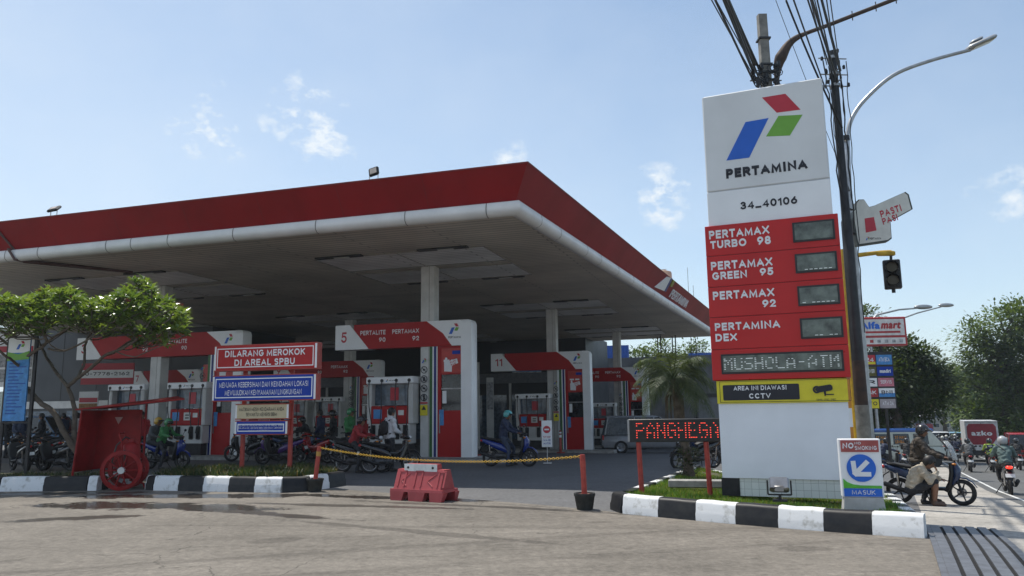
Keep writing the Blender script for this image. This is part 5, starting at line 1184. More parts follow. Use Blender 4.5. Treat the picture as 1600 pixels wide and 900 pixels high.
mb = MB(); zt_, zb2 = at(1350, 550, YA).z-a.z, at(1350, 639, YA).z-a.z; mb.span((fx[0]-.03, .02, zb2), (fx[2]+.03, .1, zt_)); mb.build('rack', DSTEEL, al)
cells = [[(LRED, '24'), (LBLUE, 'ATM BCA')], [(mat('cell_olive', (.12, .11, .02), .5), 'NOVIER'), (BLUE, 'mandiri')], [(WHITE, 'R'), (mat('cell_pink', (.6, .18, .24), .5), 'indomobil' if False else 'SERVIS')], [(AR, 'SK'), (WHITE, 'BNI')], [(YELL, 'TO'), (mat('cell_grey', (.40, .36, .38), .5), 'ATM 24')]]
for i, (r0_, r1_) in enumerate(rows):
    z1_, z0_ = at(1360, r0_+2, YA).z-a.z, at(1360, r1_+1, YA).z-a.z
    for j in range(2):
        m_, t_ = cells[i][j]; x_, w_ = fx[j]+.02, fx[j+1]-fx[j]-.04
        panel(al, 'bank_sign', x_, z0_, w_, z1_-z0_-.02, -.004, m_, .02); letters(al, t_, x_+w_*.15, z0_+(z1_-z0_)*.3, w_*.7, (z1_-z0_)*.4, -.010, INK if m_ in (WHITE, YELL) else LETW, .03)
        if (i, j) == (0, 0): panel(al, 'white_strip', x_, z0_+(z1_-z0_)*.05, w_, .09, -.008, YELL, .003)
        if (i, j) == (3, 1): panel(al, 'blue_strip', x_, z0_, w_, .14, -.008, LBLUE, .003)
for x in (fx[0]+.2, fx[2]-.3): mb = MB(); mb.bar((x, .2, -7), (x, .2, 0), .06); mb.build('frame_post', DSTEEL, al)
for k, (p0, p1, Yk) in enumerate((((1370, 492), (1440, 481), 44), ((1390, 505), (1476, 478), 52))):
    A0_ = at(*p0, Yk); B0_ = at(*p1, Yk); f = thing('street_lamp', ('distant grey street lamp above the supermarket sign, the nearer of two' if k == 0 else 'distant grey street lamp whose thin arm reaches farthest right past the supermarket sign'), 'street lamp', (A0_.x-.5, Yk, G(A0_.x, Yk)))
    o_ = V(f.location); mb = MB(); mb.tube([(0, 0, 0), (0, 0, A0_.z-o_.z-.5)], [.09, .07], 10); mb.build('pole', STEEL, f, smooth=50)
    mb = MB(); mb.tube([V((0, 0, A0_.z-o_.z-.5)), A0_-o_, A0_.lerp(B0_, .5)-o_+V((0, 0, .1)), B0_-o_], [.07, .06, .05, .04], 8); mb.build('arm', STEEL, f, smooth=60)
    mb = MB(); mb.ell(B0_-o_+V((.1, 0, .05)), (.55, .16, .14), 12, 8); mb.build('lamp_head', STEEL, f, smooth=60)
# bits of yellow structure behind the sign, drain grate
yb = at(1328, 690, 21); o = building('kiosk_booth', 'orange and white painted booth edge behind the price sign', (at(1322, 600, 21).x-1.3, 21), 0, 1.55, at(1330, 535, 21).z+.6, 1.4, mat('booth_orange', (.62, .26, .03), .5, var=.1), 'booth')
panel(o, 'white_band', 0, at(1330, 668, 21).z+.6, 1.552, .5, -.012, WHITE, .01); panel(o, 'grey_base', 0, 0, 1.55, at(1330, 690, 21).z+.55, -.012, CONC, .01)
gr = [gp(1452, 823), gp(1511, 823), gp(1560, 899), gp(1472, 899)]
v0, v1 = gr[0], gr[1]; nb = 5; dirn = (gr[3]-gr[0]); 
tgr = thing('drain_grate', 'long drain cover of dark steel channels beside the kerb corner', 'drain cover', gr[0])
GRT = mat('grate_steel', (.16, .165, .18), .5, .3, var=.2, scale=6, rgb2=(.10, .10, .11))
mb = MB(); P = [V((*(gr[0]+(gr[i]-gr[0])*1.0).xy, 0)) for i in range(4)]
e0, e1 = (gr[0]+(gr[0]-gr[3])*.0), None
far_ = gr[0]; near = gr[3]+(gr[3]-gr[0])*.8; wv = (gr[1]-gr[0]); wv2 = (gr[2]-gr[3])
W_ = (gr[1]-gr[0]); ax = (gr[3]-gr[0]).normalized(); axx = V((-SU.x, -SU.y, 0)); Lg = 7.5; sd_ = V((SV.x, SV.y, 0)); Wg = 0.72
mb = MB(); mb2 = MB()
for k in range(nb):
    t0_, t1_ = Wg*k/nb+.012, Wg*(k+1)/nb-.028
    for q in range(15):
        A = gr[0]+axx*(Lg*q/15)+sd_*t0_; B = gr[0]+axx*(Lg*(q+1)/15)+sd_*t0_; w2 = sd_*(t1_-t0_)
        f_ = lambda p, dz: (p.x-gr[0].x, p.y-gr[0].y, G(p.x, p.y)+dz-gr[0].z)
        mb.loft([[f_(A, -.02), f_(A+w2, -.02), f_(A+w2, .028), f_(A, .028)], [f_(B, -.02), f_(B+w2, -.02), f_(B+w2, .028), f_(B, .028)]], cap=(q in (0, 14)))
mb.build('channel_bars', GRT, tgr)
mb = MB()
for q in range(15):
    A = gr[0]+axx*(Lg*q/15)-sd_*.01; B = gr[0]+axx*(Lg*(q+1)/15)-sd_*.01; w2 = sd_*(Wg+.03); mb.add([f_(A, .006), f_(A+w2, .006), f_(B+w2, .006), f_(B, .006)], [(0, 1, 2, 3)])
mb.build('bar_gap_shade', mat('drain_painted_shade', (.008, .008, .009), .9), tgr)  # flat near-black sheet above the ground, painting the shade between the bars
mb = MB()
for k in range(2):
    x = (-.05, Wg+.02)[k]
    for q in range(15):
        A = gr[0]+axx*(Lg*q/15)+sd_*x; B = gr[0]+axx*(Lg*(q+1)/15)+sd_*x; w2 = sd_*.07; mb.loft([[f_(A, -.02), f_(A+w2, -.02), f_(A+w2, .02), f_(A, .02)], [f_(B, -.02), f_(B+w2, -.02), f_(B+w2, .02), f_(B, .02)]], cap=False)
mb.build('edge_frame', GRT, tgr)
# ================================================================ people
def make_body(name, prims, mats, voxel, wob=.009, seed=0):
    """prims: ('c', a, b, ra, rb, zone) capsule or ('e', c, radii, matrix, zone) ellipsoid -> one continuous skin"""
    bm = bmesh.new()
    for p in prims:
        if p[0] == 'c':
            _, a, b, ra, rb, z = p; a, b = V(a), V(b); d = b-a; L = d.length; q = V((0, 0, 1)).rotation_difference(d.normalized() if L > 1e-6 else V((0, 0, 1))).to_matrix()
            prof = [(ra*math.cos(t), -ra*math.sin(t)) for t in (R(88), R(60), R(30))]+[(ra, 0), (rb, L)]+[(rb*math.cos(t), L+rb*math.sin(t)) for t in (R(30), R(60), R(88))]
            n = 12; rows = [[bm.verts.new(a+q @ V((r*math.cos(2*math.pi*k/n), r*math.sin(2*math.pi*k/n), h))) for k in range(n)] for r, h in prof]
            for i in range(len(rows)-1):
                for k in range(n): bm.faces.new((rows[i][k], rows[i][(k+1) % n], rows[i+1][(k+1) % n], rows[i+1][k]))
            bm.faces.new(rows[0][::-1]); bm.faces.new(rows[-1])
        else:
            _, c, r, mt, z = p; c = V(c)
            g = bmesh.ops.create_uvsphere(bm, u_segments=16, v_segments=10, radius=1)
            for v in g['verts']: v.co = c+mt @ V((v.co.x*r[0], v.co.y*r[1], v.co.z*r[2]))
    me = bpy.data.meshes.new(name); bm.to_mesh(me); bm.free()
    o = bpy.data.objects.new(name, me); COL.objects.link(o)
    m = o.modifiers.new('r', 'REMESH'); m.mode = 'VOXEL'; m.voxel_size = voxel
    m = o.modifiers.new('s', 'SMOOTH'); m.factor = .5; m.iterations = 5 if voxel > .01 else 9
    bpy.context.view_layer.update()
    m2 = bpy.data.meshes.new_from_object(o.evaluated_get(bpy.context.evaluated_depsgraph_get()))
    bpy.data.objects.remove(o); bpy.data.meshes.remove(me)
    nv = len(m2.vertices); co = np.empty(nv*3); m2.vertices.foreach_get('co', co); co = co.reshape(-1, 3)
    best = np.full(nv, 1e9); zone = np.zeros(nv, int)
    for p in prims:
        if p[0] == 'c':
            _, a, b, ra, rb, z = p; a, b = np.array(a, float), np.array(b, float); d = b-a; t = np.clip(((co-a) @ d)/max(d @ d, 1e-9), 0, 1); ds = np.linalg.norm(co-a-t[:, None]*d, axis=1)-(ra+(rb-ra)*t)
        else:
            _, c, r, mt, z = p; l = (co-np.array(c, float)) @ np.array(mt.to_3x3()); ds = (np.linalg.norm(l/np.array(r), axis=1)-1)*min(r)
        k = ds < best; best[k] = ds[k]; zone[k] = z
    nr = np.empty(nv*3); m2.vertices.foreach_get('normal', nr); nr = nr.reshape(-1, 3)
    if wob:
        for i in range(nv):
            if zone[i] < 2: co[i] += nr[i]*wob*(mnoise.noise((co[i][0]*11+seed, co[i][1]*11, co[i][2]*16))*2.2+mnoise.noise((co[i][0]*27+seed, co[i][1]*27, co[i][2]*34)))
        m2.vertices.foreach_set('co', co.ravel())
    m2.materials.clear()
    for m_ in mats: m2.materials.append(m_)
    npol = len(m2.polygons); mi = np.zeros(npol, int)
    for i, pl_ in enumerate(m2.polygons):
        zz = [zone[v] for v in pl_.vertices]; mi[i] = max(set(zz), key=zz.count)
    m2.polygons.foreach_set('material_index', mi); m2.shade_smooth(); m2.update(); m2.name = name
    return m2
def basis(f, u):
    f = V(f).normalized(); s = V(u).cross(f).normalized(); u = f.cross(s).normalized()
    return M4((f, s, u)).transposed()    # columns: forward, left, up
def hand(pr, w, d, palm, grip, z, side):
    """w wrist, d along the hand, palm = direction the palm faces; fingers curl when gripping"""
    d = V(d).normalized(); palm = (V(palm)-d*V(palm).dot(d)).normalized(); s = d.cross(palm)
    c = V(w)+d*.05; pr.append(('e', c, (.048, .038, .018), M4((d, s, palm)).transposed(), z))
    for k, (o, L) in enumerate(((-.030, .068), (-.010, .076), (.010, .070), (.029, .056))):
        b = V(w)+d*.088+s*o; a1 = .9 if grip else .25; p = b; ang = a1*.5
        for q in range(3):
            ang += a1*(.75 if q else .45); dv = d*math.cos(ang)+palm*math.sin(ang); e = p+dv*(L*(.42, .32, .26)[q]); pr.append(('c', p, e, .0095-.0012*q, .0088-.0012*q, z)); p = e
    t0 = V(w)+d*.03-s*.030*side; t1 = t0+(d*.7-s*.6*side+palm*.45).normalized()*.038; t2 = t1+(d*.9+palm*.5+s*.1*side).normalized()*.03
    pr.append(('c', t0, t1, .013, .011, z)); pr.append(('c', t1, t2, .011, .009, z))
def person_prims(J, sleeve='long', leg='long', thick=1.0, grip=True, hands=True, hood=False):
    """zones 0 top, 1 trousers, 2 skin, 3 shoes, 4 hair"""
    pr = []; P = {k: V(v) for k, v in J.items()}
    up = (P['neck']-P['pelvis']).normalized(); sd_ = (P['sL']-P['sR']).normalized(); fw = sd_.cross(up).normalized(); B = M4((fw, sd_, up)).transposed(); t = thick
    mid = P['pelvis'].lerp(P['chest'], .5)
    cu = (P['neck']-P['chest']).normalized(); cf = sd_.cross(cu).normalized(); BC = M4((cf, sd_, cu)).transposed()
    pr += [('e', P['chest']-cu*.02, (.140*t, .190*t, .23), BC, 0), ('e', mid, (.142*t, .178*t, .20), B, 0), ('e', P['pelvis']+up*.04, (.150*t, .182*t, .11), B, 0), ('e', P['pelvis']-up*.03, (.125*t, .16*t, .12), B, 1)]
    pr.append(('c', P['sL'].lerp(P['sR'], .16), P['sR'].lerp(P['sL'], .16), .072*t, .072*t, 0))
    pr.append(('c', P['neck']-cu*.06, P['neck']+cu*.02, .075, .062, 0))
    pr.append(('c', P['neck']-cu*.02, P['head'], .054, .054, 2))
    for s in 'LR':
        sgn = 1 if s == 'L' else -1
        pr.append(('c', P['s'+s], P['e'+s], .074*t, .060*t, 0))
        zf = 0 if sleeve == 'long' else 2
        if sleeve == 'long': pr.append(('c', P['e'+s], P['w'+s].lerp(P['e'+s], .06), .060*t, .046*t, 0))
        else: pr.append(('c', P['e'+s], P['w'+s], .043, .029, 2))
        pr.append(('c', P['h'+s]+up*.0, P['k'+s], .092*t, .066*t, 1))
        if leg == 'long': pr.append(('c', P['k'+s], P['a'+s], .064*t, .050*t, 1))
        else: pr += [('c', P['k'+s], P['k'+s].lerp(P['a'+s], .35), .058, .058, 2), ('c', P['k'+s].lerp(P['a'+s], .35), P['a'+s], .056, .036, 2)]
        fd = V(J.get('f'+s, (1, 0, 0))).normalized(); a = P['a'+s]; upf = V((0, 0, 1))
        bf = basis(fd, upf)
        pr.append(('e', a+fd*.065-bf.col[2]*.045, (.135, .047, .040), bf, 3)); pr.append(('e', a+fd*.13-bf.col[2]*.055, (.07, .05, .030), bf, 3)); pr.append(('c', a, a-bf.col[2]*.05-fd*.01, .045, .045, 3))
        fa = (P['w'+s]-P['e'+s]).normalized(); hd = V(J.get('d'+s, fa)).normalized()
        if hands: hand(pr, P['w'+s], hd, J.get('p'+s, (0, 0, -1)), grip if isinstance(grip, bool) else grip[s], 2, sgn)
    hf = V(J.get('hf', (1, 0, -.05))); H = basis(hf, J.get('hu', (0, 0, 1))); h = P['head']; f, l, u = H.col[0], H.col[1], H.col[2]
    pr += [('e', h+u*.02, (.097, .076, .115), H, 2), ('e', h+f*.022-u*.055, (.066, .056, .065), H, 2), ('c', h+f*.088+u*.012, h+f*.108-u*.022, .011, .017, 2), ('e', h+l*.078-u*.005, (.022, .010, .032), H, 2), ('e', h-l*.078-u*.005, (.022, .010, .032), H, 2),
           ('c', h+f*.085-u*.055+l*.02, h+f*.085-u*.055-l*.02, .010, .010, 2), ('c', h+f*.086+u*.045+l*.03, h+f*.086+u*.045-l*.03, .012, .012, 2)]
    return pr, H
EYE_M = mat('eye_dark', (.015, .012, .010), .2)
BODIES = {}
def add_head(root, J, H, helmet=None, hair=None, visor=False, face=True):
    h = V(J['head']); f, l, u = H.col[0], H.col[1], H.col[2]
    if face:
        mb = MB(); 
        for s in (-1, 1): mb.ell(h+f*.086+u*.020+l*(.031*s), (.013, .014, .009), 8, 6, rot=H)
        mb.build('eyes', EYE_M, root, smooth=80)
    if hair is not None:
        mb = MB(); n, m = 20, 12; P = []; F = []
        for j in range(m+1):
            th = math.pi*.80*j/m
            for k in range(n):
                w = 2*math.pi*k/n; cw = math.cos(w); r = 1.0
                lim = .46 if cw > .35 else (.62 if cw > -.2 else .80)
                tt = min(th, math.pi*lim); rr = 1+.03*mnoise.noise((w*3, tt*6, 3))
                P.append(h+u*.025+H @ V((.106*math.sin(tt)*cw*rr, .085*math.sin(tt)*math.sin(w)*rr, .122*math.cos(tt)*rr)))
        for j in range(m):
            for k in range(n): F.append((j*n+k, (j+1)*n+k, (j+1)*n+(k+1) % n, j*n+(k+1) % n))
        mb.add(P, F); o = mb.build('hair', hair, root, smooth=80); o.modifiers.new('t', 'SOLIDIFY').thickness = .012
    if helmet is not None:
        mb = MB(); n, m = 24, 14; P = []; F = []
        for j in range(m+1):
            th = math.pi*.70*j/m
            for k in range(n):
                w = 2*math.pi*k/n; cw = math.cos(w); fr = max(0, min(1, (cw-.25)/.35)); lim = math.pi*(.70-.25*fr); tt = min(th, lim)
                P.append(h+u*.022+H @ V((.150*math.sin(tt)*cw+.0, .132*math.sin(tt)*math.sin(w), .150*math.cos(tt))))
        for j in range(m):
            for k in range(n): F.append((j*n+k, (j+1)*n+k, (j+1)*n+(k+1) % n, j*n+(k+1) % n))
        mb.add(P, F); o = mb.build('helmet', helmet, root, smooth=80); o.modifiers.new('t', 'SOLIDIFY').thickness = .02
        mb = MB(); rows = []
        for t_ in (R(70), R(80), R(92), R(103)) if visor else (R(66), R(72), R(78)):
            rows.append([h+u*.022+H @ V(((.166+(0 if visor else .05*(t_-R(66))/.2))*math.sin(t_)*math.cos(w), .146*math.sin(t_)*math.sin(w), .158*math.cos(t_))) for w in [R(-62+124*i/10) for i in range(11)]])
        P = [p for r in rows for p in r]; mb.add(P, [(i*11+k, i*11+k+1, i*11+12+k, i*11+11+k) for i in range(len(rows)-1) for k in range(10)])
        o = mb.build('visor', GLASSD if visor else BLACK, root, smooth=80); o.modifiers.new('t', 'SOLIDIFY').thickness = .006
STAND_REF = {}
def person(label, loc, rz, J, mats, key=None, voxel=.016, group=None, helmet=None, hair=None, visor=False, **kw):
    pr, H = person_prims(J, **kw); k = key
    root = thing('person', label, 'person', loc, rz, group)
    if J is not STAND_REF.get('s') and J is not STAND_REF.get('m'): root.scale = (.9, .9, .9)
    if k and k in BODIES: me = BODIES[k]
    else:
        me = make_body('body', pr, mats, voxel, seed=len(BODIES)); 
        if k: BODIES[k] = me
    o = bpy.data.objects.new('body', me); COL.objects.link(o); o.parent = root
    for i, m_ in enumerate(mats): o.material_slots[i].link = 'OBJECT'; o.material_slots[i].material = m_
    add_head(root, J, H, helmet, hair, visor)
    return root
RIDE = dict(pelvis=(-.22, 0, .87), chest=(-.11, 0, 1.18), neck=(-.03, 0, 1.36), head=(.03, 0, 1.48), sL=(-.06, .185, 1.30), sR=(-.06, -.185, 1.30), eL=(.07, .27, 1.11), eR=(.07, -.27, 1.11),
    wL=(.33, .29, 1.05), wR=(.33, -.29, 1.05), hL=(-.16, .10, .85), hR=(-.16, -.10, .85), kL=(.24, .17, .76), kR=(.24, -.17, .76), aL=(.20, .15, .43), aR=(.20, -.15, .43), dL=(1, .05, 0), dR=(1, -.05, 0))
def mod(J, **k): d = dict(J); d.update(k); return d
FOOTDOWN = mod(RIDE, kR=(.16, -.27, .56), aR=(.05, -.33, .10))
def shirt(nm, c, r=.75): return mat('cloth_'+nm, c, r, var=.12, scale=9, bump=.15, rvar=.05)
TR_DK = shirt('trousers_dark', (.022, .024, .03)); TR_JE = shirt('jeans_blue', (.035, .05, .09)); SHOE = mat('shoe_dark', (.03, .028, .026), .6); SANDAL = mat('sandal_brown', (.12, .07, .045), .6)
C_BLK = shirt('black', (.018, .018, .02)); C_GRY = shirt('grey', (.10, .105, .11)); C_TEAL = shirt('grey_green', (.10, .15, .145)); C_GRN = shirt('rider_green', (.05, .22, .07)); C_LIME = shirt('lime', (.34, .46, .06)); C_RED = shirt('red', (.34, .025, .03)); C_WHT = shirt('white', (.62, .62, .64)); C_BRN = shirt('brown_jacket', (.062, .047, .034)); C_CREAM = shirt('cream', (.50, .43, .33)); C_YEL = shirt('yellow', (.55, .38, .04)); C_NAVY = shirt('navy', (.02, .03, .07))
H_BLK = mat('helmet_black', (.02, .02, .022), .25, coat=.4); H_GRY = mat('helmet_silver', (.38, .39, .40), .3, coat=.4); H_TEAL = mat('helmet_teal', (.10, .42, .42), .25, coat=.4); H_GRN = mat('helmet_green', (.05, .25, .10), .25, coat=.4); H_WHT = mat('helmet_white', (.62, .60, .56), .3, coat=.4); H_YEL = mat('helmet_yellow', (.55, .33, .03), .3, coat=.4)

STAND = dict(pelvis=(0, 0, .90), chest=(.01, 0, 1.22), neck=(.02, 0, 1.42), head=(.04, 0, 1.56), sL=(0, .185, 1.36), sR=(0, -.185, 1.36), eL=(-.03, .25, 1.10), eR=(.02, -.25, 1.10), wL=(.10, .24, .88), wR=(.22, -.18, 1.02), hL=(0, .09, .88), hR=(0, -.09, .88), kL=(.02, .10, .49), kR=(.03, -.10, .49), aL=(-.02, .11, .10), aR=(.0, -.11, .10), hf=(1, 0, -.1))
STAND_REF['s'] = STAND
# ================================================================ motorbikes
def sl(path, hw, ht, n=14, e=.7, yo=0):
    """loft along a path in the x-z plane: half widths across, half thicknesses perpendicular"""
    rings = []
    for i, (x, z) in enumerate(path):
        a, b = path[max(i-1, 0)], path[min(i+1, len(path)-1)]; t = V((b[0]-a[0], b[1]-a[1])).normalized(); nx, nz = -t.y, t.x; r = []
        for k in range(n):
            w = 2*math.pi*k/n; c, q = math.cos(w), math.sin(w); y = hw[i]*math.copysign(abs(c)**e, c); m = ht[i]*math.copysign(abs(q)**e, q); r.append((x+nx*m, yo+y, z+nz*m))
        rings.append(r)
    return rings
def make_bike(kind='matic'):
    b = thing('motorbike', 'x', 'motorbike'); PA = MATS['paint_proto']; rw = .285 if kind == 'matic' else .30; fx, rx = .63, -.60
    def part(nm, mb, m, sm=50, par=None): return mb.build(nm, m, par or b, smooth=sm)
    for x, nm in ((fx, 'front'), (rx, 'rear')):
        w = thing('wheel', None, None, (x, 0, rw)); w.parent = b; tw = .045 if kind == 'matic' else .036
        mb = MB(); ri = rw-.075; mb.lathe([(ri, -tw*.8), (rw-.03, -tw), (rw-.008, -tw*.6), (rw, 0), (rw-.008, tw*.6), (rw-.03, tw), (ri, tw*.8), (ri, -tw*.8)], axis='y', n=28); mb.build('tyre', RUB, w, smooth=60)
        mb = MB(); mb.lathe([(ri+.004, -tw*.6), (ri+.012, -tw*.84), (ri-.012, -tw*.7), (ri-.02, 0), (ri-.012, tw*.7), (ri+.012, tw*.84), (ri+.004, tw*.6)], axis='y', n=28); mb.lathe([(.001, -.05), (.05, -.05), (.05, .05), (.001, .05)], axis='y', n=12)
        nsp = 5 if kind == 'matic' else 18
        for k in range(nsp):
            a = 2*math.pi*k/nsp; d = V((math.cos(a), 0, math.sin(a)))
            if kind == 'matic': mb.bar(d*.04+V((0, .02, 0)), d*(ri)+V((0, .0, 0)), .022, .014, 6)
            else: mb.bar(d*.04+V((0, .04*(-1)**k, 0)), d*ri, .0035, .0035, 4)
        mb.build('rim', ALU if kind != 'matic' else MATS['rim_grey'], w, smooth=50)
        mb = MB(); mb.lathe([(.055, .045), (.10, .045), (.10, .05), (.055, .05), (.055, .045)], axis='y', n=16); mb.build('brake_disc', ALU, w) if nm == 'front' else None
    mb = MB(); mb.loft(sl([(-.93, .84), (-.80, .80), (-.55, .70), (-.25, .60), (-.05, .50), (.02, .40)], [.03, .10, .14, .145, .14, .10], [.03, .065, .10, .12, .10, .05])); part('body_shell', mb, PA)
    mb = MB(); mb.loft(sl([(-.82, .885), (-.62, .86), (-.35, .815), (-.08, .785), (.03, .74)], [.07, .12, .135, .12, .07], [.02, .042, .045, .04, .02])); part('seat', mb, MATS['seat_vinyl'])
    if kind == 'matic':
        mb = MB(); mb.loft(sl([(-.05, .37), (.15, .35), (.36, .35)], [.14, .16, .16], [.05, .04, .04])); part('footboard', mb, BLACK)
        mb = MB(); mb.loft(sl([(.33, .30), (.42, .48), (.47, .70), (.47, .92)], [.15, .20, .21, .14], [.05, .045, .05, .05])); part('leg_shield', mb, BLACK)
        mb = MB(); mb.loft(sl([(.46, .46), (.56, .62), (.58, .78), (.53, .93)], [.10, .17, .17, .10], [.04, .075, .09, .05])); fc = part('front_cowl', mb, PA)
    else:
        mb = MB(); mb.loft(sl([(-.02, .56), (.2, .55), (.36, .62), (.44, .78)], [.10, .08, .08, .09], [.07, .06, .06, .05])); part('underbone', mb, PA)
        mb = MB()
        for s in (-1, 1): mb.loft(sl([(.22, .32), (.36, .50), (.45, .74), (.46, .90)], [.03, .03, .025, .02], [.05, .07, .05, .03], yo=s*.16))
        mb.loft(sl([(.43, .62), (.47, .76), (.46, .92)], [.19, .18, .12], [.03, .03, .03])); part('leg_shield', mb, PA)
        mb = MB(); mb.loft(sl([(.50, .70), (.54, .80), (.50, .90)], [.08, .12, .09], [.03, .06, .04])); fc = part('front_cowl', mb, PA)
    mb = MB(); mb.ell((.60, 0, .80 if kind == 'matic' else 1.0), (.06, .105, .065), 14, 8, rot=M4.Rotation(R(-20), 3, 'Y')); part('headlight', mb, HEADL)
    mb = MB(); mb.loft(sl([(.34, 1.00), (.46, 1.02), (.57, .98)], [.10, .13, .10], [.03, .05, .05])); part('handlebar_cowl', mb, PA if kind != 'matic' else BLACK)
    arc = [(fx+(rw+.035)*math.cos(R(a)), rw+(rw+.035)*math.sin(R(a))) for a in (20, 45, 70, 95, 120, 140)]
    mb = MB(); mb.loft(sl(arc, [.03, .06, .07, .07, .06, .04], [.008, .014, .018, .018, .014, .01])); part('front_mudguard', mb, PA)
    mb = MB(); 
    for s in (-1, 1): mb.tube([(fx, s*.07, rw), (.53, s*.065, .68)], [.024, .024], 8)
    part('fork', mb, DSTEEL)
    mb = MB(); mb.tube([(.34, -.35, 1.03), (.40, -.22, 1.04), (.43, 0, 1.02), (.40, .22, 1.04), (.34, .35, 1.03)], .013, 8); hb = part('handlebar', mb, DSTEEL)
    for s in (-1, 1):
        mb = MB(); mb.bar((.345, s*.24, 1.04), (.335, s*.36, 1.03), .02, n=10); mb.bar((.42, s*.20, 1.03), (.40, s*.34, 1.0), .006, n=5); mb.build('grip', RUB, hb, smooth=50)
        mb = MB(); mb.tube([(.40, s*.24, 1.05), (.42, s*.30, 1.16), (.41, s*.35, 1.22)], .007, 6); mb.ell((.405, s*.38, 1.24), (.018, .065, .045), 12, 8); mb.build('mirror', BLACK, hb, smooth=50)
        mb = MB(); mb.ell((.54, s*.16, .90), (.05, .035, .025), 8, 6); mb.build('turn_signal', AMBER, b, smooth=50)
    mb = MB(); mb.box((-.28, 0, .34), (.42, .20, .18), ch=.05); mb.ell((-.05, 0, .33), (.17, .11, .12), 12, 8); mb.bar((-.3, .09, .34), (rx, .09, rw), .035, .03, 8); mb.bar((-.3, -.09, .34), (rx, -.09, rw), .035, .03, 8); part('engine', mb, MATS['engine_grey'])
    mb = MB(); mb.tube([(0, -.13, .28), (-.3, -.15, .24), (-.45, -.16, .28), (-.9, -.17, .44)], [.018, .02, .05, .055], 10); mb.bar((-.9, -.17, .44), (-.93, -.17, .45), .03); part('exhaust', mb, BLACK)
    mb = MB(); mb.bar((rx, .11, rw), (-.62, .12, .68), .02, .028, 8); mb.bar((rx, -.11, rw), (-.62, -.12, .68), .02, .028, 8); part('shock_absorber', mb, CHROME)
    mb = MB(); mb.loft(sl([(-.78, .70), (-.90, .62), (-.97, .46)], [.08, .08, .06], [.012, .014, .012])); part('rear_mudguard', mb, BLACK)
    mb = MB(); mb.ell((-.90, 0, .81), (.05, .085, .045), 12, 8); part('tail_light', mb, TAILR)
    mb = MB(); mb.box((-.955, 0, .585), (.008, .235, .105), rot=M4.Rotation(R(24), 3, 'Y')); part('number_plate', mb, PLATE)
    mb = MB(); mb.tube([(-.55, .12, .86), (-.85, .11, .93), (-.93, 0, .94), (-.85, -.11, .93), (-.55, -.12, .86)], .012, 6); part('grab_rail', mb, DSTEEL)
    mb = MB(); mb.bar((-.1, .12, .3), (-.02, .30, .01), .013); part('side_stand', mb, DSTEEL)
    return b
mat('paint_proto', (.03, .03, .03), .3, coat=.5); mat('seat_vinyl', (.014, .014, .015), .6); mat('rim_grey', (.05, .05, .052), .4, .5); mat('engine_grey', (.10, .10, .105), .5, .6, var=.2, scale=12)
def paint(nm, c): return mat('paint_'+nm, c, .25, coat=.6, var=.05)
PT = dict(black=paint('black', (.013, .013, .015)), blue=paint('blue', (.012, .035, .22)), purple=paint('purple', (.06, .02, .14)), red=paint('red', (.32, .012, .015)), white=paint('white', (.55, .55, .56)), silver=paint('silver', (.25, .26, .28)), navy=paint('navy', (.01, .03, .09)))
PROTO = {'matic': make_bike('matic'), 'bebek': make_bike('bebek')}; used_p = set()
def bike(label, loc, rz, colour, kind='matic', lean=0., group=None, lit=False):
    o = copy_tree(PROTO[kind])
    o.location = loc; o.rotation_euler = (lean, 0, rz); o.scale = (.9, .9, .9); o['label'] = label
    if group: o['group'] = group
    elif 'group' in o: del o['group']
    for c in o.children:
        for s_ in c.material_slots:
            nm = (s_.material.name if s_.material else '')
            if nm.startswith('paint_'): s_.link = 'OBJECT'; s_.material = PT[colour]
        if c.name.startswith('tail_light'): c.material_slots[0].link = 'OBJECT'; c.material_slots[0].material = TAILON if lit else TAILR
    return o
HEAD = math.atan2(.899, .438)
GS = math.atan(.047)
def road_pair(px, py, bl, pl_, colour, top, hm, key='ride', rz=0., lit=False, J=RIDE, tr=TR_DK, visor=False, kind='matic', grp='riders on the road'):
    g = gp(px, py); g = g+V((SU.x, SU.y, 0))*.6; g.z = G(g.x, g.y); bk = bike(bl, g, HEAD+rz, colour, kind, group='motorbikes on the road', lit=lit)
    pe = person(pl_, g, HEAD+rz, J, [top, tr, SKIN, SHOE, HAIR], key=key, helmet=hm, group=grp, visor=visor); return bk, pe
road_pair(1580, 773, 'black scooter with glowing brake light ridden by the person in grey green', 'rider in a grey green jacket and silver grey helmet, seen from behind on the road', 'black', C_TEAL, H_GRY, lit=True, tr=C_BLK)
mb = MB(); mb.tube([(-.04, .17, 1.40), (-.20, .05, 1.30), (-.235, -.05, 1.18), (-.20, -.18, 1.0)], .014, 6); st_o = mb.build('shoulder_strap', C_BLK, None, smooth=60); st_o.location = (0, 0, 0)
for o in bpy.data.objects:
    if o.name == 'person': st_o.parent = o; st_o.location = (0, 0, 0); st_o.rotation_euler = (0, 0, 0)
road_pair(1553, 738, 'red and white scooter ridden by the person in the lime sleeved vest', 'rider with lime sleeves and a dark vest, seen from behind on the road', 'red', C_LIME, H_BLK, key='ride', tr=C_BLK)
pv = [o for o in bpy.data.objects if o.name.startswith('person') and o.parent is None][-1]
mb = MB(); mb.loft([[(x, y, z) for (x, y) in ((-.24+dx, -.15), (-.275+dx, -.07), (-.275+dx, .07), (-.24+dx, .15), (-.02+dx, .16), (-.02+dx, -.16))] for z, dx in ((.92, -.06), (1.10, 0.0), (1.34, .06))]); mb.build('vest', C_NAVY, pv, smooth=40)
mb = MB(); mb.box((-.245, 0, 1.27), (.02, .16, .035)); mb.build('reflective_strip', WHITE, pv)
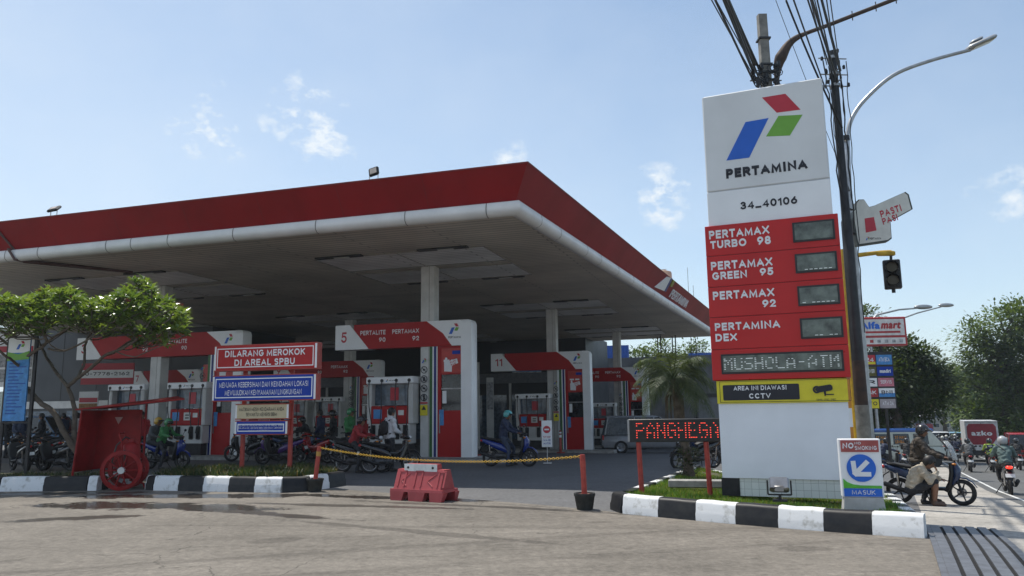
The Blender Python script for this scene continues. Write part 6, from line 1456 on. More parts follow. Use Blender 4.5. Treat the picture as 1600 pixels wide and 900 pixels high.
road_pair(1518, 738, 'dark scooter ridden by the person in black, middle of the lane', 'rider in a dark grey jacket and black helmet, seen from behind, middle of the lane', 'black', C_GRY, H_BLK, tr=C_BLK)
far_r = [(1488, 716, 'navy', C_BLK, H_BLK), (1528, 716, 'white', C_WHT, H_BLK), (1534, 713, 'black', C_YEL, H_WHT), (1556, 718, 'blue', C_NAVY, H_BLK), (1476, 712, 'black', C_BLK, H_WHT), (1500, 712, 'silver', C_GRY, H_BLK),
         (1467, 708, 'black', C_NAVY, H_BLK), (1510, 707, 'red', C_BLK, H_GRY), (1572, 712, 'black', C_BRN, H_YEL), (1520, 705, 'black', C_BLK, H_BLK), (1495, 704, 'black', C_GRY, H_WHT), (1459, 711, 'black', C_YEL, H_BLK), (1595, 735, 'black', C_BLK, H_BLK)]
far_r += [(1452, 706, 'black', C_BLK, H_BLK), (1482, 708, 'red', C_NAVY, H_WHT), (1507, 709, 'black', C_RED, H_BLK), (1516, 711, 'white', C_BLK, H_GRY), (1470, 704, 'navy', C_GRY, H_BLK), (1587, 714, 'black', C_GRY, H_BLK), (1581, 708, 'black', C_NAVY, H_WHT), (1503, 700, 'black', C_BLK, H_BLK), (1487, 700, 'black', C_BRN, H_BLK), (1578, 722, 'black', C_BLK, H_GRY), (1497, 722, 'black', C_NAVY, H_BLK)]
fl_ = ['in black leftmost of the pack', 'in white beside the truck', 'in yellow just left of the truck', 'in navy right behind the truck', 'in black with a pale helmet', 'in grey in the pack', 'in navy far ahead', 'with silver helmet far ahead', 'in brown with a yellow helmet', 'in all black far ahead', 'in grey with a pale helmet far ahead', 'in yellow behind the windscreen bike', 'in black at the right photo edge', 'in black beside the minibus bonnet', 'in navy with a white helmet', 'in red in the middle of the pack', 'in black on a white bike', 'in grey on a navy bike far left', 'in grey by the red car', 'in navy with a white helmet by the red car', 'in black at the far end of the pack', 'in brown at the far end of the pack', 'in black with a silver helmet by the red car', 'in navy just ahead of the windscreen bike']
for (px, py, c, t_, h_), d_ in zip(far_r, fl_): road_pair(px, py, 'motorbike of the distant rider '+d_, 'distant rider '+d_, c, t_, h_)
# bikes and riders at the left side of the road, in front of the minibus
def left_pair(px, py, rz, c, bl, pl_, top, hm, J=FOOTDOWN, key='fd', kind='matic'):
    g = gp(px, py); bike(bl, g, rz, c, kind, group='motorbikes waiting by the minibus'); person(pl_, g, rz, J, [top, TR_DK, SKIN, SHOE, HAIR], key=key, helmet=hm, group='riders waiting by the minibus', grip=True)
left_pair(1388, 738, R(-8), 'navy', 'dark blue scooter half hidden behind the entry sign', 'rider in navy half hidden behind the entry sign', C_NAVY, H_BLK)
left_pair(1420, 733, HEAD-.2, 'black', 'black scooter seen from behind, left of the brown jacket rider', 'rider in black seen from behind, left of the brown jacket rider', C_BLK, H_BLK)
left_pair(1446, 722, HEAD, 'black', 'black scooter between the minibus and the road pack', 'rider in black between the minibus and the road pack', C_BLK, H_BLK)
# the rider in the brown jacket
BR = R(-31); g = V((8.38, 15.98, 0)); g.z = G(g.x, g.y); bk = bike('black and blue motorbike with a tall clear windscreen, pulled up at the kerb', g, BR, 'navy', 'matic')
mb = MB(); rows = []
for (x, z, w) in ((.62, .98, .15), (.60, 1.12, .19), (.54, 1.28, .18), (.46, 1.40, .11)): rows.append([(x-.10*abs(t)**2, w*t, z) for t in (-1, -.6, -.2, .2, .6, 1)])
P = [p for r in rows for p in r]; mb.add(P, [(i*6+k, i*6+k+1, i*6+7+k, i*6+6+k) for i in range(3) for k in range(5)])
WSC = mat('clear_windscreen', (.75, .8, .82), .08, alpha=.28, coat=.4); ws = mb.build('windscreen', WSC, bk, smooth=80); ws.modifiers.new('t', 'SOLIDIFY').thickness = .006
JB = mod(RIDE, pelvis=(-.20, 0, .92), chest=(-.15, 0, 1.26), neck=(-.10, 0, 1.47), head=(-.03, -.02, 1.60), sL=(-.12, .19, 1.41), sR=(-.12, -.19, 1.41), eL=(.05, .28, 1.16), eR=(.05, -.28, 1.16), hL=(-.17, .10, .90), hR=(-.17, -.11, .90), kR=(-.02, -.20, .50), aR=(-.12, -.24, .11), kL=(.10, .24, .54), aL=(.02, .30, .11), hf=(1, -.15, -.25))
pb_ = person('rider in a brown jacket and black helmet, one foot down beside the kerb', g, BR, JB, [C_BRN, TR_DK, SKIN, SHOE, HAIR], voxel=.0085, helmet=H_BLK, thick=1.12)
mb = MB(); nk = V(JB['neck']); ring_ = [nk+V((.085*math.cos(a), .088*math.sin(a), .02-.025*math.cos(a))) for a in [i*math.pi/8 for i in range(17)]]; mb.tube(ring_, .026, 8, cap=False); mb.build('collar', C_BLK, pb_, smooth=60)
mb = MB(); pv_ = V(JB['pelvis']); ring_ = [pv_+V((.03+.165*math.cos(a), .205*math.sin(a), .05+.02*math.cos(a))) for a in [i*math.pi/10 for i in range(21)]]; mb.tube(ring_, .022, 8, cap=False); mb.build('jacket_hem', C_BRN, pb_, smooth=60)
for s_ in 'LR':
    w_, e_2 = V(JB['w'+s_]), V(JB['e'+s_]); d_2 = (w_-e_2).normalized(); mb = MB(); mb.bar(w_-d_2*.05, w_+d_2*.01, .055, .05, 12); mb.build('cuff', C_BLK, pb_, smooth=40)
    mb = MB(); sh_ = V(JB['s'+s_]); mb.tube([sh_+V((-.10, 0, -.25)), sh_+V((-.095, 0, -.02)), sh_+V((-.03, 0, .085)), sh_+V((.07, 0, .05))], .010, 6); mb.build('jacket_piping', C_BLK, pb_, smooth=60)
# man sitting on the kerb
g = V((*xy(17.6, .22), 0)); g.z = G(g.x, g.y)-.02; JS = dict(pelvis=(0, 0, .34), chest=(.11, 0, .62), neck=(.22, 0, .77), head=(.33, 0, .84), sL=(.18, .18, .72), sR=(.18, -.18, .72), eL=(.36, .22, .54), eR=(.31, -.22, .50), wL=(.52, .12, .52), wR=(.46, -.10, .67), hL=(.03, .10, .32), hR=(.03, -.10, .32), kL=(.41, .16, .50), kR=(.41, -.17, .49), aL=(.37, .15, .11), aR=(.37, -.16, .11), hf=(1, 0, -.5), dR=(-.2, .2, .9), dL=(1, -.2, -.2), pR=(-1, 0, .2)); STAND_REF['m'] = JS
person('man in a cream shirt sitting hunched on the kerb with a hand at his mouth', V((g.x, g.y, g.z)), R(-24), JS, [C_CREAM, TR_DK, SKIN, SANDAL, HAIR], voxel=.0085, hair=HAIR, leg='short', sleeve='long', grip={'L': False, 'R': True})
# under the canopy
def pump_pair(px, py, rz, c, bl, pl_, top, hm=None, hair=None, kind='matic', J=FOOTDOWN, key='fd', tr=TR_DK, visor=False, lean=0):
    g = gp(px, py); bike(bl, g, rz, c, kind, lean); return person(pl_, g, rz, J, [top, tr, SKIN, SHOE, HAIR], key=key, helmet=hm, hair=hair, visor=visor)
pump_pair(258, 733, R(-14), 'blue', 'blue scooter of the rider in green at kiosk 3', 'rider in a green jacket and green helmet at kiosk 3', C_GRN, H_GRN, visor=True)
g = gp(258, 733); person('passenger with a yellow helmet behind the rider in green', g+V((-.34, .08, .03)), R(-14), mod(RIDE, wL=(.16, .2, 1.02), wR=(.16, -.2, 1.02), eL=(-.02, .28, 1.1), eR=(-.02, -.28, 1.1), aL=(.16, .2, .42), aR=(.16, -.2, .42)), [C_GRY, TR_DK, SKIN, SHOE, HAIR], helmet=H_YEL)
STAND_REF['s'] = STAND
person('pump attendant in red and dark clothes behind the extinguisher shelter', gp(218, 722), R(-60), STAND, [C_RED, TR_DK, SKIN, SHOE, HAIR], key='stand', hair=HAIR, grip=False)
pump_pair(796, 729, R(-13), 'blue', 'blue scooter of the rider in the teal helmet, front to the right', 'rider in dark clothes and a bright teal helmet', C_NAVY, H_TEAL, tr=TR_JE, J=mod(JB, aR=(.0, -.26, .11), kR=(.04, -.22, .52)), key='teal')
g = gp(565, 738); bike('step through motorbike with bright spoked rims, ridden by the person in red', g, R(-12), 'black', 'bebek')
person('rider in a red and white jacket and black helmet, left of the white shirt rider', g+V((-.05, 0, 0)), R(-12), FOOTDOWN, [C_RED, TR_DK, SKIN, SHOE, HAIR], key='fd', helmet=H_BLK)
g = gp(598, 741); bike('black motorbike crossing in front of pump 5, front towards the kiosk', g+V((.1, .5, 0)), R(25), 'black', 'bebek')
pw = person('person in a white long sleeved shirt with a dark bag and cap at pump 5', g+V((.05, .75, 0)), R(40), STAND, [C_WHT, TR_DK, SKIN, SHOE, HAIR], key='stand', hair=HAIR, grip=False)
mb = MB(); mb.box((-.17, 0, 1.16), (.13, .28, .36), ch=.05); mb.build('backpack', C_BLK, pw, smooth=50)
mb = MB(); [mb.tube([(-.11, s*.11, 1.35), (.04, s*.13, 1.42), (.14, s*.13, 1.28), (.10, s*.15, 1.08), (-.1, s*.14, 1.0)], .018, 6) for s in (-1, 1)]; mb.build('bag_straps', C_BLK, pw, smooth=60)
g = gp(425, 729); bike('purple scooter parked under the sign boards, nose to the left', g+V((0, .8, 0)), R(172), 'purple', lean=R(-5))
g = gp(470, 727); bike('red and blue motorbike right of the purple scooter', g+V((.2, .9, 0)), R(150), 'red', 'bebek')
g = gp(500, 727); bike('dark blue scooter between the sign boards and pump 5', g+V((.2, 1.5, 0)), R(-20), 'blue')
for k, (px, py, rz, c, kd, d_) in enumerate(((392, 722, R(165), 'black', 'bebek', 'under the cream notice board'), (448, 722, R(20), 'navy', 'matic', 'right of the notice board posts'), (520, 722, R(168), 'black', 'matic', 'left of the rider in red'), (540, 730, R(-15), 'black', 'bebek', 'close behind the chain post'), (372, 724, R(185), 'black', 'matic', 'left of the notice board posts'))):
    bike('dark motorbike waiting '+d_, gp(px, py)+V((0, 1.0, 0)), rz, c, kd, group='motorbikes waiting under the canopy')
for k, (px, py, rz, top, hm, d_) in enumerate(((520, 716, R(180), C_BLK, H_BLK, 'in black with helmet just left of the rider in red'), (545, 720, R(-20), C_GRN, H_GRN, 'in green right behind the rider in red'), (440, 712, R(190), C_BLK, None, 'in black right of the cream board'), (8, 716, R(20), C_BLK, H_BLK, 'in black with helmet at the left photo edge'), (96, 712, R(170), C_NAVY, None, 'in navy left of the tree fork'))):
    person('waiting person '+d_, gp(px, py), rz, STAND, [top, TR_DK, SKIN, SHOE, HAIR], key='stand', helmet=hm, hair=None if hm else HAIR, group='people waiting under the canopy', grip=False)
for k, (px, py, rz, top, hm, d_) in enumerate(((472, 716, R(200), C_BLK, H_BLK, 'in black with helmet right of the sign boards'), (500, 718, R(170), C_NAVY, None, 'in navy with bare head left of pump 5'), (340, 716, R(20), C_BLK, None, 'in dark clothes seen behind the blue board'), (382, 716, R(180), C_GRY, None, 'in grey behind the cream board'))):
    person('waiting person '+d_, gp(px, py), rz, mod(RIDE, kR=FOOTDOWN['kR'], aR=FOOTDOWN['aR']) if k < 1 else STAND, [top, TR_DK, SKIN, SHOE, HAIR], key='fd' if k < 1 else 'stand', helmet=hm, hair=None if hm else HAIR, group='people waiting under the canopy', grip=(k < 1))
bike('black scooter of the helmeted person right of the sign boards', gp(472, 716), R(200), 'black')
row = [(20, 738, R(150), 'black', 'bebek'), (52, 741, R(160), 'black', 'matic'), (88, 738, R(152), 'white', 'matic'), (118, 741, R(165), 'black', 'matic'), (-8, 741, R(140), 'black', 'matic'), (70, 728, R(30), 'navy', 'bebek'), (105, 726, R(150), 'red', 'matic')]
row += [(8, 730, R(148), 'black', 'bebek'), (36, 731, R(155), 'black', 'matic'), (90, 730, R(25), 'black', 'bebek'), (128, 731, R(160), 'navy', 'bebek'), (55, 722, R(152), 'black', 'matic'), (20, 720, R(150), 'red', 'bebek'), (85, 719, R(30), 'black', 'matic')]
rd = ['at the left photo edge, behind the information board', 'under the information board', 'with white body panels left of the tree trunk', 'beside the tree trunk', 'cut off by the left photo edge', 'second row behind the information board', 'second row with red panels behind the tree', 'all black, second row at the left photo edge', 'all black, second row left of the board leg', 'all black, nose to the right in the second row', 'navy, right behind the tree trunk', 'black, third row behind the information board', 'red, third row at the left photo edge', 'black, third row left of the tree']
for (px, py, rz, c, kd), d_ in zip(row, rd): bike('parked motorbike '+d_, gp(px, py)+V((0, 1.1, 0)), rz, c, kd, lean=R(-5), group='motorbikes parked in a row at the left')
for k, (px, py, rz, top, d_) in enumerate(((28, 722, R(-30), TR_JE, 'in blue behind the information board'), (62, 716, R(200), C_BLK, 'in black between information board and tree'), (118, 718, R(190), C_WHT, 'in white behind the tree trunk'))):
    person('person standing among parked motorbikes '+d_, gp(px, py), rz, STAND, [top, TR_DK, SKIN, SHOE, HAIR], key='stand', hair=HAIR, group='people among the parked motorbikes', grip=False)
g = gp(1088, 733); bike('dark motorbike parked behind the running text sign', g, R(200), 'black', lean=R(-6))
bike('second dark motorbike behind the running text sign, farther back', gp(1108, 722), R(185), 'navy')
# ---- small things on the forecourt
g = gp(849, 727, 0)+V((.15, .7, 0)); ns = thing('stop_sign', 'small white sign plate with a red no entry disc on a thin stand', 'sign', g, R(-8)); ns.scale = (.78, .78, .78)
mb = MB(); mb.bar((0, 0, 0), (0, 0, .75), .014); mb.box((0, 0, .02), (.3, .3, .03)); mb.build('stand', DWHITE, ns)
panel(ns, 'plate', -.20, .62, .40, 1.0, -.03, WHITE, .02); mb = MB(); mb.T = M4.Scale(1.25, 4, V((0, 0, 1))) if False else None; mb.lathe([(.001, -.004), (.14, -.004), (.14, .004), (.001, .004)], (0, -.036, 1.28), 'y', 20); mb.build('red_disc', LRED, ns); panel(ns, 'white_bar', -.09, 1.25, .18, .06, -.046, LETW, .005)
for k, t_ in enumerate(('STOP', 'WAJIB', 'ANTRI')): letters(ns, t_, -.14, .96-.12*k, .28, .07, -.034, BLUE if k else LRED, .02)
for k, (px, py, d_) in enumerate(((949, 707, 'beside the silver car'), (876, 708, 'left of the door of kiosk 11'), (744, 712, 'right of kiosk 5'))):
    g = gp(px, py); cn = thing('traffic_post', 'red and white flexible traffic post '+d_, 'traffic post', g, 0, 'red traffic posts on the forecourt')
    mb = MB(); mb.lathe([(.01, 0), (.19, 0), (.19, .04), (.06, .06), (.055, .98), (.03, 1.02), (.01, 1.02)], n=14); mb.build('tube', POSTR, cn, smooth=40); mb = MB(); mb.lathe([(.062, .70), (.060, .82)], n=14); mb.lathe([(.061, .88), (.059, .95)], n=14); mb.build('white_bands', WHITE, cn)

# ================================================================ cars
def car(name, label, cat, loc, rz, L, Wd, H, pnt, prof='mpv', group=None):
    c = thing(name, label, cat, loc, rz, group); wr = .31; h2 = H; zb = .22; belt = .52*H
    mb = MB(); rings = []
    for (x, hw, z0, z1) in ((-.5, .44, .35, belt*.92), (-.48, .485, .24, belt*.98), (-.30, .5, .2, belt), (.15, .5, .2, belt*.99), (.30, .495, .2, belt*.90), (.44, .47, .22, belt*.80), (.49, .43, .28, belt*.70), (.5, .40, .34, belt*.6)):
        rings.append(ringx(x*L, (z0+z1)/2, hw*Wd, (z1-z0)/2, 20, .42))
    mb.loft(rings); mb.build('body', pnt, c, smooth=40)
    e = .44
    def cab(k, z): return (k[0]*L, k[1]*L)
    def ring(z, x0, x1, hw): return [(x0*L, -hw*Wd, z), (x1*L, -hw*Wd*.94, z), (x1*L+.05, 0, z), (x1*L, hw*Wd*.94, z), (x0*L, hw*Wd, z), (x0*L-.04, 0, z)]
    mb = MB(); mb.loft([ring(belt-.03, -.485, .27, .485), ring(H-.06, -.44, .08, .41)]); mb.build('windows', GLASSD, c)
    mb = MB(); mb.loft([ring(H-.075, -.452, .09, .424), ring(H-.03, -.44, .07, .41), ring(H, -.40, .03, .36)]); mb.build('roof', pnt, c, smooth=50)
    mb = MB()
    for s in (-1, 1):
        for x0, x1 in ((-.47, -.435), (-.17, -.165), (.05, .03), (.27, .09)): mb.tube([(x0*L, s*.487*Wd, belt-.02), (x1*L, s*.42*Wd, H-.06)], .03, 6)
    mb.build('pillars', pnt, c)
    for x in (-.31, .33):
        for s in (-1, 1):
            w = thing('wheel', None, None, (x*L, s*(Wd/2-.09), wr)); w.parent = c
            mb = MB(); mb.lathe([(.19, -.1), (wr-.03, -.1), (wr, -.06), (wr, .06), (wr-.03, .1), (.19, .1), (.19, -.1)], axis='y', n=24); mb.build('tyre', RUB, w, smooth=50)
            mb = MB(); mb.lathe([(.001, .0), (.05, .0), (.06, s*.02), (.195, s*.09), (.20, s*.06)], axis='y', n=24)
            for k in range(5): a = 2*math.pi*k/5; mb.bar((0, s*.05, 0), (.19*math.cos(a), s*.085, .19*math.sin(a)), .03, .022, 6)
            mb.build('rim', ALU, w)
    for s in (-1, 1):
        mb = MB(); mb.box((-.488*L, s*.40*Wd, belt*.82), (.08, .16*Wd, .22), ch=.02); mb.build('tail_light', TAILR, c, smooth=40)
        mb = MB(); mb.box((.465*L, s*.36*Wd, belt*.70), (.12, .18*Wd, .12), ch=.03); mb.build('headlight', HEADL, c, smooth=40)
        mb = MB(); mb.box((.20*L, s*.53*Wd, belt+.02), (.10, .16, .11), ch=.03); mb.build('mirror', pnt, c, smooth=40)
        mb = MB(); [mb.box((x*L, s*.505*Wd, belt*.84), (.16, .02, .03)) for x in (-.22, .02)]; mb.build('door_handles', BLACK, c)
    mb = MB(); mb.box((-.503*L, 0, belt*.62), (.02, .42, .13)); mb.build('number_plate', BLACK, c)
    mb = MB(); mb.box((-.49*L, 0, .30), (.10, Wd*.8, .12), ch=.02); mb.build('rear_bumper', BLACK, c)
    return c
car('parked_car', 'silver people carrier parked in the shade behind kiosk 11', 'car', V((6.35, 36.6, G(6.35, 36.6))), R(-4), 4.5, 1.72, 1.72, PT['silver'])
P = gp(1000, 655); car('parked_car', 'small pale car far behind the silver people carrier', 'car', V((8.5, 44, G(8.5, 44))), R(170), 3.8, 1.65, 1.5, PT['white'])
P = gp(85, 704); car('parked_car', 'light blue and white car parked in front of the dark office', 'car', V((-22.0, 37.0, 0)), R(-18), 4.4, 1.7, 1.6, paint('pale_blue', (.14, .25, .42)))
P = gp(1588, 722); car('car', 'red car on the road at the right photo edge', 'car', P+V((1.0, 1.0, 0)), HEAD, 4.3, 1.72, 1.75, PT['red'], group='cars on the road')
P = gp(1470, 702); car('car', 'white car in the traffic straight behind the windscreen bike', 'car', P, HEAD, 4.3, 1.7, 1.7, PT['white'], group='cars on the road')
P = gp(1497, 699); car('car', 'pale blue car far ahead in the traffic', 'car', P, HEAD, 4.2, 1.7, 1.6, paint('sky_blue', (.2, .38, .5)), group='cars on the road')
P = gp(1568, 707); car('car', 'light blue van behind the truck', 'van', P, HEAD, 4.6, 1.8, 2.0, paint('pale_van', (.3, .45, .52)), group='cars on the road')
# box truck with its name on the doors
P = V((28.7, 48, G(28.7, 48))); tk = thing('box_truck', 'white box truck with a dark red panel reading azko on its back', 'truck', P, HEAD)
TKW = mat('truck_white', (.60, .60, .61), .4); TKR = mat('truck_red', (.30, .012, .03), .4)
mb = MB(); mb.box((1.9, 0, 1.75), (3.9, 1.95, 2.0), ch=.02); bx = mb.build('cargo_box', TKW, tk, smooth=40)
mb = MB(); mb.span((3.9, -.85, .5), (5.3, .85, 2.2)); mb.build('cab', TKW, tk); mb = MB(); mb.span((-.04, -.9, .45), (5.2, .9, .72)); mb.build('chassis', DSTEEL, tk)
for x in (.8, 4.5):
    for s in (-1, 1): mb = MB(); mb.lathe([(.01, -.12), (.38, -.12), (.40, 0), (.38, .12), (.01, .12)], (x, s*.78, .40), 'y', 20); mb.build('wheel', RUB, tk, smooth=40)
mb = MB(); mb.prism([(-.72, 2.55), (.72, 2.55), (.86, 2.35), (.86, 1.6), (.55, 1.15), (-.55, 1.15), (-.86, 1.6), (-.86, 2.35)], -.062, -.055, axes='yz'); mb.build('red_panel', TKR, tk)
def back_letters(parent, s, y0, z0, w, h, x, m):   # reads from behind (looking along +x): left is +y
    o = letters(parent, s, 0, 0, w, h, 0, m, .04); o.rotation_euler = (0, 0, R(-90)); o.location = (x, y0, z0); return o
back_letters(tk, 'azko', .62, 1.75, 1.24, .34, -.07, LETW); mb = MB(); mb.box((-.056, 0, 1.75), (.006, .03, 1.9)); mb.build('door_gap', DSTEEL, tk)
mb = MB(); mb.box((-.06, 0, 2.68), (.03, 1.9, .12)); mb.build('top_rail', ALU, tk)
tk.scale = (.9, .9, .9)
# green truck at the right edge
P = gp(1592, 712); gt = thing('minibus', 'green and white minibus at the right photo edge behind the red car', 'minibus', P+V((4.5, 7, 0)), HEAD)
mb = MB(); mb.box((2, 0, 1.0), (4.2, 1.8, 1.2), ch=.08); mb.build('body', TKW, gt, smooth=40); mb = MB(); mb.box((2, 0, 2.05), (4.1, 1.75, .5), ch=.1); mb.build('roof', paint('green_roof', (.04, .22, .14)), gt, smooth=40); mb = MB(); mb.box((2, 0, 1.7), (4.0, 1.72, .45)); mb.build('windows', GLASSD, gt)
for x in (.7, 3.4):
    for s in (-1, 1): mb = MB(); mb.lathe([(.01, -.1), (.31, -.1), (.31, .1), (.01, .1)], (x, s*.78, .31), 'y', 18); mb.build('wheel', RUB, gt)
# minibus with blue roof and lettered windows
P = gp(1445, 716); an = thing('minibus', 'pale minibus with a blue roof and orange lettering on its side windows', 'minibus', V((20.6, 41.5, G(20.6, 41.5))), R(-4))
AB = mat('minibus_body', (.50, .53, .47), .4, var=.08); ABL = paint('minibus_blue', (.03, .10, .34))
mb = MB(); rings = [ringx(x, (z0+z1)/2, hw, (z1-z0)/2, 20, .4) for x, hw, z0, z1 in ((-2.0, .70, .4, 1.0), (-1.95, .78, .3, 1.12), (1.5, .80, .3, 1.12), (1.9, .76, .32, 1.0), (2.0, .68, .38, .85))]; mb.loft(rings); mb.build('body', AB, an, smooth=40)
mb = MB(); mb.loft([[(-1.96, -.78, 1.08), (1.75, -.77, 1.08), (1.75, .77, 1.08), (-1.96, .78, 1.08)], [(-1.90, -.70, 1.82), (1.15, -.70, 1.82), (1.15, .70, 1.82), (-1.90, .70, 1.82)]]); mb.build('upper_body', AB, an)
mb = MB(); rings = [ringx(x, 1.86, hw, .11, 16, .5) for x, hw in ((-1.97, .68), (-1.9, .74), (1.0, .74), (1.3, .68))]; mb.loft(rings); mb.build('roof', ABL, an, smooth=50)
ORG = mat('window_lettering', (.62, .24, .03), .5)
for k, (x0, x1) in enumerate(((-1.75, -.95), (-.80, .05), (.22, 1.0))):
    mb = MB(); mb.add([(x0, -.775, 1.16), (x1, -.775, 1.16), (x1-.03, -.722, 1.70), (x0+.03, -.722, 1.70)], [(0, 1, 2, 3)]); mb.build('side_window', GLASSD, an)
    if k < 2: 
        for q, t_ in enumerate(('ST HALL', 'LEMBANG')): o = letters(an, t_, x0+.1, 1.45-.22*q, .62, .15, -.79+.03*(1-q), ORG, .03)
for x in (-1.2, 1.25):
    for s in (-1, 1): mb = MB(); mb.lathe([(.01, -.09), (.29, -.09), (.30, 0), (.29, .09), (.01, .09)], (x, s*.74, .30), 'y', 20); mb.build('wheel', RUB, an, smooth=40)
for s in (-1, 1): mb = MB(); mb.box((1.96, s*.5, .8), (.08, .25, .16), ch=.02); mb.build('headlight', HEADL, an)
mb = MB(); mb.add([(1.70, -.68, 1.12), (1.70, .68, 1.12), (1.2, .62, 1.76), (1.2, -.62, 1.76)], [(0, 1, 2, 3)]); mb.build('windscreen', GLASSD, an, None)

for pr_ in PROTO.values():
    for o in list(pr_.children_recursive)+[pr_]: bpy.data.objects.remove(o)
# ================================================================ trees
BARK = mat('bark_grey', (.16, .13, .10), .9, var=.25, scale=9, bump=.6, rgb2=(.07, .055, .042)); BARKD = mat('bark_dark', (.075, .06, .045), .9, var=.25, scale=7, bump=.5)
LF_FR = leafmat('frangipani_leaf', (.18, .26, .07), (.075, .135, .038), .28, .38, 1.2)
LF_A = leafmat('leaf_mid_green', (.105, .155, .04), (.035, .066, .017), .5, .38, .35); LF_B = leafmat('leaf_dark_green', (.075, .11, .03), (.028, .05, .014), .5, .36, .4); LF_C = leafmat('leaf_far', (.13, .17, .07), (.06, .09, .04), .6, .35, .2)
def leaf(mb, p, d, n, L, w, mi=0, droop=.15):
    """a folded leaf blade, pointed at both ends"""
    d = d.normalized(); s = d.cross(n); s = s.normalized() if s.length > 1e-4 else V((1, 0, 0)); n = s.cross(d)
    a = p+d*L*.45-n*L*droop*.2; b = p+d*L-n*L*droop
    mb.add([p, a+s*w+n*w*.35, b, a-s*w+n*w*.35, a], [(0, 4, 1), (1, 4, 2), (0, 3, 4), (3, 2, 4)], mi)
# ---- frangipani with a flat umbrella crown
YF = 18.5; rnd = random.Random(21)
base = at(128, 742, YF); fr = thing('frangipani_tree', 'frangipani tree with a flat dense crown and bare forking limbs at the left', 'tree', (base.x, YF, .2)); O = V((base.x, YF, .2))
def fp(px, py, dy=0): return at(px, py, YF+dy)-O
limbs = [([fp(130, 742), fp(124, 712), fp(108, 690), fp(84, 645), fp(62, 628), fp(38, 602), fp(33, 582), fp(36, 560)], .08, .045), ([fp(127, 722), fp(117, 690, .1), fp(116, 640, .15), fp(106, 604, .2)], .07, .045),
 ([fp(36, 560), fp(50, 552, -.2), fp(72, 535, -.3), fp(66, 515, -.4)], .04, .028), ([fp(36, 560), fp(20, 545, .3), fp(2, 530, .5), fp(-20, 512, .6)], .04, .026), ([fp(33, 575), fp(18, 562, -.4), fp(5, 553, -.7), fp(-30, 520, -.8)], .035, .024),
 ([fp(106, 604), fp(90, 585, .4), fp(74, 560, .7), fp(60, 535, .9), fp(40, 512, 1.)], .042, .026), ([fp(106, 604), fp(122, 590, -.1), fp(145, 572, -.3), (fp(165, 555, -.4)), fp(190, 545, -.5), fp(215, 530, -.6)], .048, .028), ([fp(122, 590), fp(132, 565, .3), fp(134, 535, .5), fp(150, 510, .6)], .036, .024),
 ([fp(165, 555, -.4), fp(180, 550, .1), fp(200, 535, .4), fp(240, 520, .6)], .03, .022), ([fp(72, 535, -.3), fp(95, 520, -.6), fp(115, 508, -.9)], .028, .02), ([fp(76, 545), fp(100, 548, -.5), fp(130, 535, -.9), fp(160, 515, -1.1)], .026, .02)]
mb = MB(); nodes = []
for P, a, b in limbs:
    q = curve_pts([V(p) for p in P], 5); n = len(q); mb.tube([p+V((rnd.uniform(-.012, .012), rnd.uniform(-.012, .012), 0)) if 0 < i < n-1 else p for i, p in enumerate(q)], [a+(b-a)*i/(n-1) for i in range(n)], 8)
    if a < .06: nodes += q[len(q)//3:]
mb.build('trunk', BARK, fr, smooth=60)
tips = []
for k in range(720):
    px, py = rnd.uniform(-70, 291), 0; dy = rnd.uniform(-1.5, 1.5)
    edge = min(1, (290-px)/70); edge = math.sqrt(max(edge, 0))
    e2 = math.sqrt(max(0, 1-(dy/1.6)**2))
    topy = 462-18*math.exp(-((px-225)/38)**2)-6*math.exp(-((px-80)/50)**2)+8*math.sin(px*.05)+26*(1-edge)+12*(1-e2)
    lowy = 516+rnd.uniform(-8, 12)+(18 if 210 < px < 262 else 0)
    py = topy+(lowy-topy)*rnd.random()**1.15
    tips.append(fp(px, py, dy))
cen = sum(nodes, V((0, 0, 0)))/len(nodes)
tips.sort(key=lambda t: min((t-n).length for n in nodes[::3]))
mb = MB()
for t in tips:
    bst = min(nodes, key=lambda n: (t-n).length+(1.5 if n.z > t.z-.05 else 0)); d = t-bst
    if d.length > .25:
        m1 = bst+d*.5+V((rnd.uniform(-.06, .06), rnd.uniform(-.06, .06), -.12*d.length)); q = [bst, bst+(m1-bst)*.5+V((0, 0, -.02)), m1, m1.lerp(t, .55)+V((0, 0, .01)), t]
        mb.tube(q, [.018, .016, .014, .012, .010], 5); nodes += [m1, q[3], t]
    else: mb.tube([bst, t], [.016, .013], 5); nodes.append(t)
mb.build('branches', BARK, fr, smooth=60)
mb = MB()
for t in tips:
    nl = rnd.randint(10, 15); a0 = rnd.uniform(0, 6.3)
    for k in range(nl):
        a = a0+k*2.4; el = rnd.uniform(-.25, 1.0); d = V((math.cos(a)*math.cos(el), math.sin(a)*math.cos(el), math.sin(el))); L = rnd.uniform(.15, .26)
        leaf(mb, t+V((0, 0, rnd.uniform(-.03, .05))), d, V((0, 0, 1))+V((rnd.uniform(-.3, .3), rnd.uniform(-.3, .3), 0)), L, L*.20, 0, rnd.uniform(.05, .35))
mb.build('crown', LF_FR, fr)
PINK = mat('flower_pink', (.55, .16, .18), .6, var=.2)
for px, py, dy in ((60, 455, -.9), (78, 452, -.6), (283, 478, -.2), (113, 468, -1.2), (288, 486, -.4), (200, 470, -1.3)):
    mb = MB(); c = fp(px, py, dy)
    for f in range(5):
        cc = c+V((rnd.uniform(-.06, .06), rnd.uniform(-.06, .06), rnd.uniform(-.02, .06)))
        for k in range(5): a = k*1.257+f; leaf(mb, cc, V((math.cos(a), math.sin(a), .5)), V((0, 0, 1)), .06, .02)
    mb.build('flower_cluster', PINK, fr)
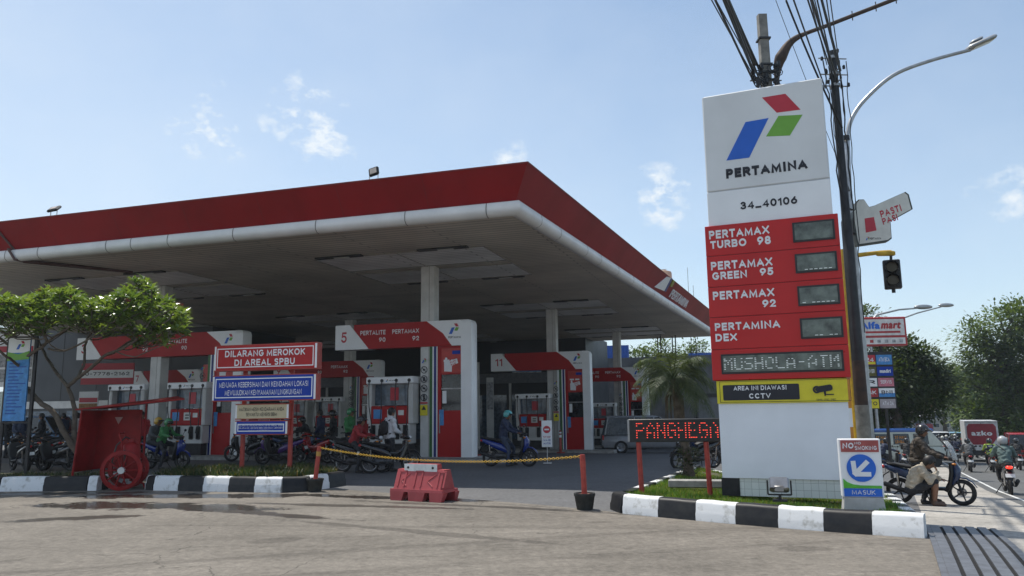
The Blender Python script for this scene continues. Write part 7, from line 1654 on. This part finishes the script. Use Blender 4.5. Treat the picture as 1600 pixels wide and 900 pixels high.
# ---- palm behind the running text sign
PLM = leafmat('palm_leaf', (.085, .115, .05), (.04, .065, .028), .55, .3, 2.)
PB = at(1076, 742, 16.6); pm = thing('palm_tree', 'small feathery palm with drooping grey green fronds behind the running text sign', 'palm', (PB.x, 16.6, .2)); O = V((PB.x, 16.6, .2)); ct = at(1052, 592, 16.5)-O
mb = MB(); q = curve_pts([V((0, 0, -.1)), V((0, 0, .3)), V((-.12, 0, ct.z*.55)), ct], 6); mb.tube(q, [.13]*4+[.095]*(len(q)-6)+[.10, .12], 12); 
for k in range(16): p = q[min(len(q)-1, 1+k)]; mb.tube([p, p+V((0, 0, .03))], .115, 10)
mb.build('trunk', BARK, pm, smooth=40)
mb = MB(); rnd = random.Random(6)
for k in range(38):
    a = k*2.39+rnd.uniform(-.3, .3); el = rnd.uniform(-.1, 1.3); L = rnd.uniform(.95, 1.4); d = V((math.cos(a), math.sin(a), 0)); pts = []
    for i in range(9):
        u = i/8; pts.append(ct+d*(L*u*math.cos(el*.8)*(1-.15*u))+V((0, 0, L*(math.sin(el)*u*1.0-.80*u*u*(.55+.35*math.cos(el))))))
    mb.tube(pts, [.014*(1-.8*i/8) for i in range(9)], 4)
    for i in range(1, 33):
        u = .12+.88*i/32; j = min(7, int(u*8)); p = pts[j].lerp(pts[j+1], u*8-j); t = (pts[j+1]-pts[j]).normalized(); s = t.cross(V((0, 0, 1))).normalized(); ll = .34*math.sin(math.pi*min(1, u*.85+.12))+.05
        for sg in (-1, 1):
            e = (t*.75+s*sg*.8+V((0, 0, rnd.uniform(-.55, .05)))).normalized(); p2 = p+e*ll*.6; p3 = p+e*ll-V((0, 0, ll*.35)); w = t*.007
            mb.add([p-w, p+w, p2+w, p2-w, p3], [(0, 1, 2, 3), (3, 2, 4)])
mb.build('fronds', PLM, pm)
mb = MB()
for k in range(9):
    a = k*.9; p0 = ct+V((0, 0, -.05)); mb.tube([p0, p0+V((math.cos(a)*.18, math.sin(a)*.18, -.35)), p0+V((math.cos(a)*.2, math.sin(a)*.2, -.85-.2*(k % 3)))], [.03, .02, .006], 5)
mb.build('dead_fronds', mat('dead_palm', (.12, .09, .055), .9, var=.3), pm)
mb = MB(); 
for k in range(260):
    a, r, h = rnd.uniform(0, 6.3), rnd.uniform(.08, .2), rnd.uniform(0, .55); p = V((math.cos(a)*r, math.sin(a)*r, h)); leaf(mb, p, V((math.cos(a), math.sin(a), rnd.uniform(-.2, .8))), V((0, 0, 1)), rnd.uniform(.08, .16), .02)
mb.build('climbing_plant', LF_B, pm)
# ---- broad crowned street trees
def leafy_tree(label, loc, H, crown, lm, n, ls, trunk_r=.3, seed=0, group=None, name='street_tree', lean=(0, 0), holes=.25):
    """crown: list of (dx, dy, z, rx, ry, rz) lumps; leaves clustered on their outer part"""
    rnd = random.Random(seed); t = thing(name, label, 'tree', loc, 0, group); mb = MB(); top = V((lean[0], lean[1], H*.55))
    mb.tube(curve_pts([V((0, 0, -.5)), V((0, 0, H*.15)), V((lean[0]*.4, lean[1]*.4, H*.32)), top], 4), [trunk_r*(1.15-.6*i/12) for i in range(13)], 10)
    for (x, y, z, rx, ry, rz_) in crown:
        c = V((x, y, z)); b0 = V((lean[0]*.4, lean[1]*.4, H*.30)).lerp(top, rnd.random()*.8)
        mb.tube(curve_pts([b0, b0.lerp(c, .5)+V((rnd.uniform(-.3, .3), rnd.uniform(-.3, .3), -.1)), c], 4), [trunk_r*(.45-.035*i) for i in range(9)], 7)
        for k in range(5):
            d = V((rnd.gauss(0, 1), rnd.gauss(0, 1), rnd.gauss(.3, .7))).normalized(); mb.tube([c-d*.2, c+V((d.x*rx, d.y*ry, d.z*rz_))*.5, c+V((d.x*rx, d.y*ry, d.z*rz_))*.92], [trunk_r*.16, trunk_r*.1, trunk_r*.04], 5)
    mb.build('trunk', BARKD, t, smooth=60)
    mb = MB(); vol = [rx*ry*rz_ for (_, _, _, rx, ry, rz_) in crown]; tv = sum(v**.67 for v in vol)
    for (x, y, z, rx, ry, rz_), v in zip(crown, vol):
        nc = max(6, int(n*v**.67/tv/26))
        for k in range(nc):
            d = V((rnd.gauss(0, 1), rnd.gauss(0, 1), rnd.gauss(.15, 1))).normalized(); r = rnd.uniform(.55, 1.0)**.5
            q = mnoise.noise((d.x*2.2+x, d.y*2.2+y, d.z*2.2+seed)); 
            if q < -holes and rnd.random() < .8: continue
            r *= 1+.42*q; c = V((x+d.x*rx*r, y+d.y*ry*r, z+d.z*rz_*r)); cr_ = ls*rnd.uniform(1.8, 4.2)
            for j in range(26):
                o = V((rnd.gauss(0, 1), rnd.gauss(0, 1), rnd.gauss(0, .6)))*cr_*.5; dd = (o+d*cr_*.5+V((0, 0, -.2*cr_))).normalized() if o.length > 0 else d
                dd = (dd+V((rnd.uniform(-.6, .6), rnd.uniform(-.6, .6), rnd.uniform(-.5, .3)))).normalized(); L = ls*rnd.uniform(.7, 1.3)
                s = dd.cross(V((rnd.uniform(-.4, .4), rnd.uniform(-.4, .4), 1))).normalized()*L*.30; p = c+o; mb.add([p, p+dd*L*.5+s, p+dd*L, p+dd*L*.5-s], [(0, 1, 2, 3)])
    mb.build('crown', lm, t); return t
def lump(loc, Y, px, py, rpx, rpz, ry=None, dy=0):
    c = at(px, py, Y+dy); k = (Y*.988)/1200; return (c.x-loc[0], dy, c.z-loc[2], rpx*k, (ry or rpx*k), rpz*k)
def place_tree(label, Y, bx, crown_px, lm, n, ls, **kw):
    b = at(bx, 650, Y); loc = (b.x, Y, G(b.x, Y)); cr_ = [lump(loc, Y, *c) for c in crown_px]; H = max(c[2]+c[5] for c in cr_); return leafy_tree(label, loc, H, cr_, lm, n, ls, **kw)
place_tree('dark broad tree behind the supermarket sign on the left of the road', 46, 1402, [(1385, 600, 38, 34), (1425, 590, 34, 40, None, 1.5), (1445, 620, 30, 30), (1405, 555, 34, 26, None, 1), (1360, 560, 30, 30, None, 3), (1440, 565, 22, 20), (1470, 598, 18, 22), (1395, 640, 34, 24, None, 1), (1350, 500, 20, 18, None, 8), (1352, 640, 28, 22, None, 2)], LF_B, 30000, .24, trunk_r=.3, seed=3)
place_tree('big mid green tree at the right of the road, crown reaching the photo edge', 62, 1570, [(1570, 520, 46, 40), (1600, 500, 40, 36, None, 2), (1545, 560, 40, 36), (1525, 530, 24, 26), (1590, 580, 50, 40), (1540, 610, 40, 34), (1620, 560, 50, 60), (1600, 640, 50, 40, None, 1), (1530, 655, 34, 24), (1640, 620, 40, 60), (1565, 655, 40, 30, None, -1)], LF_A, 34000, .30, trunk_r=.45, seed=5, holes=.2)
place_tree('yellow green tree beside the far right of the road', 88, 1515, [(1510, 600, 26, 26), (1500, 630, 24, 26), (1530, 600, 26, 30), (1520, 650, 30, 22)], LF_A, 12000, .32, trunk_r=.3, seed=6)
place_tree('hazy tree rising behind the left dark tree', 105, 1475, [(1470, 580, 16, 14), (1485, 592, 18, 18), (1495, 610, 18, 18), (1462, 600, 14, 16), (1480, 615, 16, 14)], LF_C, 7000, .36, trunk_r=.3, seed=7)
place_tree('far tree closing the end of the road', 150, 1487, [(1490, 590, 22, 14), (1475, 605, 14, 12), (1505, 610, 20, 16), (1500, 632, 16, 12)], LF_C, 6000, .45, trunk_r=.35, seed=8)
place_tree('dark tree on the right side far beyond the photo edge tree', 120, 1600, [(1610, 560, 40, 60), (1570, 620, 40, 30)], LF_B, 8000, .4, trunk_r=.4, seed=9)
place_tree('bushy garden tree behind the blue fence, left of the palm', 74, 1010, [(1000, 566, 26, 18), (1025, 556, 22, 20), (1045, 570, 20, 16), (985, 580, 22, 14)], LF_A, 7000, .3, trunk_r=.2, seed=10, holes=.05)
place_tree('bushy garden tree behind the blue fence, right of the palm', 76, 1070, [(1075, 560, 18, 16), (1060, 575, 20, 16), (1092, 552, 12, 16)], LF_A, 4500, .3, trunk_r=.2, seed=11, holes=.05)
for k, (px, Y) in enumerate(((1352, 60), (1335, 80))):
    place_tree('low tree behind the booth, '+('nearer one' if k == 0 else 'farther one'), Y, px, [(px, 640, 28, 20), (px+20, 655, 24, 16), (px-20, 650, 24, 18)], LF_B, 5000, .3, trunk_r=.2, seed=12+k)
# ---- houses and roofs at the end of the road
PLA = mat('pale_render', (.50, .48, .45), .8, var=.12, scale=.5); PLB = mat('grey_render', (.34, .34, .35), .8, var=.12, scale=.5); ROOFT = mat('clay_roof', (.26, .10, .06), .8, var=.2, scale=2); 
def house(label, px0, px1, ptop, Y, rz, m, floors=2, roof=None, depth=9, board=None):
    a, b = at(px0, 680, Y), at(px1, 680, Y); zt = at((px0+px1)/2, ptop, Y).z; g = G(a.x, Y); w = b.x-a.x
    h = thing('street_house', label, 'house', (a.x, Y, g), rz, None); Hh = zt-g; mb = MB(); mb.span((0, 0, -1), (w, depth, Hh)); mb.build('wall', m, h)
    fh = Hh/floors; nw = max(2, int(w/1.6))
    for f in range(floors):
        for k in range(nw):
            x = w*(k+.5)/nw; fr_ = panel(h, 'window', x-.5, f*fh+fh*.28, 1.0, fh*.5, -.05, DWHITE, .05); mb = MB(); mb.span((x-.42, -.056, f*fh+fh*.33), (x+.42, -.052, f*fh+fh*.73)); p_ = mb.build('pane', GLASSB, fr_)
        mb = MB(); mb.span((-.05, -.35, (f+1)*fh-.16), (w+.05, -.0, (f+1)*fh-.05)); mb.build('floor_ledge', PLB, h)
    if roof:
        mb = MB(); mb.prism([(-.4, -.4), (depth+.4, -.4), (depth/2, 1.6)], -.3, w+.3, axes='yz'); mb.T = None; o = mb.build('roof', roof, h); o.location.z = Hh
    if board: panel(h, 'shop_board', w*.1, fh*.9, w*.8, fh*.5, -.5, board, .1)
    return h
house('pale two storey shop house on the left at the end of the road', 1395, 1428, 655, 98, R(-10), PLB, 2)
house('grey shop house with a dark red board at the end of the road', 1428, 1458, 650, 104, R(-8), PLB, 2, board=TKR)
house('white flat roofed shop house right at the bend of the road', 1456, 1486, 643, 112, R(-6), PLA, 3)
house('tile roofed house rising behind the white shop house', 1472, 1500, 632, 135, R(-6), PLA, 2, ROOFT)
house('low pale house farthest down the road on the left', 1380, 1420, 660, 150, R(-8), PLA, 2, ROOFT)
mb = MB(); X = at(1590, 470, 110); mb.bar((0, 0, 0), (0, 0, X.z-G(X.x, 110)+.3), .12, .06); o = mb.build('antenna_mast', STEEL); o.location = (X.x, 110, G(X.x, 110)); tag(o, 'slim radio mast above the big tree on the right', 'antenna')
mb = MB(); P = []
for i in range(60):
    x = -300+i*22; P.append((x, 420, -12)); P.append((x, 430, 2+7*mnoise.noise((i*.21, 0, 3))+2*mnoise.noise((i*.9, 3, 3))))
mb.add(P, [(2*i, 2*i+2, 2*i+3, 2*i+1) for i in range(59)]+[]); 
hl = mb.build('distant_hills', mat('hill_green', (.06, .09, .05), .9, var=.3, scale=.05)); tag(hl, kind='structure'); hl.modifiers.new('t', 'SOLIDIFY').thickness = 20
# ================================================================ air
mb = MB(); mb.span((-1100, -700, -12), (1800, 2000, 34)); hz = mb.build('haze', None or mat('haze_tmp', (1, 1, 1)))
hm = bpy.data.materials.new('haze_air'); hm.use_nodes = True; t_ = hm.node_tree; t_.nodes.clear(); o_n = t_.nodes.new('ShaderNodeOutputMaterial'); v_n = t_.nodes.new('ShaderNodeVolumePrincipled')
v_n.inputs['Color'].default_value = (.80, .88, .97, 1); v_n.inputs['Density'].default_value = .0005; v_n.inputs['Anisotropy'].default_value = .3
t_.links.new(v_n.outputs[0], o_n.inputs['Volume']); hz.data.materials.clear(); hz.data.materials.append(hm); hz.display_type = 'WIRE'
tag(hz, kind='stuff')
